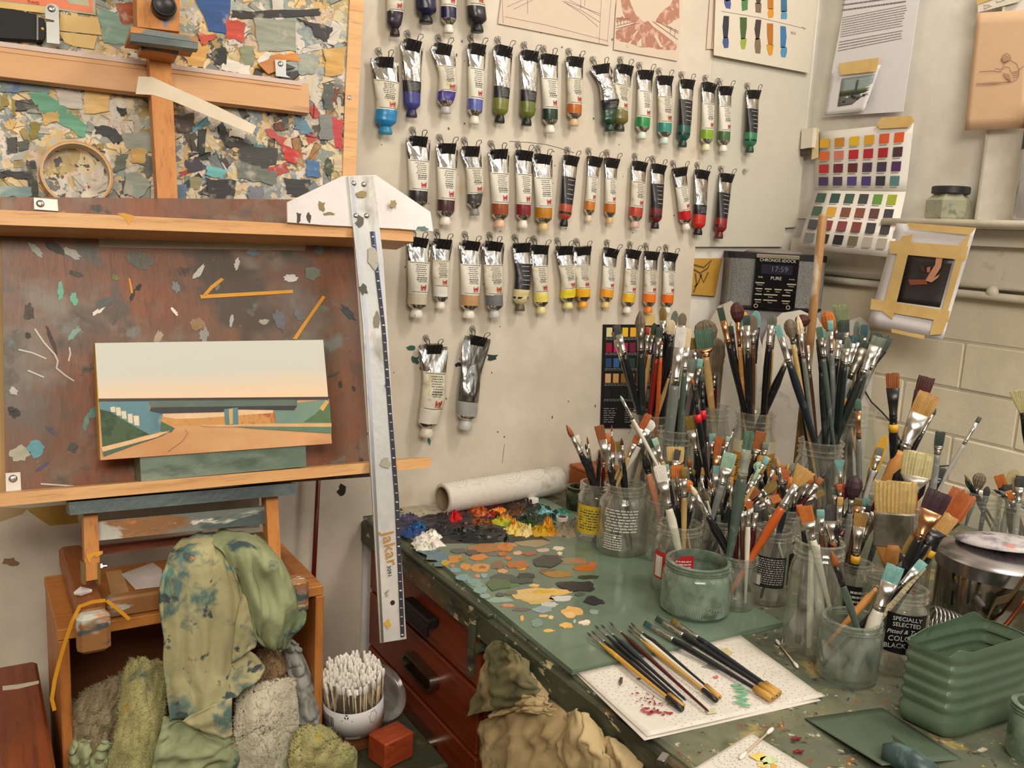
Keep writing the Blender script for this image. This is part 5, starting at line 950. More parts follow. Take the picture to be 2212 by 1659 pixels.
def wtext(key, a0, a1, v0, v1, rows, mat, parent, seed=1, k=1.012, h=.45, dens=(.05, .2)):
    m = MB(); R = random.Random(seed)
    for r in range(rows):
        va = lerp(v1, v0, (r+.5-h/2)/rows); vb = lerp(v1, v0, (r+.5+h/2)/rows); u = R.random()*.08
        while u < 1:
            e = min(1, u+R.uniform(*dens)); m.add([wpt(key, lerp(a0, a1, x), v, k) for x, v in ((u, va), (e, va), (e, vb), (u, vb))], [(0, 1, 2, 3)]); u = e+.03
    o = m.build('small_print', mat, parent); o['kind'] = 'stuff'; return o
GZ = DZ+GO+.0003
jar('moss', (1252, 1050), 27, base=1106, neck=.9, mat=splat('mossy_glass', rgb(70, 78, 56), [(rgb(40, 50, 36), 40, .5, .1, 1), (rgb(140, 130, 90), 60, .66, .05, 4)], .2), label='small mossy dark jar behind the yellow labelled jar')
jar('yellow', (1291, 1041), 40, base=1172, label='clear jar with yellow paper label holding slim brushes', z0=GZ-.0002, lowlabel='the yellow labelled jar')
jar('text', (1350, 1042), 53, base=1206, label='clear jar printed with white text beside yellow labelled jar', z0=GZ, neck=.80, mat=gl_dirty, lowlabel='the white printed jar')
jar('mid_back', (1436, 1078), 42, base=1216, label='plain clear jar behind the red labelled jar', lowlabel='the plain jar', z0=GZ)
jar('red', (1470, 1128), 52, base=1292, label='clear jar with red barcode label beside green filmed jar', z0=GZ, lowlabel='the red labelled jar')
jar('olive', (1509, 1208), 75, base=1347, neck=.88, mat=gl_green, label='empty jar filmed with green paint and faint word Olives', z0=GZ, lowlabel='the green filmed jar')
jar('slim', (1598, 1197), 40, base=1324, neck=.92, mat=gl_dirty, label='slim cloudy jar tucked behind the green filmed jar', z0=GZ, lowlabel='the slim cloudy jar')
jar('dark', (1672, 1139), 47, base=1312, label='clear jar with dark nutrition label and black side label', lowlabel='the dark labelled jar')
jar('tall', (1772, 1166), 58, base=1432, neck=.84, mat=gl_dirty, label='tall cloudy jar with long pale handles showing through glass', lowlabel='the tall cloudy jar')
jar('front', (1842, 1333), 65, base=1491, neck=.90, mat=glass('grey_filmed_glass', (.86, .90, .87, 1), .36, (.34, .38, .34, 1)), label='short grey filmed jar in front of the black labelled olive jar', lowlabel='the short grey jar')
jar('special', (1958, 1268), 52, base=1464, neck=.82, label='clear jar with black label reading COLOSSAL BLACK OLIVES', lowlabel='the black olive jar')
jar('small_black', (1851, 1213), 36, base=1338, label='small jar with black label behind the short grey jar', mat=gl_dirty, lowlabel='the small black jar')
jar('steel_side', (1905, 1240), 36, base=1380, label='plain cloudy jar beneath the widest hog hair brush', mat=gl_dirty, lowlabel='the wide brush jar')
jar('tallback', (1775, 950), 52, h=.185, label='large clear jar crammed with dark green stained brushes', lowlabel='the crammed jar')
jar('b13', (1633, 888), 48, h=.20, neck=.85, label='tall clear jar with orange paper label behind brushes', lowlabel='the orange labelled jar')
jar('b14', (1408, 892), 50, h=.20, neck=.84, label='tall clear jar in front of the black colour chart', lowlabel='the chart jar')
jar('b15', (1462, 925), 46, h=.19, label='tall clear jar holding the large white flat brush', lowlabel='the white flat jar')
jar('b16', (1541, 876), 40, h=.195, label='tall dusty jar of soft mops beside orange labelled jar', mat=gl_dirty, lowlabel='the dusty jar')
jar('b17', (1851, 882), 46, h=.215, label='tall clear jar of slanting stained brushes by brick wall', lowlabel='the brickside jar')
jar('c1', (1560, 1118), 44, h=.105, label='hidden clear jar amid the densest cluster of brushes', lowlabel='the cluster jar')
jar('c2', (1520, 1045), 44, h=.12, label='plain jar behind the brush cluster near red bands', lowlabel='the rear cluster jar')
jar('c3', (1640, 1060), 46, h=.12, label='plain jar below the orange labelled jar', lowlabel='the lower jar', mat=gl_dirty)
jar('c4', (1700, 1095), 40, h=.125, label='plain jar beside the large stained brush jar', lowlabel='the side jar')
jar('c5', (1900, 1060), 48, h=.14, label='plain jar holding two black brushes with yellow bands', lowlabel='the yellow band jar')
jar('c6', (1830, 1110), 42, h=.13, label='plain jar beneath the dark purple mop brush', lowlabel='the purple mop jar')
jar('c7', (1985, 1090), 40, h=.16, label='plain jar behind the widest hog hair brush', lowlabel='the hog jar')
jar('r1', (2125, 1062), 42, h=.15, label='jar of thin dark brushes behind the steel pot', lowlabel='the jar behind pot')
jar('r2', (2205, 1075), 48, h=.15, label='jar of thick brushes at the brick wall beyond pot', lowlabel='the wall jar')
# labels on the jars
yl = wrap('yellow', 'yellow_label', -75, 40, .14, .64, P('yellow_label', rgb(206, 180, 44), .5)); wtext('yellow', -65, 30, .2, .58, 8, inkm, yl, 2)
wtext('text', -52, 30, .36, .70, 8, P('white_print', rgb(206, 206, 200), .5), JAR['text']['root'], 3); wtext('text', -52, -5, .10, .34, 7, P('white_print', rgb(206, 206, 200), .5), JAR['text']['root'], 4)
rl_ = wrap('red', 'red_label', -78, 30, .22, .62, P('red_label', rgb(186, 40, 44), .45)); bb = wrap('red', 'barcode', -72, -48, .25, .55, P('barcode_white', rgb(226, 222, 216), .5), 1.010, rl_)
m = MB(); 
for i in range(9): m.add([wpt('red', a, v, 1.013) for a, v in ((-70, .27+i*.03), (-51, .27+i*.03), (-51, .285+i*.03), (-70, .285+i*.03))], [(0, 1, 2, 3)])
m.build('bars', P('black_ink', rgb(30, 28, 28), .5), rl_); wtext('red', -42, 22, .30, .56, 6, P('white_print', rgb(206, 206, 200), .5), rl_, 6)
def jtext(key, t, a, v, size, mat, parent, al='CENTER', shear=0):
    q = math.radians(a); rgt = HV*math.sin(q)+V((HV.y, -HV.x, 0))*math.cos(q); p = wpt(key, a, v, 1.012)
    return lettering('lettering', t, p, rgt, V((0, 0, 1)), size, mat, parent, .0003, al, shear)
jtext('olive', 'Olives', 22, .22, .011, P('pale_green_print', rgb(140, 156, 140), .5), JAR['olive']['root'])
m = MB()
for i in range(16): m.add([wpt('olive', -42+i*2.6+a, v, 1.008) for a, v in ((0, .10), (1.1, .10), (1.1, .36), (0, .36))], [(0, 1, 2, 3)])
m.build('faint_barcode', P('pale_green_print', rgb(140, 156, 140), .5), JAR['olive']['root'])
dl = wrap('dark', 'nutrition_label', -65, 25, .26, .68, P('smoke_label', rgb(40, 40, 40), .4)); wtext('dark', -58, 20, .3, .66, 12, P('white_print', rgb(206, 206, 200), .5), dl, 9, 1.012, .4, (.03, .12)); d2_ = wrap('dark', 'black_label', 34, 80, .30, .72, P('label_black', rgb(14, 14, 16), .4)); jtext('dark', 'G', 42, .42, .010, ink, d2_)
pk = wrap('dark', 'recycling_panel', -62, -38, .28, .42, P('barcode_white', rgb(226, 222, 216), .5), 1.016, dl)
sl = wrap('special', 'black_label', -60, 38, .28, .76, P('label_black', rgb(14, 14, 16), .4))
for t, a, v, sz, sh in (('SPECIALLY', -14, .69, .0072, 0), ('SELECTED', -14, .62, .0072, 0), ('Pitted & Tender', -10, .535, .0075, .3), ('COLOSSAL', -8, .445, .0095, 0), ('BLACK OLIVES', -8, .36, .0085, 0)): jtext('special', t, a, v, sz, ink, sl, 'CENTER', sh)
wtext('special', 48, 85, .3, .74, 12, P('white_print', rgb(206, 206, 200), .5), JAR['special']['root'], 12, 1.01, .4)
sbk = wrap('small_black', 'black_label', -50, 60, .12, .62, P('label_black', rgb(14, 14, 16), .4)); wtext('small_black', -35, 30, .2, .55, 4, P('white_print', rgb(206, 206, 200), .5), sbk, 5, 1.012, .5)
ol = wrap('b13', 'orange_label', -70, 75, .34, .62, P('amber_label', rgb(196, 132, 40), .5)); wtext('b13', -60, 60, .38, .58, 8, inkm, ol, 8, 1.012); wrap('b13', 'cream_label', -70, 75, .62, .74, P('cream_label', rgb(206, 196, 170), .5))
# ---- brush maker
HC = {'black': (22, 24, 28), 'bluebk': (30, 38, 48), 'greenbk': (30, 38, 36), 'grey': (112, 118, 114), 'white': (222, 218, 204), 'tan': (190, 160, 104), 'red': (130, 30, 22), 'orange': (196, 92, 36), 'darkred': (74, 20, 26), 'wood': (206, 144, 76), 'green': (76, 92, 82), 'blue': (44, 108, 128), 'steel': (170, 168, 164), 'brown': (84, 52, 34), 'pink': (206, 140, 110), 'silvergrey': (130, 134, 132), 'yellow': (196, 150, 60), 'olive': (110, 104, 60)}
BCOL = {'dgreen': (54, 72, 62), 'green': (80, 112, 92), 'teal': (122, 176, 172), 'mint': (160, 196, 170), 'greyg': (110, 120, 108), 'dgrey': (70, 72, 70), 'brown': (150, 84, 36), 'orange': (198, 112, 44), 'tan': (190, 148, 84), 'cream': (226, 206, 168), 'white': (228, 224, 216), 'olive': (132, 110, 48), 'maroon': (76, 28, 30), 'purple': (62, 38, 46), 'black': (16, 16, 18), 'taupe': (120, 106, 88), 'yellow': (216, 166, 40), 'redpink': (150, 50, 58), 'hog': (206, 176, 112), 'palehog': (200, 190, 140), 'gtan': (130, 140, 100), 'dteal': (50, 90, 92), 'rust': (176, 92, 40)}
BNAME = {'dgreen': 'dark green', 'green': 'green', 'teal': 'pale teal', 'mint': 'mint', 'greyg': 'grey green', 'dgrey': 'dark grey', 'brown': 'brown', 'orange': 'orange', 'tan': 'tan', 'cream': 'cream', 'white': 'white', 'olive': 'olive brown', 'maroon': 'maroon', 'purple': 'dark purple', 'black': 'black', 'taupe': 'taupe', 'yellow': 'yellow', 'redpink': 'dusky red', 'hog': 'golden hog hair', 'palehog': 'pale hog hair', 'gtan': 'green tipped tan', 'dteal': 'deep teal', 'rust': 'rust'}
HNAME = {'black': 'black', 'bluebk': 'blue black', 'greenbk': 'green black', 'grey': 'grey', 'white': 'white', 'tan': 'tan', 'red': 'red', 'orange': 'orange', 'darkred': 'dark red', 'wood': 'bare wood', 'green': 'green', 'blue': 'blue', 'steel': 'steel', 'brown': 'brown', 'pink': 'pinkish', 'silvergrey': 'silver grey', 'yellow': 'yellow', 'olive': 'olive'}
ferr = {'s': P('silver_ferrule', rgb(206, 202, 196), .22, 1.0, .12, 60), 'c': P('copper_ferrule', rgb(190, 140, 100), .25, 1.0), 'p': splat('worn_nickel_plate', rgb(176, 166, 154), [(rgb(130, 120, 108), 20, .52, .1, 2), (rgb(110, 124, 126), 34, .60, .05, 5)], .32, .15, metal=.55), 'k': P('black_ferrule', rgb(26, 26, 28), .3), 'd': splat('tarnished_ferrule', rgb(130, 124, 114), [(rgb(80, 84, 74), 40, .55, .1, 2)], .3, .2, 90, metal=.9), 'g': splat('painted_ferrule', rgb(120, 126, 112), [(rgb(170, 170, 140), 50, .55, .1, 2), (rgb(70, 84, 72), 50, .6, .1, 5)], .5, .5)}
def hmat(k): return splat('handle_'+k, rgb(*HC[k]), [(rgb(*[min(255, x+26) for x in HC[k]]), 50, .6, .1, 2), (rgb(120, 130, 118), 80, .76, .03, 5)] if k not in ('white', 'steel') else [(rgb(150, 150, 140), 60, .72, .05, 4)], .28 if k != 'wood' else .45, .1)
def bmat(k):
    nm = 'bristle_'+k
    if nm in MATS: return MATS[nm]
    t = NT(nm); c = rgb(*BCOL[k]); n = t.noise(380, 2); n2 = t.noise(60, 2); col = t.mix(n.outputs[0], dk(c, .68), dk(c, 1.2)); col = t.mix(t.thr(n2.outputs[0], .4, .8), col, dk(c, .7)); t.bump(n.outputs[0], .12)
    MATS[nm] = t.fin(col, .55); return MATS[nm]
KNAME = {'flat': 'flat', 'round': 'pointed round', 'filbert': 'filbert', 'fan': 'fan', 'mop': 'mop', 'stub': 'round'}
BW = {}
def make_brush(tip, base, kind, bw, bl, fl, hw, hc, bc, fc='s', band=None, label='', cat='paintbrush', taper=True, group=None, roll=None):
    """brush from its bristle tip to its handle end; bw/bl bristle width & length, fl ferrule length, hw handle width (metres)"""
    ax = (tip-base); L = ax.length; ax.normalize()
    view = (CAM-(tip+base)/2).normalized(); wv = ax.cross(view).normalized(); dv = wv.cross(ax).normalized()
    if roll:
        wv, dv = wv*math.cos(roll)+dv*math.sin(roll), dv*math.cos(roll)-wv*math.sin(roll)
    R = random.Random(int(tip.x*1e4)+int(tip.z*1e4)*7)
    root = thing('paintbrush', label, cat, base, group); BW[root.name] = (bw, L)
    flat = kind in ('flat', 'filbert', 'fan'); n = 12
    grv = [R.uniform(.86, 1.08) for _ in range(64)]
    def el(l, a, b, n=n, jit=0, ph=0):
        rr = []
        for j in range(n):
            q = 2*math.pi*j/n; x, y = math.cos(q), math.sin(q)
            if flat and n > 20:
                h_ = n//2; x = -1+2*(j+.5)/h_ if j < h_ else 1-2*(j-h_+.5)/h_; y = (1 if j < h_ else -1)*(1-abs(x)**6*.8)*grv[j]*(.80+.2*(j % 2)); x *= 1+(R.uniform(-.02, .02) if jit else 0)
                rr.append(base+ax*(l+(R.uniform(-.10, .04)*bl if ph else 0))+wv*(a*x)+dv*(b*y)); continue
            if flat and a > b*1.4: x = math.copysign(abs(x)**.55, x); y = math.copysign(abs(y)**.55, y)
            k = 1 if not jit else (grv[j]*(1+R.uniform(-jit, jit)*.4) if n > 20 else 1+R.uniform(-jit, jit))
            rr.append(base+ax*(l+(R.uniform(-jit, jit)*bl*.25 if jit and ph else 0))+wv*(a*x*k)+dv*(b*y*k))
        return rr
    lh = max(L-bl-fl, .01); r = hw/2; fr = min(r*.78, bw*.5 if kind != 'mop' else r)
    MB().loft([el(0, r*.30, r*.30), el(lh*.02, r*.48, r*.48), el(lh*.35, r*.62, r*.62), el(lh*.72, r*.92, r*.92), el(lh*.86, r, r), el(lh*.96, fr*1.1, fr*1.1), el(lh+.003, fr*.98, fr*.98)] if taper else
              [el(0, r*.8, r*.8), el(.003, r, r), el(lh*.95, r, r), el(lh+.003, fr, fr)]).build('handle', hmat(hc), root, True)
    if band: 
        bl0, bl1, bcol = band
        MB().loft([el(lh*bl0, r*1.02, r*1.02), el(lh*bl1, r*1.02, r*1.02)]).build('band', P('band_'+bcol, rgb(*{'red': (214, 30, 48), 'yellow': (226, 172, 40), 'gold': (196, 150, 70), 'blackb': (22, 22, 24)}[bcol]), .4), root, True)
    fa = bw/2*(.96 if kind not in ('fan', 'mop') else (.35 if kind == 'fan' else .5)); fb = max(fr*.55, bw*.12) if flat else fa
    if not flat: fa = min(fa, r*1.1) if kind == 'mop' else fa
    m = MB(); l0 = lh-.001
    m.loft([el(l0, fr*1.03, fr*1.03), el(l0+fl*.10, fr*1.03, fr*1.03), el(l0+fl*.12, fr*1.14, fr*1.14), el(l0+fl*.15, fr*1.14, fr*1.14), el(l0+fl*.17, fr*1.03, fr*1.03), el(l0+fl*.21, fr*1.14, fr*1.14), el(l0+fl*.24, fr*1.14, fr*1.14), el(l0+fl*.26, fr*1.03, fr*1.03), el(l0+fl*.6, lerp(fr, fa, .5), lerp(fr, fb, .5)), el(l0+fl, fa, fb)])
    if bw > .045:
        m = MB().loft([el(l0, fa*.96, fb*.9), el(l0+.002, fa, fb), el(l0+fl*.9, fa, fb), el(l0+fl*.92, fa*1.02, fb*1.1), el(l0+fl, fa*1.02, fb*1.1)])
        MB().loft([el(lh*.70, r*.98, r*.98), el(lh*.86, lerp(r, fa, .45), fb*.9), el(lh*.97, fa*.88, fb*.85), el(lh+.004, fa*.88, fb*.85)]).build('handle_shoulder', hmat(hc), root, True)
    m.build('ferrule', ferr[fc], root, True)
    l1 = lh+fl-.002; a = bw/2; nb = 44 if bw > .028 else (28 if bw > .010 else 14)
    if kind == 'flat': prof = [(0, fa*.98, fb*.9), (.35, lerp(fa, a, .6)*1.02, fb*.85), (.75, a*1.03, fb*.6), (1, a*1.02, fb*.30)]
    elif kind == 'filbert': prof = [(0, fa*.98, fb*.9), (.3, a*1.08, fb*.95), (.6, a*1.1, fb*.8), (.82, a*.85, fb*.55), (.95, a*.45, fb*.3), (1, a*.12, fb*.1)]
    elif kind == 'fan': prof = [(0, fa, fb*.8), (.4, lerp(fa, a, .55), fb*.6), (.8, a*.98, fb*.45), (1, a*1.05, fb*.25)]
    elif kind == 'mop': prof = [(0, fa*.95, fa*.95), (.25, a*.85, a*.75), (.55, a*1.05, a*.85), (.8, a*.9, a*.7), (.95, a*.5, a*.4), (1, a*.1, a*.1)]
    elif kind == 'stub': prof = [(0, fa*.95, fa*.95), (.5, a*1.05, a*1.05), (.95, a*1.08, a*1.08), (1, a*.9, a*.9)]
    else: prof = [(0, fa*.92, fa*.92), (.3, a*1.08, a*1.08), (.65, a*.75, a*.75), (.9, a*.3, a*.3), (1, a*.06, a*.06)]
    rings = [el(l1+t*(bl+.002), x, y, nb, .05 if i else 0, i == len(prof)-1 and kind in ('flat', 'fan', 'stub')) for i, (t, x, y) in enumerate(prof)]
    MB().loft(rings).build('bristles', bmat(bc), root, nb < 20)
    return root
VIEWS = {'A': (1200, 600), 'B': (1612, 600), 'C': (1200, 900), 'D': (1612, 900)}
ZK = 2212/600.0
def zp(v, x, y): return VIEWS[v][0]+x/ZK, VIEWS[v][1]+y/ZK
placed = {}
def brush(v, x0, y0, x1, y1, jk, kind, w, bl, fl, hw, hc, bc, fc='s', band=None, dep=None, roll=None, desc=None):
    """tip and a lower point given in a zoomed view; the brush stands in jar JK"""
    J = JAR[jk]; tx, ty = zp(v, x0, y0); ex, ey = zp(v, x1, y1)
    k = placed.get(jk, 0); placed[jk] = k+1
    ry = J['rim'][1]; cx = J['rim'][0]
    # where the drawn line passes the height of the rim
    u = (ry-ty)/(ey-ty) if abs(ey-ty) > 1 else 1; mx = tx+(ex-tx)*u
    rimp = Plane((0, 0, J['z']+J['h']), (0, 0, 1)); P0 = rimp.at(mx, ry); c = V((J['c'].x, J['c'].y, J['z']+J['h']))
    right = V((HV.y, -HV.x, 0)); lat = (P0-c).dot(right); lim = J['n']*.72; lat = max(-lim, min(lim, lat))
    dmax = math.sqrt(max(0, (J['n']*.80)**2-lat*lat)); dd = (((k*0.618) % 1)*2-1)*dmax if dep is None else dep*dmax
    Mp = c+right*lat+HV*dd
    pl = Plane(Mp, -HV); tip = pl.at(tx, ty)
    d = (Mp-tip).normalized()
    # run on into the jar until floor or glass
    tmax = (Mp.z-(J['z']+.009))/max(.05, -d.z)
    q = Mp+d*tmax; off = V((q.x-J['c'].x, q.y-J['c'].y, 0)); rl = J['r']*.80
    if off.length > rl:
        lo, hi = 0, tmax
        for _ in range(30):
            mid = (lo+hi)/2; g = Mp+d*mid
            if V((g.x-J['c'].x, g.y-J['c'].y, 0)).length > rl: hi = mid
            else: lo = mid
        q = Mp+d*lo
    s = scale_at(tip)/ZK; Lm = (tip-q).length
    if Lm > .34: q = tip+d*.34
    s_ = {'large': 'large ', 'small': 'small ', '': ''}['large' if w > 110 else ('small' if w < 42 else '')]
    lab = desc or '%s%s brush with %s bristles and %s handle' % (s_, KNAME[kind], BNAME[bc], HNAME[hc])
    lab += ' in '+J['lab']
    return make_brush(tip, q, kind, w*s, bl*s, fl*s, hw*s, hc, bc, fc, band, lab, roll=roll)
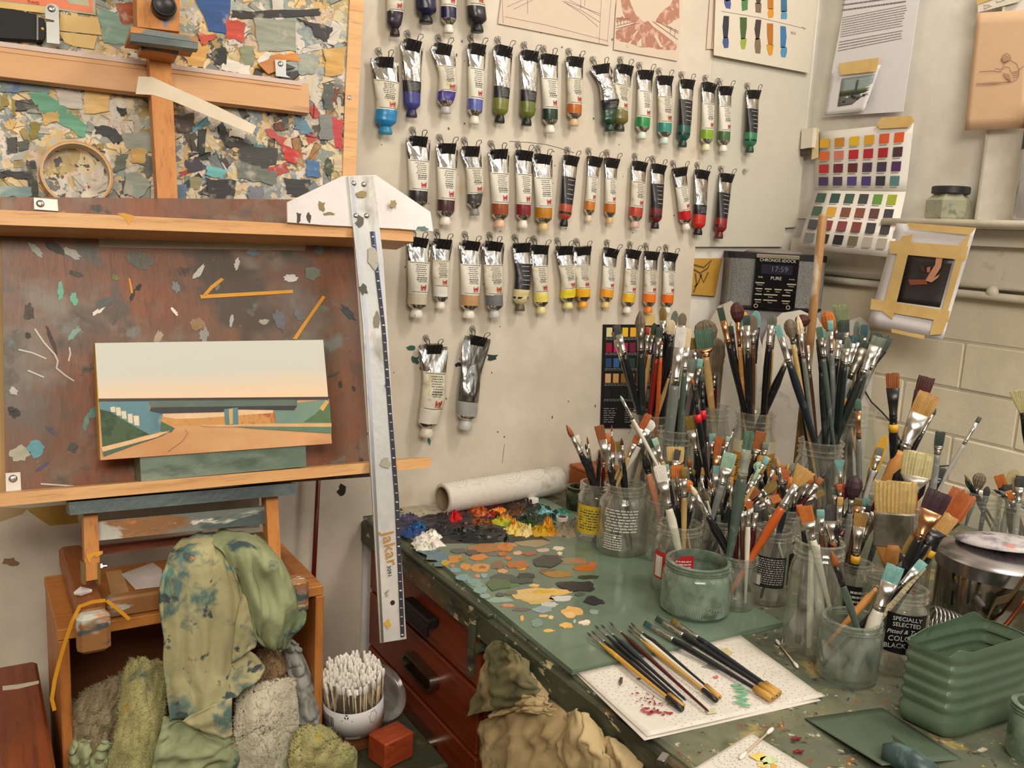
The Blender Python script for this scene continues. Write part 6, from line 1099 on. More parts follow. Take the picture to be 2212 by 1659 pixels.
BR = """A 485 375 640 1060 b14 flat 60 75 170 58 black dgrey s
A 462 432 618 1060 b14 flat 44 60 180 50 bluebk greyg s
A 675 262 682 960 b14 round 78 130 210 66 greenbk taupe d
A 790 360 700 1000 b14 filbert 44 90 160 42 tan dgreen d
A 832 392 762 1000 b14 flat 60 80 170 46 red dgreen d
A 848 500 800 1000 b14 round 24 30 100 36 orange brown s
A 855 230 880 800 b14 filbert 58 105 110 70 black olive s
A 928 335 872 820 b14 filbert 66 112 60 62 black cream k
A 955 262 900 900 b14 filbert 56 110 120 46 bluebk greyg s
A 940 470 770 1060 b14 filbert 36 60 120 58 black taupe s
A 932 700 790 1100 b14 round 20 40 60 36 tan brown d
A 735 390 720 900 b14 flat 30 60 140 30 brown redpink s
A 1003 395 900 1180 b15 flat 92 155 310 92 grey white s
A 1015 280 965 900 b15 filbert 66 95 120 44 tan taupe s
A 1056 402 990 1100 b15 flat 60 150 200 50 green cream s
A 1095 645 980 1180 b15 flat 88 110 190 74 black greyg s
A 1155 645 1090 1150 b15 flat 45 75 150 34 black teal d
A 1085 790 1180 1480 c2 round 26 50 170 52 black rust k band:.84:.91:red
A 1165 770 1190 1400 c2 flat 40 60 130 46 black dgreen k band:.86:.92:red
A 1175 410 1225 1000 b16 flat 148 150 70 66 tan green c
A 1190 335 1250 1000 b16 mop 175 200 60 64 brown taupe d
A 1290 480 1240 1000 b16 mop 135 280 110 80 darkred taupe d
A 1200 625 1180 1000 b16 flat 52 80 110 40 black dgreen s
A 1262 600 1195 1000 b16 flat 72 100 180 40 darkred greyg d
A 1085 480 1150 1000 b16 flat 60 90 120 50 black olive s
A 1310 240 1480 1050 b13 flat 56 100 200 56 black dgreen c
A 1392 385 1492 1000 b13 flat 46 60 180 46 black dgreen k
A 1440 195 1456 1010 b13 mop 108 155 200 40 wood maroon c
A 1488 265 1500 900 b13 mop 72 60 90 40 tan yellow s
A 1465 305 1492 1000 b13 flat 76 75 230 60 black teal s
A 1522 300 1532 1000 b13 flat 58 75 230 54 black dgreen s
A 1598 262 1576 1020 b13 filbert 74 130 290 62 white teal k
A 1722 290 1648 1030 b13 filbert 58 80 180 64 black greyg s
A 1742 300 1690 1000 b13 filbert 50 85 180 46 yellow taupe d
A 1880 570 1682 1020 b13 flat 44 60 90 66 black dgrey s
A 1575 300 1560 950 b13 filbert 70 110 120 40 brown taupe d
B 245 380 500 1210 tallback flat 56 95 235 66 bluebk teal s
B 372 372 478 1150 tallback flat 74 75 180 60 black green d
B 410 290 520 1210 tallback round 60 155 200 44 grey cream s
B 430 445 522 1215 tallback flat 70 70 230 58 grey dgreen d
B 445 292 500 1100 tallback mop 112 90 70 50 brown maroon d
B 340 330 450 1100 tallback mop 95 140 60 44 tan taupe d
B 482 540 560 1205 tallback flat 40 60 160 44 brown white s
B 587 490 612 1220 tallback flat 66 60 200 56 greenbk dgreen k
B 607 412 690 950 tallback flat 44 80 150 46 greenbk teal s
B 668 340 700 950 tallback flat 46 85 170 46 grey teal s
B 580 395 640 1000 tallback flat 55 80 170 48 green green d
B 752 435 668 1090 tallback flat 58 55 170 60 bluebk dgrey s
B 790 470 722 1040 tallback flat 50 55 150 54 bluebk dgrey s
B 810 470 740 1050 tallback filbert 50 90 140 44 greenbk greyg s
B 962 505 630 1240 tallback flat 92 55 270 74 silvergrey dgreen d
B 1052 470 720 1220 tallback flat 92 70 260 78 greenbk greyg s
B 915 452 700 1180 tallback flat 56 60 220 50 greenbk dgreen s
B 868 458 690 1150 tallback flat 50 60 190 46 grey dteal s
B 640 265 700 900 b17 mop 108 170 60 40 wood orange c
B 755 215 790 900 b17 fan 125 210 100 56 tan gtan d
B 776 335 800 900 b17 flat 88 95 160 56 greenbk dgreen d
B 886 345 860 900 b17 filbert 46 112 160 40 tan greyg d
B 945 375 880 950 b17 flat 60 95 160 46 greenbk dteal d
B 1030 430 850 1000 b17 flat 72 60 160 52 greenbk dgreen k
B 1120 470 870 1010 b17 flat 104 110 160 66 greenbk dgreen k
B 1090 480 860 1030 b17 flat 60 70 200 50 silvergrey greyg s
B 1138 455 890 1020 b17 round 34 70 150 40 grey dgreen k
B 700 300 760 900 b17 flat 50 90 150 40 green green d
B 830 460 800 950 b17 flat 44 60 150 40 bluebk dgreen s
B 1000 560 840 1060 b17 flat 50 70 190 46 silvergrey greyg s
B 1165 760 1228 1300 c5 flat 104 115 280 72 black brown k band:.90:.975:yellow
B 1440 790 1388 1300 c5 flat 128 118 340 84 black maroon k band:.93:.985:yellow
B 1462 925 1130 1560 c5 flat 170 170 330 116 wood tan s
B 1512 1040 1455 1450 c5 round 34 50 190 50 black dgrey s
B 1548 1225 1490 1500 c7 flat 76 110 70 60 silvergrey dgreen d
B 1862 1110 1622 1659 c7 flat 32 45 200 36 steel dgrey s
B 890 962 1005 1420 c6 filbert 48 95 230 50 grey green c
B 2178 895 2240 1300 r2 fan 150 180 60 64 black palehog k
D 1115 145 1020 560 c6 filbert 82 290 200 44 silvergrey yellow d
D 1385 285 1180 700 c7 flat 250 185 150 110 orange palehog p
D 1290 405 1360 900 c7 mop 240 280 150 90 orange black k
D 1190 515 1150 1240 steel_side flat 322 248 290 150 wood hog p
D 868 470 775 900 c6 mop 126 190 120 46 steel purple s
D 765 525 740 900 c6 mop 130 130 150 60 darkred redpink d
D 742 345 762 800 c6 fan 80 90 160 36 black teal s
D 1070 250 980 700 c6 flat 60 60 120 40 steel greyg s
D 478 412 50 1090 slim fan 165 150 215 78 orange tan s
D 465 712 512 990 tall flat 116 128 160 64 white orange s
D 682 698 690 990 tall flat 156 128 190 96 darkred dgrey s
D 700 1010 730 1080 tall stub 60 20 80 60 darkred brown s
D 915 768 820 1260 small_black flat 106 105 235 72 black tan s band:.84:.97:yellow
D 1078 675 900 1060 small_black flat 110 100 250 62 black maroon d
D 895 650 820 1050 small_black flat 56 60 140 40 brown olive c
D 965 640 850 1050 small_black filbert 50 80 160 44 black teal s
D 1545 600 1290 1120 special flat 190 160 260 84 black purple c
D 1742 600 1360 1250 special flat 196 235 180 96 black rust k band:.80:.87:yellow
D 1605 770 1280 1200 special flat 190 150 150 90 black tan k
D 1412 900 1250 1250 special mop 96 120 60 50 black rust k
D 1392 990 1080 1460 special flat 190 155 170 110 black olive k
D 1190 1190 960 1640 front flat 142 132 260 108 white teal s
D 1415 1155 1080 1560 front flat 78 80 180 60 black teal s
D 675 1065 850 1640 front round 58 125 190 62 green brown k
D 1060 1350 880 1640 front stub 40 20 30 66 wood tan s
D 1240 1150 1000 1580 front round 40 60 150 60 black dgrey s
C 85 65 320 520 yellow round 42 100 165 58 black brown s
C 162 150 268 480 yellow flat 46 90 120 34 black white s
C 250 155 296 470 yellow round 18 60 130 34 black brown s
C 238 215 300 500 yellow round 22 40 90 36 bluebk dgrey s
C 352 260 340 500 yellow round 20 30 40 36 bluebk brown k
C 385 330 372 510 yellow round 20 30 40 32 darkred brown s
C 345 70 432 510 text flat 80 115 260 48 black brown s
C 440 165 465 510 text filbert 60 115 150 44 black brown s
C 408 135 440 510 text flat 46 80 160 40 black orange s
C 425 205 455 520 text flat 60 90 130 40 black rust s
C 503 195 540 510 text flat 58 80 180 48 black olive s
C 525 168 548 500 text round 24 55 130 36 black maroon s
C 448 65 432 480 text round 14 50 130 24 black brown s
C 655 150 520 460 text flat 50 70 120 34 tan rust s
A 770 1135 570 1520 text filbert 90 75 160 78 white white s
A 745 1085 560 1440 text flat 62 130 120 40 tan rust s
A 515 938 730 1300 mid_back round 24 45 170 34 white mint s
C 742 165 850 430 mid_back flat 82 85 200 60 black dgreen s
C 785 172 880 420 mid_back flat 48 70 130 40 tan mint s
C 700 290 800 660 mid_back round 62 130 40 62 pink black k
C 955 240 985 500 mid_back flat 142 110 90 60 black hog d
C 825 392 965 1040 red flat 102 125 235 76 white white s
C 968 382 988 860 red flat 108 112 225 78 black orange s
C 1025 400 1010 860 red flat 50 90 160 50 tan olive s
C 1066 505 1000 860 red mop 78 85 90 46 black orange k
C 1110 600 1040 860 red flat 40 30 120 50 black dgrey s
C 885 380 940 860 red flat 30 40 110 50 black teal s
C 1072 540 1352 1088 slim round 44 95 215 78 black cream s
C 1545 115 1250 850 slim flat 82 145 240 96 green green g
C 1440 665 1452 1080 slim flat 46 70 160 50 darkred olive s
C 1480 660 1490 1080 slim filbert 44 90 150 44 brown olive s
C 1540 672 1505 1090 slim fan 78 60 150 46 white rust s
C 1605 700 1555 1080 slim flat 44 60 140 56 darkred dgrey s
C 1405 480 1370 1000 slim flat 26 60 190 40 black tan s
C 1065 -5 1160 520 c2 flat 86 108 200 60 black olive s
C 1115 235 1130 520 c2 fan 30 40 60 34 black dgrey s
C 1250 135 1240 500 c2 flat 55 60 120 36 black teal s
C 1300 158 1225 640 c2 flat 62 150 190 62 blue rust c
C 1060 340 1100 560 c2 mop 42 60 60 30 black brown s
C 1098 418 1120 600 c2 mop 36 40 40 30 black olive k
C 1205 140 1195 480 c2 flat 30 60 120 28 darkred maroon s
C 1350 175 1300 520 c2 filbert 32 60 100 30 black brown s
C 1378 160 1330 520 c2 flat 34 40 110 30 blue mint s
C 1425 85 1320 500 c2 round 14 30 180 28 black dgrey s
C 1330 250 1180 620 c2 flat 48 60 170 36 darkred dgreen s
C 1395 290 1240 640 c1 flat 112 120 150 60 silvergrey mint s
C 1345 400 1280 720 c1 filbert 46 90 120 40 black olive s
C 1500 398 1540 640 c1 flat 76 90 150 40 black olive s
C 1575 450 1560 720 c1 round 18 40 160 26 white tan s
C 1630 420 1610 720 c1 flat 46 110 120 36 steel mint s
C 1672 392 1650 700 c1 flat 26 80 100 30 tan olive s
C 1692 322 1680 700 c1 flat 48 66 90 40 black teal s
C 1610 360 1640 700 c3 mop 82 80 90 36 black mint s
C 1645 180 1660 640 c3 flat 56 80 170 40 black olive s
C 1740 440 1650 720 c3 flat 60 120 120 40 brown orange s
C 1640 120 1480 400 c3 flat 90 140 80 50 black brown d
C 1760 520 1610 740 c1 filbert 70 110 80 40 black olive s
C 1590 540 1450 720 c1 flat 56 60 120 40 black olive k
C 1625 585 1600 900 c1 flat 86 100 140 50 black brown s
C 1790 640 1660 900 c1 flat 66 70 140 46 white orange s
C 1835 420 1650 860 c4 flat 74 80 90 50 brown rust k
C 1800 500 1690 800 c4 flat 92 130 150 50 black orange s
C 1880 480 1760 780 c4 mop 76 90 120 40 black orange s
C 1900 370 1740 620 c4 filbert 34 70 130 36 black greyg k
C 1240 520 1210 900 c1 flat 50 30 60 66 blue teal s
C 1285 390 1240 820 c1 flat 60 60 170 40 black teal s
C 1160 490 1150 820 c1 round 16 40 150 24 white white s
C 1180 405 1060 820 c2 flat 36 60 160 44 black tan s
C 1395 620 1330 900 c1 round 24 60 120 40 white olive s
C 1450 560 1450 900 c1 flat 40 40 120 40 black greyg s
C 1520 700 1480 1000 c1 flat 40 60 120 40 black dgrey s
C 1690 620 1600 960 c1 flat 40 70 170 36 white tan s
C 1740 690 1630 980 c1 flat 40 60 150 36 brown olive s
D 520 470 540 800 c4 mop 60 60 120 40 black orange s
D 600 490 560 800 c4 flat 50 60 110 36 darkred brown s
D 620 600 560 860 c4 flat 56 60 120 40 black olive s
D 640 430 560 760 c4 round 30 60 110 30 black dgrey k
D 700 560 640 860 c6 flat 44 60 120 36 steel greyg s
D 840 590 800 900 c6 flat 44 60 120 40 white dgrey s
D 935 620 880 950 c6 flat 40 60 120 40 black maroon s
D 980 700 900 1000 small_black flat 40 60 120 40 black dgrey s
D 420 700 480 990 tall flat 50 90 130 44 black rust s
D 590 740 600 990 tall flat 60 60 130 50 brown teal s
D 750 640 700 980 tall flat 46 70 160 44 black tan s
D 1560 408 1500 800 c7 flat 70 80 120 50 black dgrey k
D 1738 460 1770 720 r1 round 24 60 120 34 black olive k
D 1750 490 1785 720 r1 filbert 40 90 120 34 greenbk green k
D 1872 450 1790 680 r1 mop 96 110 130 44 grey taupe d
D 1885 540 1860 740 r1 round 30 70 90 36 greenbk dgreen k
D 1922 555 1870 740 r1 filbert 44 90 90 36 black dgrey k
D 1968 580 1930 760 r2 round 26 50 90 34 greenbk purple d
D 2012 588 1960 780 r2 round 30 50 100 34 grey greyg d
D 2010 465 2060 740 r2 flat 80 100 130 50 black orange k
D 2080 540 2100 760 r2 flat 70 90 100 50 black dgrey s
D 2085 590 2010 780 r2 flat 50 80 100 40 brown orange d
D 2145 415 2120 760 r2 filbert 110 190 120 50 steel palehog s
D 2185 470 2130 760 r2 flat 70 90 130 56 steel dgrey s
D 2130 600 2060 800 r2 flat 50 70 120 44 silvergrey greyg d"""
for ln in BR.strip().split('\n'):
    p = ln.split(); band = None
    if p[-1].startswith('band:'):
        q = p.pop().split(':'); band = (float(q[1]), float(q[2]), q[3])
    v, x0, y0, x1, y1, jk, kind, w_, bl, fl, hw, hc, bc, fc = p
    brush(v, float(x0), float(y0), float(x1), float(y1), jk, kind, float(w_), float(bl), float(fl), float(hw), hc, bc, fc, band)
RF = random.Random(99)
for k in range(36):
    jk = RF.choice(['c1', 'c2', 'c3', 'c4', 'c1', 'c3', 'red', 'mid_back', 'dark', 'c6']); J = JAR[jk]; x = J['rim'][0]+RF.uniform(-48, 48); y = J['rim'][1]-RF.uniform(45, 118)
    kd = RF.choice(['flat', 'flat', 'flat', 'round', 'filbert', 'filbert']); w_ = RF.uniform(22, 58)
    brush('A', (x-1200)*ZK, (y-600)*ZK, (J['rim'][0]-1200)*ZK+RF.uniform(-60, 60), (J['rim'][1]+30-600)*ZK, jk, kd, w_, RF.uniform(50, 100), RF.uniform(90, 190), RF.uniform(30, 52), RF.choice(['black', 'black', 'bluebk', 'darkred', 'greenbk', 'brown', 'tan', 'grey', 'white']), RF.choice(['brown', 'olive', 'rust', 'tan', 'dgreen', 'dgrey', 'taupe', 'maroon', 'greyg']), RF.choice('sssd'))
# brushes standing head down inside the tall jar: only handles and shafts show
J = JAR['tall']
for i, (ax_, ay, bx_, by, hw, hc) in enumerate(((1753, 1190, 1746, 1415, 15, 'white'), (1762, 1178, 1776, 1400, 22, 'white'), (1738, 1200, 1722, 1400, 16, 'black'), (1786, 1190, 1790, 1410, 20, 'black'), (1730, 1185, 1736, 1420, 12, 'bluebk'))):
    pl = Plane(J['c']-HV*J['r']*(.35-.18*i), -HV); a = pl.at(ax_, ay); b = pl.at(bx_, by); b.z = max(b.z, DZ+.010)
    for p_ in (a, b):
        o_ = V((p_.x-J['c'].x, p_.y-J['c'].y, 0))
        if o_.length > J['n']*.72: o_ *= J['n']*.72/o_.length; p_.x = J['c'].x+o_.x; p_.y = J['c'].y+o_.y
    s = scale_at(a); m = MB().tube([b, b+(a-b)*.03, b+(a-b)*.5, a], [hw*s*.3, hw*s*.42, hw*s*.5, hw*s*.42], 12)
    tag(m.build('wooden_rod', hmat(hc), None, True), '%s handle end number %d' % (hc, i) if False else ['slim white rod standing inside the tall cloudy jar', 'thick white printed rod inside the tall cloudy jar', 'thick black rod leaning left inside the tall cloudy jar', 'thick black rod upright inside the tall cloudy jar', 'slim blue black rod inside the tall cloudy jar'][i], 'rod')
# cream measuring stick leaning in the olive jar
J = JAR['special']; pl = Plane(J['c']-HV*.012, -HV); a = pl.at(*zp('D', 1405, 1190)); b = pl.at(*zp('D', 1090, 1560)); d_ = (b-a).normalized(); b = a+d_*((a.z-DZ-.012)/-d_.z)
o_ = V((b.x-J['c'].x, b.y-J['c'].y, 0)); 
if o_.length > J['r']*.75: b = a+d_*((b-a).length*.8)
sdv = d_.cross(HV).normalized(); R5 = Matrix((sdv, HV, d_)).transposed()
rs = thing('measuring_stick', 'flat cream wooden measuring stick leaning in the black olive jar', 'ruler', b)
MB().bbox((a+b)/2, (70*scale_at(a)/ZK, .003, (b-a).length), .0006, R5).build('stick', P('cream_stick', rgb(206, 190, 150), .5), rs)
m = MB()
for k in range(14): m.box(a+d_*(.012+.006*k)+sdv*.004-HV*.0017, (.005 if k % 5 else .008, .0003, .0005), R5)
m.build('graduations', inkm, rs)['kind'] = 'stuff'
ctb = DESK.at(1546, 1205); cs = thing('cream_tub', 'small cream plastic tub among jars behind the green filmed jar', 'tub', ctb)
MB().bbox(ctb+V((.004, .004, .0235)), (.044, .034, .046), .004, Matrix.Rotation(-YAW, 3, 'Z')).build('tub_body', P('cream_plastic', rgb(206, 194, 170), .5), cs)
# long paint-marked stick rising in front of the radio
J = JAR['tallback']; P0 = V((J['c'].x, J['c'].y, DZ))+HV*.075; pl = Plane(P0, -HV)
stm = splat('marked_stick', rgb(176, 132, 84), [(rgb(206, 196, 180), 14, .55, .06, 2), (rgb(130, 110, 70), 20, .58, .06, 5)], .45, .3, 90, (1, 1, .4))
a, b = pl.at(1778, 463), pl.at(1735, 880); d_ = (b-a).normalized(); b2 = a+d_*((a.z-DZ-.002)/-d_.z); s = scale_at(a)
tag(MB().tube([b2, a+d_*.004, a], [9*s, 9.5*s, 8*s], 10).build('mixing_stick', stm, None, True), 'long round wooden stick with white paint standing before radio', 'stick')
# ================================================================== DESK CLUTTER
# white and cream palettes propped up behind the brushes
PPL = Plane(rd0-HV*.030, -HV)
for i, (pts, c, lab) in enumerate((([(1516, 800), (1520, 740), (1532, 695), (1552, 662), (1580, 650), (1602, 672), (1612, 740), (1612, 800)], (186, 178, 158), 'cream rounded palette propped beside the dusty jar of mops'),
        ([(1562, 800), (1568, 735), (1582, 695), (1606, 682), (1632, 700), (1646, 745), (1648, 800)], (206, 200, 188), 'white rounded palette propped behind the orange labelled jar'),
        ([(1642, 800), (1648, 735), (1662, 700), (1690, 676), (1730, 670), (1766, 686), (1784, 720), (1790, 800)], (214, 208, 198), 'wide white scarred palette propped below the radio'),
        ([(1812, 800), (1820, 720), (1836, 692), (1858, 684), (1876, 700), (1886, 740), (1890, 800)], (216, 210, 200), 'narrow white palette propped at the corner by brick wall'))):
    o_ = .011*(i % 2); up3 = [PPL.at(x, y, o_) for x, y in pts]; a, b = up3[0].copy(), up3[-1].copy(); a.z = b.z = DZ+.0005
    tag(MB().prism([a]+up3+[b], HV*.006).build('artist_palette', splat('palette_%d' % i, rgb(*c), [(rgb(*[int(x*.8) for x in c]), 14, .58, .1, i), (rgb(130, 110, 96), 40, .70, .04, i+3)], .5, .2)), lab, 'palette')
# paper towel roll
ra = Plane((0, 0, DZ+GO+.0282), (0, 0, 1)); a, b = ra.at(912, 1057), ra.at(1190, 1034); a.y = min(a.y, -.0300); b.y = min(b.y, -.0300)
a.x = .728; b.x = 1.000; a.y = -.060; b.y = -.034
d_ = (b-a).normalized(); L_ = (b-a).length
tw = thing('paper_towel_roll', 'nearly finished white paper towel roll lying on the palette', 'paper towel', (a+b)/2-V((0, 0, .028)))
def towelmat(name, stains=()):
    if name in MATS: return MATS[name]
    t = NT(name); n = t.noise(120, 2); col = t.mix(n.outputs[0], rgb(206, 200, 190), rgb(226, 222, 214))
    for (c, s_, th, so, of) in stains:
        q = t.noise(s_, 3, t.co((1, 1, 1), (of, of, of)), .6); col = t.mix(t.thr(q.outputs[0], th, th+so), col, c)
    t.bump(n.outputs[0], .3); MATS[name] = t.fin(col, .8); return MATS[name]
tm1 = towelmat('towel_paper', [(rgb(176, 164, 140), 14, .6, .1, 3)]); tm2 = towelmat('towel_paper_clean', [(rgb(206, 206, 196), 10, .55, .2, 5)])
MB().lathe([(.0225, 0), (.0272, 0), (.0280, .004), (.0280, L_-.004), (.0272, L_), (.0225, L_), (.0225, 0)], 36, a, d_, cap=False).build('towel', tm1, tw, True)
MB().lathe([(.0205, -.0006), (.0224, -.0006), (.0224, L_+.0006), (.0205, L_+.0006), (.0205, -.0006)], 30, a, d_, cap=False).build('card_core', P('card_tube', rgb(150, 130, 100), .7), tw, True)
m = MB(); side = d_.cross(V((0, 0, 1))).normalized()
for ci, (cx, rr0) in enumerate(((.10, 5), (.30, 4), (.52, 6), (.74, 6), (.92, 4))):
    for k in range(1, rr0):
        for j in range(int(9*k)):
            q = 2*math.pi*j/(9*k); l = cx*L_+math.cos(q)*k*.006; an = math.radians(105)+math.sin(q)*k*.24
            if 0 < l < L_ and math.radians(20) < an < math.radians(170):
                cpt = a+d_*l+(side*math.cos(math.pi-an)*-1*-1*1.0+V((0, 0, 1))*math.sin(an))*.0283 if False else a+d_*l+(side*(-math.cos(an))*-1+V((0, 0, 1))*math.sin(an))*.0283
                m.box(cpt, (.0011, .0011, .0004))
tx = m.build('embossed_dots', P('towel_dots', rgb(176, 168, 156), .8), tw); tx['kind'] = 'stuff'
# caps on the palette
def cap(px, py, r, h, c, lab, top=None):
    p = PG.at(px, py, .0003); o = thing('tube_cap', lab, 'cap', p)
    autosmooth(MB().lathe([(0, 0), (r, 0), (r*1.03, h*.2), (r, h), (r*.9, h*1.02), (0, h*1.02)], 24, p).build('cap_body', P('cap_%d' % c[0], rgb(*c), .35), o), 40)
    MB().lathe([(r*.7, h*1.02), (r*.7, h*1.05), (0, h*1.05)], 20, p).build('cap_top', P('captop_%d' % (top or c)[0], rgb(*(top or c)), .4), o)
cap(1152, 1086, .010, .009, (232, 230, 224), 'white plastic tube cap among the dark paint piles'); cap(1214, 1124, .011, .007, (206, 196, 186), 'pale cap with dark paint inside near the turquoise paint', (44, 26, 24))
# small cedar box at the back
bx = thing('cedar_box', 'small orange cedar box at wall behind yellow labelled jar', 'box', (1.085, -.045, DZ))
wm = wood('cedar', rgb(176, 100, 44), rgb(150, 80, 34), .5, 'x'); MB().bbox((1.085, -.045, DZ+.026), (.085, .07, .051), .002).build('body', wm, bx); MB().bbox((1.085, -.045, DZ+.0555), (.087, .072, .007), .002).build('lid', wm, bx)
tag(MB().lathe([(0, 0), (.014, 0), (.014, .028), (.012, .030), (0, .030)], 20, (1.10, -.045, DZ+.0595)).build('metal_tin', steel, None, True), 'small round metal tin on top of the cedar box', 'tin')
# ---- kitchen towels with brushes laid out
DT = Plane((0, 0, DZ), (0, 0, 1))
def towel(name, q, lab, seed, fold=True, zoff=.0012):
    root = thing(name, lab, 'paper towel', DT.at(*quadpt(q, .5, .5)))
    f = lambda u, v: zoff+.0016*(1+math.sin(u*7+seed)*math.sin(v*5+seed*2))+(.004*max(0, .06-v)*10 if False else 0)
    if fold:
        q2 = tuple((x-6, y+9) if i in (2, 3) else (x-4, y+3) for i, (x, y) in enumerate(q)); sheet('under_layer', q2, DT, lambda u, v: .0006+.0004*math.sin(u*9), tm2, root, 14, 10)
    sheet('top_layer', q, DT, f, tm2, root, 24, 16, .0008)
    m = MB(); R = random.Random(seed)
    for (cu, cv) in ((.12, .25), (.32, .75), (.50, .30), (.68, .80), (.80, .35), (.95, .75)):
        for k in range(1, 6):
            for j in range(7*k):
                qq = 2*math.pi*j/(7*k); u = cu+math.cos(qq)*k*.032; v = cv+math.sin(qq)*k*.062
                if .02 < u < .98 and .02 < v < .98:
                    p = DT.at(*quadpt(q, u, v), f(u, v)+.0002); m.box(p, (.0013, .0013, .0003))
    o = m.build('embossed_dots', P('dot_grey', rgb(176, 178, 184), .8), root); o['kind'] = 'stuff'
    return root, f
QT = ((1249, 1453), (1598, 1371), (1779, 1504), (1398, 1590))
t1, tf = towel('paper_towel', QT, 'folded white paper towel under the row of fine brushes', 3, True)
def stain(root, q, f, pts, c):
    m = MB(); m.prism([DT.at(x, y, f(.5, .5)+.0010+.0008) for x, y in pts], V((0, 0, -.0001))); m.build('paint_stain', P('stain_%d_%d_%d' % c, rgb(*c), .7, var=.3, scale=200), root)
RS = random.Random(5)
for i in range(26): 
    x = RS.gauss(1400, 20); y = 1512+(x-1400)*.35+RS.gauss(0, 6); stain(t1, QT, tf, blob(x, y, RS.uniform(1.5, 4.5), RS.uniform(.8, 2.2), i, 8, .5), (150, 66, 76))
for i in range(14):
    x = RS.gauss(1415, 16); y = 1536+(x-1415)*.12+RS.gauss(0, 3); stain(t1, QT, tf, blob(x, y, RS.uniform(2, 8), RS.uniform(1, 3), i+30, 8, .5), (170, 60, 70))
for i in range(8): stain(t1, QT, tf, blob(1600+RS.uniform(-10, 14), 1480+i*6, RS.uniform(8, 16), 2.2, i+60, 10, .4), (110, 182, 146))
for x, y, rx, ry, c in ((1341, 1470, 4, 9, (90, 60, 66)), (1568, 1408, 12, 9, (206, 190, 140)), (1540, 1440, 20, 10, (150, 156, 146)), (1546, 1462, 8, 3, (214, 120, 140)), (1535, 1535, 14, 6, (206, 206, 170)), (1380, 1466, 5, 2, (60, 60, 66))): stain(t1, QT, tf, blob(x, y, rx, ry, int(x), 10, .4), c)
t2, tf2 = towel('paper_towel', ((1622, 1583), (1800, 1690), (1640, 1790), (1450, 1690)), 'white paper towel with yellow and green stain at desk edge', 8, False)
for x, y, rx, ry, c in ((1636, 1634, 16, 8, (232, 206, 110)), (1660, 1642, 18, 9, (206, 222, 166)), (1648, 1652, 14, 6, (222, 206, 120)), (1672, 1655, 8, 5, (222, 170, 70))): stain(t2, None, tf2, blob(x, y, rx, ry, int(x), 12, .3), c)
lay = [(248, 578, 1008, 1192, 'yellow', 'round', 'blackb', 40, 'fine pointed brush with ochre handle at the end of row'), (283, 565, 1016, 1168, 'black', 'round', 'gold', 36, 'fine pointed brush with black handle beside the ochre one'), (310, 520, 1012, 1140, 'black', 'round', None, 38, 'slim black handled round brush with worn tip'), (360, 515, 1037, 1118, 'bluebk', 'round', None, 38, 'slim blue black round brush beside the maroon one'), (428, 495, 1217, 1208, 'darkred', 'round', None, 38, 'maroon handled round brush laid on paper towel'), (575, 556, 1280, 1122, 'yellow', 'round', 'blackb', 36, 'ochre handled fine brush beside the white one'), (578, 522, 1255, 1075, 'white', 'round', None, 36, 'white handled fine brush laid on paper towel'), (596, 500, 1305, 1098, 'black', 'round', 'gold', 40, 'black round brush with gold end beside the white one'), (708, 503, 1727, 1108, 'black', 'flat', 'gold', 50, 'black flat brush with dark tip and gold end'), (800, 465, 1762, 1084, 'black', 'flat', 'gold', 50, 'black flat brush with olive tip and gold end'), (925, 483, 1782, 1066, 'bluebk', 'flat', 'gold', 48, 'blue black flat brush with gold end nearest green jar')]
for i, (x0, y0, x1, y1, hc, kd, bnd, hw, lab) in enumerate(lay):
    zt = DZ+GO+.0055+.0006*(i % 2); za = Plane((0, 0, zt), (0, 0, 1)); zb = Plane((0, 0, DZ+.0082+.0004*(i % 2)), (0, 0, 1))
    tip = za.at(1200+x0/ZK, 1209+y0/ZK); base = zb.at(1200+x1/ZK, 1209+y1/ZK); s = scale_at(tip)/ZK
    bcn_ = {'flat': ['dgreen', 'olive', 'dteal'][i % 3], 'round': 'dgrey'}[kd]
    make_brush(tip, base, kd, (44 if kd == 'flat' else 17)*s, (90 if kd == 'flat' else 60)*s, (230 if kd == 'flat' else 130)*s, hw*s, hc, bcn_, 's', (0.0, .16, bnd) if bnd else None, lab)
# ---- cotton swabs, scraps
swm = [P('swab_stick', rgb(206, 186, 150), .6), P('cotton', rgb(232, 228, 220), .9, bump=.3)]
def swab_mesh():
    m = MB(); m.tube([(0, 0, 0), (0, 0, .074)], .0011, 6, m=0)
    for z0, sg in ((.0, -1), (.074, 1)):
        m.lathe([(0, -.003), (.0017, -.0018), (.0025, .002), (.0024, .006), (.0016, .011), (.0011, .0125)] if sg < 0 else [(.0011, -.0125), (.0016, -.011), (.0024, -.006), (.0025, -.002), (.0017, .0018), (0, .003)], 8, (0, 0, z0), m=1)
    me = bpy.data.meshes.new('cotton_swab'); me.from_pydata([tuple(v) for v in m.v], [], m.f); [me.materials.append(x) for x in swm]; me.polygons.foreach_set('material_index', m.m); me.polygons.foreach_set('use_smooth', [True]*len(me.polygons)); return me
SWM = swab_mesh()
def swab(p, d, label, group=None, k=1.0):
    o = bpy.data.objects.new('cotton_swab', SWM); COL.objects.link(o); o.location = p; o.rotation_mode = 'QUATERNION'; o.rotation_quaternion = V(d).to_track_quat('Z', 'Y'); o.scale = (k, k, k); tag(o, label, 'cotton swab', group); return o
za = Plane((0, 0, DZ+.0030), (0, 0, 1)); a, b = za.at(1722, 1440), za.at(1678, 1384); swab(a, b-a, 'used cotton swab with blackened end lying beside tall jar', None, (b-a).length/.074)
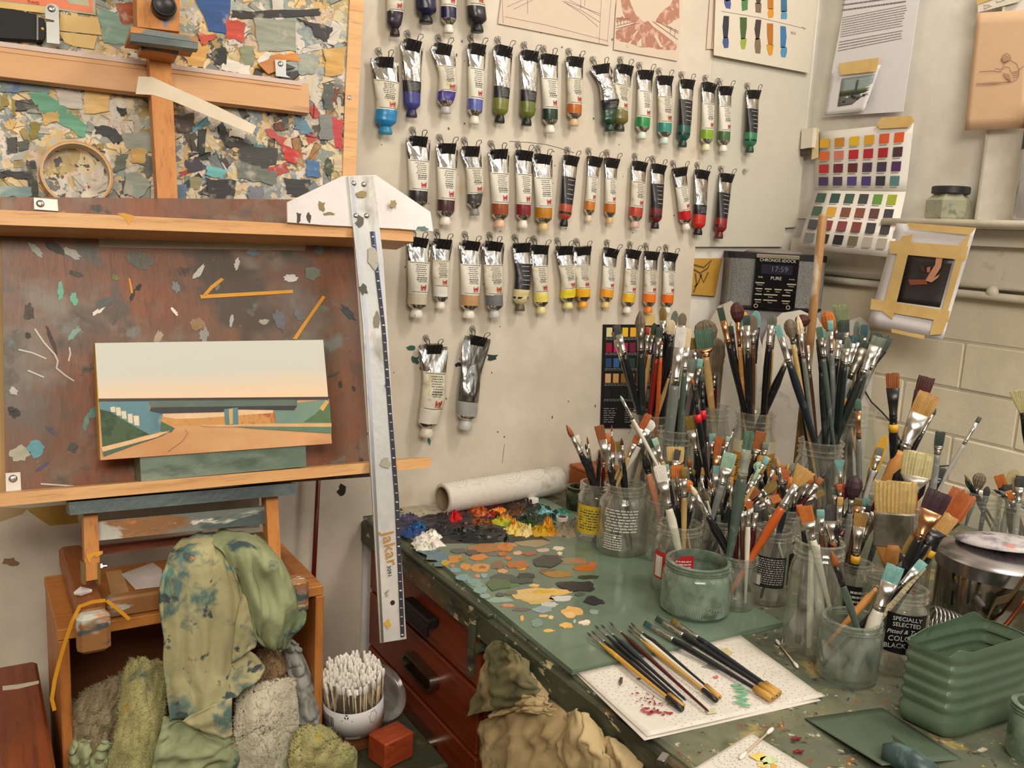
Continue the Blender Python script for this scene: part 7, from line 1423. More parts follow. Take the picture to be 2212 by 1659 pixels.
MB().lathe([(0, -.0035), (.002, -.002), (.0028, .001), (.0027, .003), (0, .004)], 10, a, (b-a)).build('blackened_tip', P('soot_tip', rgb(54, 56, 46), .7), None) if False else None
a, b = za.at(1600, 1640), za.at(1655, 1590); a.z = b.z = DZ+.0060; swab(a+V((0, 0, -.001)), b-a, 'clean cotton swab poking out from under stained towel', None)
for x, y, s_, lab in ((1722, 1600, 9, 'upper curl of dried crimson paint on the desk'), (1727, 1628, 7, 'lower curl of dried crimson paint on the desk')):
    m = MB(); P0 = DESK.at(x, y, .0002)
    m.tube([P0+V((-.006, .003, .002)), P0+V((-.002, .001, .003)), P0+V((.001, -.001, .0022)), P0+V((.006, .000, .002))], [.0012, .0022, .0018, .0006], 7); tag(m.build('paint_scrap', P('crimson_scrap', rgb(120, 24, 40), .4)), lab, 'paint scrap')
# ---- folded palette sheet and a scraper
pg = tag(sheet('palette_sheet', ((1738, 1551), (1905, 1528), (2080, 1640), (1905, 1652)), DT, lambda u, v: .002+.010*v*(1-u)+.002*math.sin(u*5), splat('sheet_green', rgb(84, 100, 84), [(rgb(100, 112, 84), 9, .5, .2, 2), (rgb(176, 180, 160), 40, .70, .04, 4)], .3, .2), None, 14, 10, .0012), 'thin green painted palette sheet beside the cut plastic tub', 'palette')
kn_ = thing('palette_scraper', 'scraper with steel blade and paint caked teal handle', 'scraper', DT.at(1960, 1640))
zk = Plane((0, 0, DZ+.020), (0, 0, 1)); a, b, c = zk.at(1926, 1588), zk.at(1995, 1640), zk.at(1905, 1640)
MB().prism([zk.at(x, y) for x, y in ((1926, 1587), (1948, 1602), (1985, 1630), (2016, 1665), (2000, 1668), (1965, 1645), (1940, 1615))], (0, 0, -.0012)).build('blade', P('grimy_blade', rgb(110, 108, 96), .3, .8), kn_)
hd = [zk.at(x, y, -.002) for x, y in ((1905, 1622), (1930, 1628), (1970, 1645), (2010, 1675))]; MB().tube(hd, [.007, .0125, .0130, .012], 12).build('handle', splat('teal_handle', rgb(52, 76, 76), [(rgb(84, 110, 104), 30, .5, .1, 1), (rgb(190, 196, 190), 60, .7, .04, 4)], .4, .3), kn_, True)
tag(MB().bbox(DT.at(1432, 1641, .004), (.016, .008, .008), .001, Matrix.Rotation(.5, 3, 'Z')).build('metal_clip', steel), 'small square steel clip on the desk edge', 'clip')
# ---- cut down green plastic tub
F, Lp, Rp = DESK.at(2046, 1608), DESK.at(1922, 1548), DESK.at(2222, 1548); 
ex, ey = Lp-F, Rp-F; cen = F+(ex+ey)/2; N = 72; tub = thing('plastic_tub', 'cut down ribbed green plastic bottle base with wavy rim', 'tub', cen); HT = .098
def sq(q):
    c, s = math.cos(q), math.sin(q); e = .32; return math.copysign(abs(c)**e, c), math.copysign(abs(s)**e, s)
def tring(z, k, wav=0):
    rr = []
    for j in range(N):
        q = 2*math.pi*j/N; x, y = sq(q); zz = z+(wav*(.006*math.sin(q*2+.8)+.003*math.sin(q*5)) if wav else 0)
        rr.append(cen+ex*(x*.5*k)+ey*(y*.5*k)+V((0, 0, zz)))
    return rr
pr_ = [(.0002, .86), (.003, .94), (.012, 1.0), (.022, 1.0)]
for i in range(5):
    z = .026+i*.0145; pr_ += [(z, .955), (z+.003, .955), (z+.0075, 1.0), (z+.0115, 1.0)]
rings = [tring(z, k) for z, k in pr_]+[tring(HT, .975, 1)]; inner = [tring(HT, .958, 1)]+[tring(z, k-.02) for z, k in reversed(pr_[1:])]+[tring(.004, .80)]
autosmooth(MB().loft(rings+inner).build('tub_wall', splat('green_plastic', rgb(84, 106, 86), [(rgb(98, 120, 96), 9, .5, .2, 1), (rgb(150, 150, 110), 30, .72, .03, 4), (rgb(60, 80, 66), 12, .6, .1, 7)], .32, .15), tub), 45)
jar('edge', (2240, 1520), 48, base=1660, neck=.9, mat=gl_green, label='green filmed jar partly cut off beyond the plastic tub')
# ---- steel brush washer pot
rim = (2160, 1195); z0 = DZ+.0003; lo, hi = .05, .3
for _ in range(40):
    mid = (lo+hi)/2; c = Plane((0, 0, z0+mid), (0, 0, 1)).at(*rim); r = 122*scale_at(c)
    if proj(V((c.x, c.y, z0))-HV*r)[1] > 1408: hi = mid
    else: lo = mid
PH, PR = mid, r; pc_ = V((c.x, c.y, z0))
polish = P('polished_steel', rgb(150, 146, 138), .10, 1.0, .1, 20)
pot = thing('steel_pot', 'polished steel pot with lid behind the green plastic tub', 'pot', pc_)
MB().lathe([(0, 0), (PR*.96, 0), (PR*.98, .006), (PR*.98, PH-.012), (PR*.96, PH-.010), (0, PH-.010)], 48, pc_).build('body', polish, pot, True)
autosmooth(MB().lathe([(PR*1.0, PH-.022), (PR*1.03, PH-.022), (PR*1.03, PH-.004), (PR*.98, PH), (PR*.55, PH+.010), (0, PH+.012)], 48, pc_).build('lid', P('lid_steel', rgb(176, 172, 176), .22, 1.0, .1), pot), 40)
pd = tag(MB().lathe([(0, 0), (PR*.78, 0), (PR*.80, .0015), (PR*.60, .006), (PR*.2, .0105), (0, .011)], 40, pc_+V((0, 0, PH+.012))+HV*.01-V((HV.y, -HV.x, 0))*-.008, V((.05, .10, 1))).build('stained_dish', splat('stained_china', rgb(206, 202, 204), [(rgb(140, 132, 146), 22, .52, .12, 2), (rgb(206, 140, 130), 26, .58, .08, 5), (rgb(90, 84, 96), 40, .62, .06, 8)], .4), None, True), 'shallow stained white dish upside down on the pot lid', 'dish')
right = V((HV.y, -HV.x, 0))
CPL = Plane(pc_-HV*(PR+.022), -HV)
ca, cb_ = CPL.at(2006, 1332), CPL.at(2088, 1362); dx = (cb_-ca); Lc = dx.length; dx.normalize(); u_ = V((0, 0, 1))-dx*dx.z; u_.normalize(); v_ = dx.cross(u_)
s = scale_at(ca); pts = []
for j in range(9*16+1):
    q = 2*math.pi*j/16; pts.append(ca+dx*(Lc*j/(9*16))+u_*math.cos(q)*27*s+v_*math.sin(q)*.016)
wash = thing('brush_washer_coil', 'coiled steel brush holder on curved strip beside the pot', 'brush holder', V((ca.x, ca.y, DZ)))
MB().tube(pts, .0013, 6).build('coil', steel, wash, True)
hp_ = [CPL.at(*p) for p in ((2086, 1352), (2110, 1356), (2128, 1350), (2140, 1322), (2152, 1300), (2180, 1292), (2200, 1268), (2230, 1225))]
m = MB(); rr = []
for i, p in enumerate(hp_): rr.append([p+V((0, 0, .008))*.6, p+V((0, 0, .008))*.6+HV*.0014, p-V((0, 0, .008))*.6+HV*.0014, p-V((0, 0, .008))*.6])
m.loft(rr).build('strap_handle', P('bronze_strap', rgb(150, 130, 110), .3, 1.0), wash)
cpr = [CPL.at(*p, -.004) for p in ((1996, 1370), (2025, 1384), (2060, 1391), (2100, 1389), (2140, 1374), (2175, 1348), (2205, 1310), (2235, 1260))]
MB().tube(cpr, .0030, 8).build('copper_tube', P('copper_tube', rgb(150, 84, 52), .3, 1.0), wash, True)
MB().tube([ca-u_*27*s, V((ca.x, ca.y, DZ+.001))], .0015, 6).build('foot_wire', steel, wash, True)
# ================================================================== CRATE, RAGS AND FLOOR THINGS
crw = wood('crate_pine', rgb(196, 132, 66), rgb(172, 106, 46), .5, 'x', 9, [(rgb(60, 56, 50), 50, .72, .03, 4)]); crz = wood('crate_pine_upright', rgb(190, 124, 62), rgb(164, 98, 44), .5, 'z', 9); crd = wood('crate_back', rgb(120, 70, 34), rgb(96, 52, 24), .55, 'x', 6)
X0, X1, Y0, Y1 = .080, .409, -.328, -.140; 
cr = thing('wooden_crate', 'open fronted pine crate on end stuffed with rags', 'crate', ((X0+X1)/2, (Y0+Y1)/2, 0))
MB().bbox(((X0+X1)/2, Y0+.050, ZC-.007), (X1-X0, .098, .014), .001).build('top_plank', crw, cr); MB().bbox(((X0+X1)/2, Y1-.046, ZC-.0075), (X1-X0, .090, .013), .001).build('top_plank', crw, cr)
for x in (X0+.007, X1-.005): MB().bbox((x, (Y0+Y1)/2, (ZC-.014)/2), (.012, Y1-Y0, ZC-.015), .001).build('side_board', crz, cr)
MB().box(((X0+X1)/2, Y1-.004, ZC/2), (X1-X0-.026, .006, ZC-.02)).build('back_board', crd, cr); MB().box(((X0+X1)/2, (Y0+Y1)/2-.004, .44), (X1-X0-.026, Y1-Y0-.014, .012)).build('inner_shelf', crw, cr)
# papers lying on the crate top
TC = Plane((0, 0, ZC), (0, 0, 1))
for pts, c, lab, k in (([(228, 1235), (262, 1230), (280, 1280), (240, 1285)], (206, 160, 110), 'tan paper scrap lying flat on the crate top', 0), ([(262, 1240), (330, 1215), (350, 1230), (350, 1265), (292, 1272)], (216, 208, 204), 'crumpled white tissue lying on the crate top', 1)):
    tag(slab('paper_scrap', pts, TC, .0012+.001*k, .0010, P('scrap_%d' % c[0], rgb(*c), .7, bump=.4)), lab, 'paper')
tag(MB().tube([TC.at(x, y, z) for x, y, z in ((160, 1282, .034), (175, 1277, .036), (198, 1276, .034))], [.002, .006, .002], 8).build('paint_lump', P('white_lump', rgb(226, 222, 216), .5)), 'smear of white paint dried on the easel foot', 'paint')
tp3 = Plane((0, -.362, 0), SN)
def strip(pts, w_, lab):
    m = MB(); rr = [tp3.at(*p) for p in pts]; ribbon(m, rr, w_, SN); o = m.build('yellow_tape_strip', ytape); md = o.modifiers.new('thick', 'SOLIDIFY'); md.thickness = .0006; tag(o, lab, 'tape')
strip([(228, 1297), (200, 1300), (172, 1310), (155, 1345), (140, 1390), (128, 1430), (118, 1470), (112, 1510), (118, 1535)], .0042, 'long loop of yellow tape trailing down the crate side')
strip([(230, 1297), (250, 1312), (265, 1325), (280, 1338)], .0040, 'short yellow tape tail beside the easel foot')
tpl = tag(slab('yellow_tape_scrap', [(186, 1198), (205, 1192), (222, 1190), (222, 1196), (208, 1204), (204, 1200), (198, 1206), (195, 1218), (190, 1212)], E, .0415, .0008, ytape), 'crumpled yellow tape stuck to the left easel leg', 'tape')
# dark red stick behind the easel
a, b = BACK.at(690, 985, .03), BACK.at(678, 1232, .03); d_ = (b-a).normalized(); e_ = a+d_*((a.z-.002)/-d_.z)
tag(MB().tube([e_, b, a], [.0035, .0040, .0040], 10).build('red_stick', P('red_lacquer', rgb(96, 22, 20), .3), None, True), 'thin dark red stick standing against the wall behind easel', 'stick')
tag(slab('embossed_tissue', [(200, 1082), (560, 1050), (560, 1140), (205, 1150)], E, -.030, .001, tm1), 'white embossed tissue hanging behind the easel bar', 'tissue')
tag(slab('yellowed_paper', [(55, 1098), (165, 1088), (170, 1130), (108, 1136), (80, 1118)], Plane((0, -.10, 0), SN), 0, .001, P('yellowed', rgb(206, 176, 96), .6, var=.1)), 'yellowed paper edge hanging below the lower ledge', 'paper')
tag(slab('torn_paper', [(-20, 1095), (60, 1098), (50, 1110), (0, 1128), (-20, 1130)], Plane((0, -.12, 0), SN), 0, .001, P('torn_cream', rgb(196, 172, 130), .7, bump=.4)), 'torn cream paper below the ledge at its far end', 'paper')
# ---- cloth
def cloth(name, rows_, plane, mat, lab, amp=.006, fx_=6, fy_=3, seed=1, nu=40, nv=50, thick=.0016, rough=0, cat='rag', tufts=0):
    """draped cloth through control points (px, py, distance in front of the plane)"""
    cp_ = [[plane.at(x, y, o) for x, y, o in r] for r in rows_]; a, b = len(cp_), len(cp_[0])
    def cr1(p, t):
        n = len(p)-1; x = min(t*n, n-1e-6); i = int(x); f = x-i; p0, p1, p2, p3 = p[max(i-1, 0)], p[i], p[i+1], p[min(i+2, n)]
        return (p1*2+(p2-p0)*f+(p0*2-p1*5+p2*4-p3)*f*f+(p1*3-p0-p2*3+p3)*f**3)*.5
    g = []
    for j in range(nv+1):
        v = j/nv; cols = [cr1([cp_[k][i] for k in range(a)], v) for i in range(b)]; row = []
        for i in range(nu+1):
            u = i/nu; p = cr1(cols, u)
            w1 = noise.noise(V((u*fx_+seed, v*fy_, seed*1.7))); w2 = noise.noise(V((u*fx_*2.1+v*fy_*1.2, v*fy_*2.6-u*2, seed+5))); w3 = 1-abs(noise.noise(V((u*fx_*.8+v*2, v*fy_*1.4, seed+9))))*2
            k = amp*(w1*1.0+w2*.5+w3*(.9 if not rough else .5))
            if rough: k += rough*noise.noise(p*420)+rough*.8*noise.noise(p*900)
            row.append(p+plane.n*k)
        g.append(row)
    w_ = nu+1; m = MB().add([p for r in g for p in r], [(j*w_+i, j*w_+i+1, (j+1)*w_+i+1, (j+1)*w_+i) for j in range(nv) for i in range(nu)])
    o = m.build(name, mat, None, True); md = o.modifiers.new('thick', 'SOLIDIFY'); md.thickness = thick
    if tufts:
        R = random.Random(seed); tm_ = MB(); vv = []; ff = []
        for _ in range(tufts):
            j = R.randrange(nv); i = R.randrange(nu); p = g[j][i]; e1_ = g[j][i+1]-p; e2_ = g[j+1][i]-p; nn = e1_.cross(e2_)
            if nn.length < 1e-12: continue
            nn.normalize(); nn = nn if nn.dot(CAM-p) > 0 else -nn; q = p+e1_*R.random()+e2_*R.random(); d1 = V((R.uniform(-1, 1), R.uniform(-1, 1), R.uniform(-1, 1))).normalized()
            sd_ = nn.cross(d1).normalized()*.0007; k = len(vv); vv += [q-sd_-nn*.0005, q+sd_-nn*.0005, q+nn*R.uniform(.0025, .0055)+d1*.0028]; ff.append((k, k+1, k+2))
        tm_.v = vv; tm_.f = ff; tm_.m = [0]*len(ff); tm_.build('terry_pile', mat, o)['kind'] = 'stuff'
    return tag(o, lab, cat)
ragm = splat('paint_rag', rgb(186, 178, 134), [(rgb(150, 150, 108), 9, .5, .15, 1), (rgb(92, 120, 112), 18, .55, .09, 3), (rgb(70, 82, 84), 34, .595, .05, 5), (rgb(96, 150, 140), 22, .63, .05, 7), (rgb(176, 172, 140), 12, .62, .1, 9), (rgb(196, 130, 50), 46, .74, .03, 11), (rgb(110, 60, 40), 50, .72, .03, 13)], .85, .55, 75)
greenrag = splat('green_rag', rgb(156, 164, 124), [(rgb(120, 134, 98), 10, .5, .12, 1), (rgb(60, 82, 84), 18, .58, .08, 3), (rgb(150, 164, 120), 12, .60, .1, 6), (rgb(120, 160, 130), 16, .66, .08, 9)], .85, .55, 75)
greyrag = splat('grey_rag', rgb(150, 150, 144), [(rgb(120, 122, 122), 9, .5, .15, 1), (rgb(110, 126, 132), 16, .62, .08, 3)], .85, .55, 75)
terry_w = splat('terry_white', rgb(216, 208, 184), [(rgb(190, 184, 162), 10, .5, .2, 1), (rgb(150, 154, 130), 8, .6, .15, 4)], .95, 1.0, 480)
terry_b = splat('terry_brown', rgb(150, 122, 88), [(rgb(120, 96, 66), 12, .5, .2, 1)], .95, 1.0, 480)
terry_y = splat('terry_yellow', rgb(186, 180, 124), [(rgb(150, 154, 104), 10, .52, .15, 1), (rgb(96, 118, 96), 18, .62, .08, 4), (rgb(190, 160, 60), 24, .68, .05, 8)], .95, 1.0, 480)
terry_t = splat('terry_tan', rgb(146, 132, 102), [(rgb(122, 110, 84), 12, .5, .2, 1)], .95, 1.0, 480)
CF = Plane((0, -.352, 0), SN)
cloth('paint_rag', [[(388, 1168, -.045), (425, 1152, -.050), (468, 1152, -.050), (505, 1165, -.045)], [(358, 1212, -.004), (400, 1196, .008), (450, 1190, .004), (498, 1215, .004)], [(343, 1285, .006), (398, 1272, .016), (460, 1262, .012), (530, 1292, .010)], [(351, 1372, .004), (405, 1368, .014), (465, 1362, .012), (528, 1382, .012)], [(351, 1436, .004), (408, 1452, .012), (475, 1440, .010), (552, 1415, .010)], [(358, 1495, .006), (422, 1502, .012), (495, 1475, .012), (570, 1438, .012)], [(366, 1556, .010), (430, 1540, .014), (505, 1505, .016), (572, 1450, .016)]], CF, ragm, 'long green stained cotton rag hanging from the easel', .0055, 7, 1.6, 3)
cloth('paint_rag', [[(430, 1160, -.045), (490, 1146, -.050), (545, 1150, -.045), (586, 1178, -.040)], [(478, 1190, .008), (530, 1180, .022), (590, 1205, .020), (622, 1240, .0)], [(505, 1245, .014), (550, 1245, .034), (605, 1262, .030), (646, 1298, .006)], [(522, 1310, .014), (565, 1312, .036), (615, 1325, .032), (656, 1328, .008)], [(540, 1365, .012), (570, 1378, .026), (605, 1392, .024), (632, 1375, .008)], [(560, 1385, .004), (580, 1395, .010), (605, 1400, .010), (622, 1390, .004)]], CF, greenrag, 'bunched green cotton rag slung over the easel base', .011, 6, 2.2, 11)
cloth('paint_rag', [[(520, 1290, .016), (535, 1270, .022), (555, 1265, .022)], [(508, 1350, .020), (530, 1340, .026), (560, 1345, .024)], [(500, 1430, .018), (525, 1415, .022), (550, 1395, .020)]], CF, ragm, 'pale turned back fold of cotton rag between two green rags', .003, 3, 3, 21, 16, 20)
cloth('paint_rag', [[(392, 1555, .020), (440, 1530, .024), (500, 1505, .022)], [(420, 1570, .022), (455, 1560, .026), (498, 1545, .022)], [(470, 1588, .020), (485, 1592, .022), (500, 1585, .020)]], CF, ragm, 'small triangular hem of rag below the long hanging rag', .003, 3, 2, 31, 16, 16)
cloth('paint_rag', [[(352, 1540, -.010), (410, 1555, -.004), (470, 1585, -.004), (540, 1560, -.020)], [(338, 1600, .004), (400, 1600, .012), (470, 1610, .012), (520, 1610, .0)], [(325, 1660, .010), (395, 1660, .016), (460, 1665, .016), (515, 1665, .004)], [(320, 1740, .010), (390, 1740, .014), (455, 1740, .014), (510, 1740, .004)]], CF, greenrag, 'green stained rag bulging at the bottom of the crate', .008, 5, 3, 41)
cloth('terry_towel', [[(276, 1428, -.050), (312, 1420, -.040), (356, 1428, -.045)], [(262, 1500, -.030), (305, 1490, -.012), (356, 1495, -.030)], [(250, 1580, -.014), (298, 1572, .004), (348, 1575, -.012)], [(228, 1680, -.006), (290, 1680, .010), (345, 1690, -.004)]], CF, terry_y, 'yellow green terry towel inside the crate', .006, 4, 3, 51, 60, 70, .003, .0012, tufts=11000)
cloth('terry_towel', [[(158, 1512, -.060), (214, 1472, -.060), (272, 1446, -.070)], [(153, 1562, -.040), (205, 1538, -.030), (266, 1500, -.045)], [(163, 1618, -.030), (212, 1592, -.016), (262, 1552, -.030)], [(180, 1690, -.024), (216, 1670, -.014), (255, 1625, -.024)]], CF, terry_t, 'greyish tan terry towel folded at the left of crate', .008, 5, 4, 61, 60, 60, .003, .0010, tufts=11000)
cloth('paint_rag', [[(150, 1600, -.030), (190, 1590, -.020), (245, 1595, -.020)], [(150, 1650, -.020), (190, 1640, -.008), (240, 1645, -.010)], [(150, 1720, -.016), (190, 1720, -.008), (240, 1720, -.010)]], CF, greenrag, 'dark green rag under the tan towel', .008, 6, 3, 71)
cloth('terry_towel', [[(516, 1502, -.020), (550, 1478, -.014), (595, 1466, -.014), (634, 1462, -.030)], [(508, 1560, -.002), (555, 1540, .014), (600, 1535, .012), (640, 1545, -.010)], [(506, 1620, .006), (558, 1610, .022), (605, 1608, .018), (642, 1610, -.004)], [(515, 1710, .004), (560, 1710, .016), (605, 1710, .014), (630, 1710, -.004)]], CF, terry_w, 'fluffy off white terry towel in the crate', .006, 4, 3, 81, 70, 70, .004, .0022, tufts=16000)
cloth('terry_towel', [[(562, 1388, -.070), (590, 1384, -.060), (628, 1392, -.070)], [(556, 1440, -.050), (595, 1432, -.040), (632, 1440, -.055)], [(548, 1490, -.040), (590, 1485, -.025), (636, 1495, -.045)]], CF, terry_b, 'brown terry towel above the fluffy white one', .006, 4, 3, 91, 50, 40, .003, .0016, tufts=11000)
cloth('grey_rag', [[(608, 1380, -.055), (625, 1378, -.045), (640, 1385, -.050)], [(618, 1440, -.045), (640, 1432, -.030), (664, 1440, -.045)], [(632, 1500, -.035), (656, 1500, -.020), (684, 1516, -.030)], [(640, 1562, -.026), (662, 1568, -.014), (686, 1560, -.026)]], CF, greyrag, 'twisted pale grey rag at the right of crate', .010, 3, 5, 101)
cloth('terry_towel', [[(632, 1592, .012), (662, 1566, .020), (705, 1574, .012)], [(626, 1640, .022), (680, 1610, .036), (735, 1600, .018)], [(640, 1690, .024), (700, 1662, .036), (764, 1620, .016)], [(660, 1740, .020), (715, 1720, .026), (760, 1680, .012)]], CF, terry_y, 'pale yellow terry towel spilling in front of the crate', .006, 4, 3, 111, 60, 50, .004, .0020, tufts=11000)
# ---- stool, cotton swab tub, block
st = thing('paint_stool', 'low stool top crusted with dark green paint', 'stool', (.49, -.28, 0))
MB().bbox((.493, -.285, .553), (.150, .270, .022), .004).build('stool_top', splat('stool_crust', rgb(60, 62, 44), [(rgb(92, 92, 66), 18, .52, .1, 1), (rgb(40, 66, 60), 20, .6, .08, 4), (rgb(190, 180, 140), 46, .7, .03, 8)], .6, .7, 120), st)
for x in (.435, .55):
    for y in (-.17, -.40): MB().bbox((x, y, .271), (.022, .022, .542), .002).build('leg', crd, st)
SZ = .5645
tb = V((.462, -.318, SZ+.040)); tax = V((-.10, -.10, 1)).normalized(); TR, TH = .0430, .086
tbx = thing('swab_tub', 'round clear tub with white recycling label full of cotton swabs', 'tub', tb)
clearp = glass('clear_pet', (.95, .95, .95, 1), .05, (.6, .6, .58, 1), .06)
MB().lathe([(0, 0), (TR*.97, 0), (TR, .003), (TR, TH), (TR*.975, TH), (TR*.965, .004), (0, .003)], 40, tb, tax, cap=False).build('tub_wall', clearp, tbx, True)
lm = MB().lathe([(TR*1.005, .006), (TR*1.012, .006), (TR*1.012, .044), (TR*1.005, .044)], 48, tb, tax, cap=False).build('paper_label', P('swab_label', rgb(206, 204, 206), .5), tbx, True)
RT3 = tax.to_track_quat('Z', 'Y').to_matrix(); 
def tpt(a_deg, h, k=1.016):
    d0 = -HV; dd_ = (d0-tax*d0.dot(tax)).normalized(); rr_ = dd_.cross(tax).normalized()
    if rr_.dot(right) < 0: rr_ = -rr_
    q = math.radians(a_deg); return tb+tax*h+(dd_*math.cos(q)+rr_*math.sin(q))*TR*k
m = MB(); R = random.Random(4); x = -62
while x < -28:
    w_ = R.choice((.8, 1.5, 2.4)); m.add([tpt(x, .018), tpt(x+w_, .018), tpt(x+w_, .034), tpt(x, .034)], [(0, 1, 2, 3)]); x += w_+R.choice((.9, 1.4))
m.build('barcode', P('black_ink', rgb(30, 28, 28), .5), lm)
m = MB()
for k in range(3):
    q0 = math.radians(90+120*k)
    for j in range(1):
        A = [(q0-.75, 1.0), (q0+.35, 1.0), (q0+.75, .72), (q0+.35, .45), (q0-.75, .5)]
        m.add([tpt(-2+math.cos(q)*r_*4.6, .039+math.sin(q)*r_*.0046) for q, r_ in A], [(0, 1, 2, 3, 4)])
m.build('recycling_mark', P('black_ink', rgb(30, 28, 28), .5), lm)
m = MB()
for k in range(20):
    q = 2*math.pi*k/20; q2 = 2*math.pi*(k+1)/20; r1_, r2_ = 1+.16*math.sin(k*2.2), 1+.16*math.sin((k+1)*2.2)
    m.add([tpt(50+math.cos(a)*r_*8.5, .030+math.sin(a)*r_*.0105) for a, r_ in ((q, r1_), (q2, r2_), (q2, r2_*.9), (q, r1_*.9))], [(0, 1, 2, 3)])
m.build('round_emblem', P('grey_ink', rgb(110, 110, 114), .5), lm)
m = MB()
for i in range(3): m.add([tpt(a, h) for a, h in ((-62, .009+i*.003), (-10-i*8, .009+i*.003), (-10-i*8, .0098+i*.003), (-62, .0098+i*.003))], [(0, 1, 2, 3)])
m.add([tpt(a, h) for a, h in ((-12, .0315), (9, .0315), (9, .033), (-12, .033))], [(0, 1, 2, 3)]); o_ = m.build('small_print', P('grey_ink', rgb(110, 110, 114), .5), lm); o_['kind'] = 'stuff'
R = random.Random(12); cnt = 0; e1 = tax.orthogonal().normalized(); e2 = tax.cross(e1)
for k in range(288):
    rr_ = (math.sqrt((k+.5)/230)*TR*.90) if k < 230 else TR*.91; an = k*2.39996 if k < 230 else (k-230)*2*math.pi/58
    base_ = tb+tax*.008+(e1*math.cos(an)+e2*math.sin(an))*rr_*(.90 if k < 230 else 1.0)
    dirv = (tax+(e1*math.cos(an)+e2*math.sin(an))*(rr_/TR*.05)+V((R.uniform(-.05, .05), R.uniform(-.05, .05), 0))).normalized()
    swab(base_+tax*R.uniform(-.002, .008), dirv, 'clean white cotton swab packed upright in the round tub', 'cotton swabs in the round tub', 1.0)
lid = V((.520, -.268, SZ+.001)); ld = thing('tub_lid', 'clear plastic tub lid propped behind the swab tub', 'lid', lid)
MB().lathe([(0, 0), (TR*1.02, 0), (TR*1.05, .002), (TR*1.05, .012), (TR*1.0, .012), (TR*.99, .003), (TR*.8, .003), (TR*.78, .006), (0, .006)], 36, lid+V((0, 0, .042)), V((.25, -.55, .55)), cap=False).build('lid_disc', clear_plastic('clear_lid', (.9, .9, .9, 1), .22), ld, True)
bl = tag(MB().bbox((.497, -.372, SZ+.0215), (.052, .040, .040), .002, Matrix.Rotation(.25, 3, 'Z')).build('wood_block', wood('red_block', rgb(160, 70, 36), rgb(130, 50, 24), .4, 'x')), 'cracked reddish wood block on the stool under the tub', 'block')
tag(MB().bbox((.462, -.305, SZ+.0185), (.070, .064, .036), .002).build('wood_offcut', crd), 'flat dark wood offcut raising the swab tub', 'block')
wl = tag(MB().bbox((.445, -.09, .328), (.02, .05, .655), .003, None).build('dark_board', P('dark_rosewood', rgb(80, 48, 34), .5)), 'dark board end leaning at the wall behind swab tub', 'board')
# red-brown boxes at far left
QB = Plane((0, 0, .70), (0, 0, 1))
lb1 = thing('wooden_case', 'reddish brown wooden case with white paint drips beside crate', 'case', (.035, -.27, 0))
MB().bbox((.030, -.275, .35), (.076, .29, .70), .004).build('case_body', wood('case_wood', rgb(140, 70, 30), rgb(104, 46, 20), .35, 'y', 9, [(rgb(222, 214, 204), 30, .72, .03, 4)]), lb1)
slab('paint_drip', [(5, 1482), (40, 1478), (84, 1470), (84, 1476), (40, 1487), (6, 1491)], QB, .0006, .0005, P('white_drip', rgb(214, 206, 196), .5), lb1)
lb2 = tag(MB().bbox((-.012, -.42, .77), (.03, .05, .02), .003).build('red_box_corner', P('red_box', rgb(116, 34, 30), .45)), 'corner of a dark red box above the wooden case', 'box')
# ---- rags crammed under the desk
DR = Plane((.600, 0, 0), (-1, 0, 0))
beige = splat('beige_rag', rgb(200, 178, 134), [(rgb(168, 146, 104), 10, .5, .15, 1), (rgb(84, 84, 60), 14, .6, .1, 3), (rgb(120, 84, 24), 12, .66, .06, 6), (rgb(60, 110, 118), 18, .68, .06, 9), (rgb(176, 154, 116), 12, .6, .1, 12)], .9, .55, 75)
drk = splat('dark_green_rag', rgb(116, 112, 80), [(rgb(176, 156, 116), 9, .52, .12, 1), (rgb(52, 56, 42), 14, .58, .1, 4)], .85, .55, 75)
cloth('paint_rag', [[(1075, 1382, .0), (1105, 1392, .006), (1140, 1420, .004)], [(1052, 1425, .006), (1100, 1432, .016), (1160, 1465, .008)], [(1032, 1485, .010), (1085, 1490, .024), (1170, 1495, .012)], [(1018, 1546, .012), (1075, 1530, .018), (1150, 1515, .010)]], DR, drk, 'dark green stained rag hanging under the desk rail', .007, 4, 3, 121)
cloth('paint_rag', [[(1110, 1440, -.012), (1150, 1440, -.006), (1175, 1465, -.008)], [(1095, 1500, .006), (1150, 1495, .012), (1200, 1510, .0)], [(1060, 1550, .010), (1130, 1535, .016), (1210, 1545, .004)]], DR, beige, 'creased beige rag tucked behind the dark green rag', .009, 5, 4, 131)
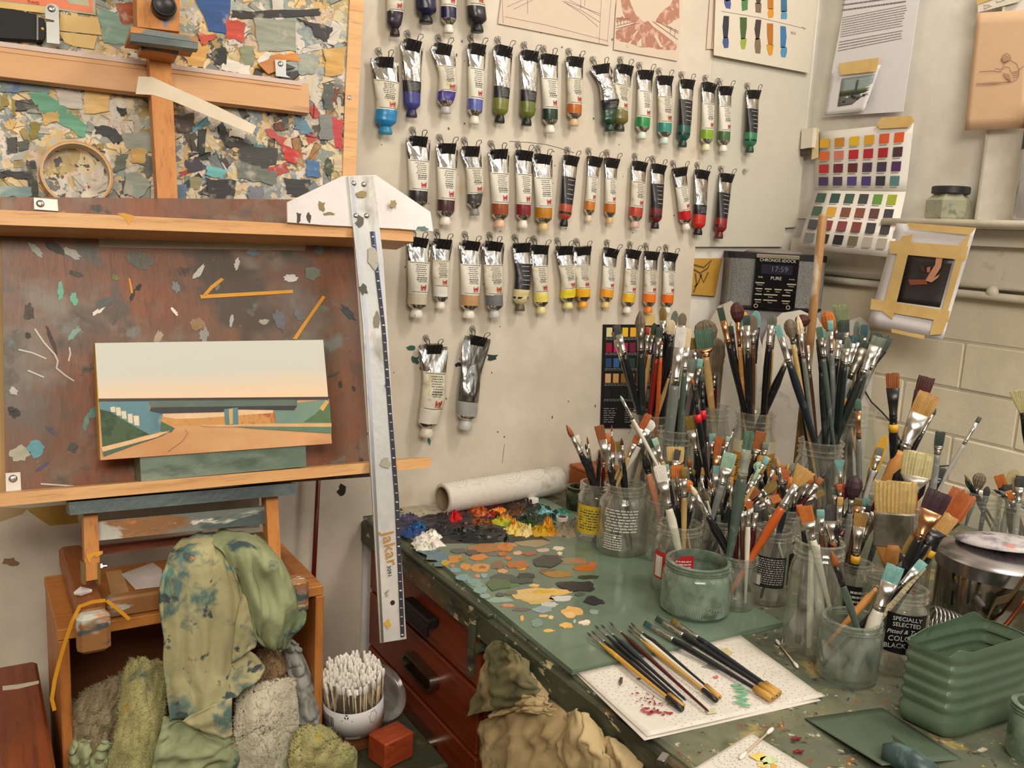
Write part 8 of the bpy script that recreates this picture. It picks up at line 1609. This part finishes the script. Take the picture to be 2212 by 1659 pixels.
cloth('paint_rag', [[(1050, 1555, -.010), (1130, 1525, -.004), (1220, 1505, -.012), (1260, 1530, -.020)], [(1048, 1600, .002), (1130, 1580, .014), (1215, 1570, .010), (1270, 1590, .0)], [(1050, 1660, .006), (1130, 1640, .018), (1215, 1640, .014), (1290, 1650, .002)], [(1055, 1740, .006), (1130, 1740, .014), (1215, 1740, .012), (1300, 1740, .004)]], DR, beige, 'large beige rag with blue stain filling the kneehole', .010, 7, 2, 141)
cloth('paint_rag', [[(1225, 1545, .004), (1260, 1530, .010), (1300, 1570, .004)], [(1215, 1590, .016), (1265, 1590, .028), (1320, 1620, .010)], [(1225, 1640, .018), (1275, 1640, .028), (1335, 1650, .012)], [(1240, 1720, .014), (1285, 1720, .020), (1340, 1720, .010)]], DR, beige, 'folded beige rag rolled over on itself in the kneehole', .008, 5, 2.2, 151)
cloth('paint_rag', [[(1300, 1600, -.004), (1330, 1590, .004), (1370, 1630, -.004)], [(1290, 1660, .008), (1340, 1650, .016), (1400, 1670, .006)], [(1290, 1740, .008), (1340, 1740, .012), (1400, 1740, .006)]], DR, beige, 'beige rag peak standing up at far end of kneehole', .007, 5, 2, 161)
# ================================================================== look-alike labels: told apart by size, else one group
def fix():
    cnt = {}
    for o in ALL:
        if 'label' in o: cnt.setdefault(o['label'], []).append(o)
    return {l: v for l, v in cnt.items() if len(v) > 1}
for l, os_ in fix().items():
    if all(o.name in BW for o in os_):
        k = sorted(os_, key=lambda o: BW[o.name][0]); ws = [BW[o.name][0] for o in k]
        if all(ws[i+1] > ws[i]*1.06 for i in range(len(ws)-1)): words_ = ['narrower', 'wider'] if len(k) == 2 else ['narrowest', 'middling', 'widest', 'broadest']
        else:
            k = sorted(os_, key=lambda o: BW[o.name][1]); words_ = ['shorter', 'longer'] if len(k) == 2 else ['shortest', 'middle length', 'longest', 'very longest']
        for o, w_ in zip(k, words_): o['label'] = w_+' '+o['label']
for o in ALL:
    l = o.get('label', '')
    if len(l.split()) > 16: l = l.replace('pointed ', '').replace(' bristles and', ' hair and').replace('middle length', 'middling')
    if len(l.split()) > 16: l = l.replace('large ', '').replace('small ', '')
    if len(l.split()) > 16: l = l.replace(' in the ', ' in ')
    if l: o['label'] = l
for l, os_ in fix().items():
    for o in os_:
        if 'group' not in o: o['group'] = 'alike: '+l[:60]
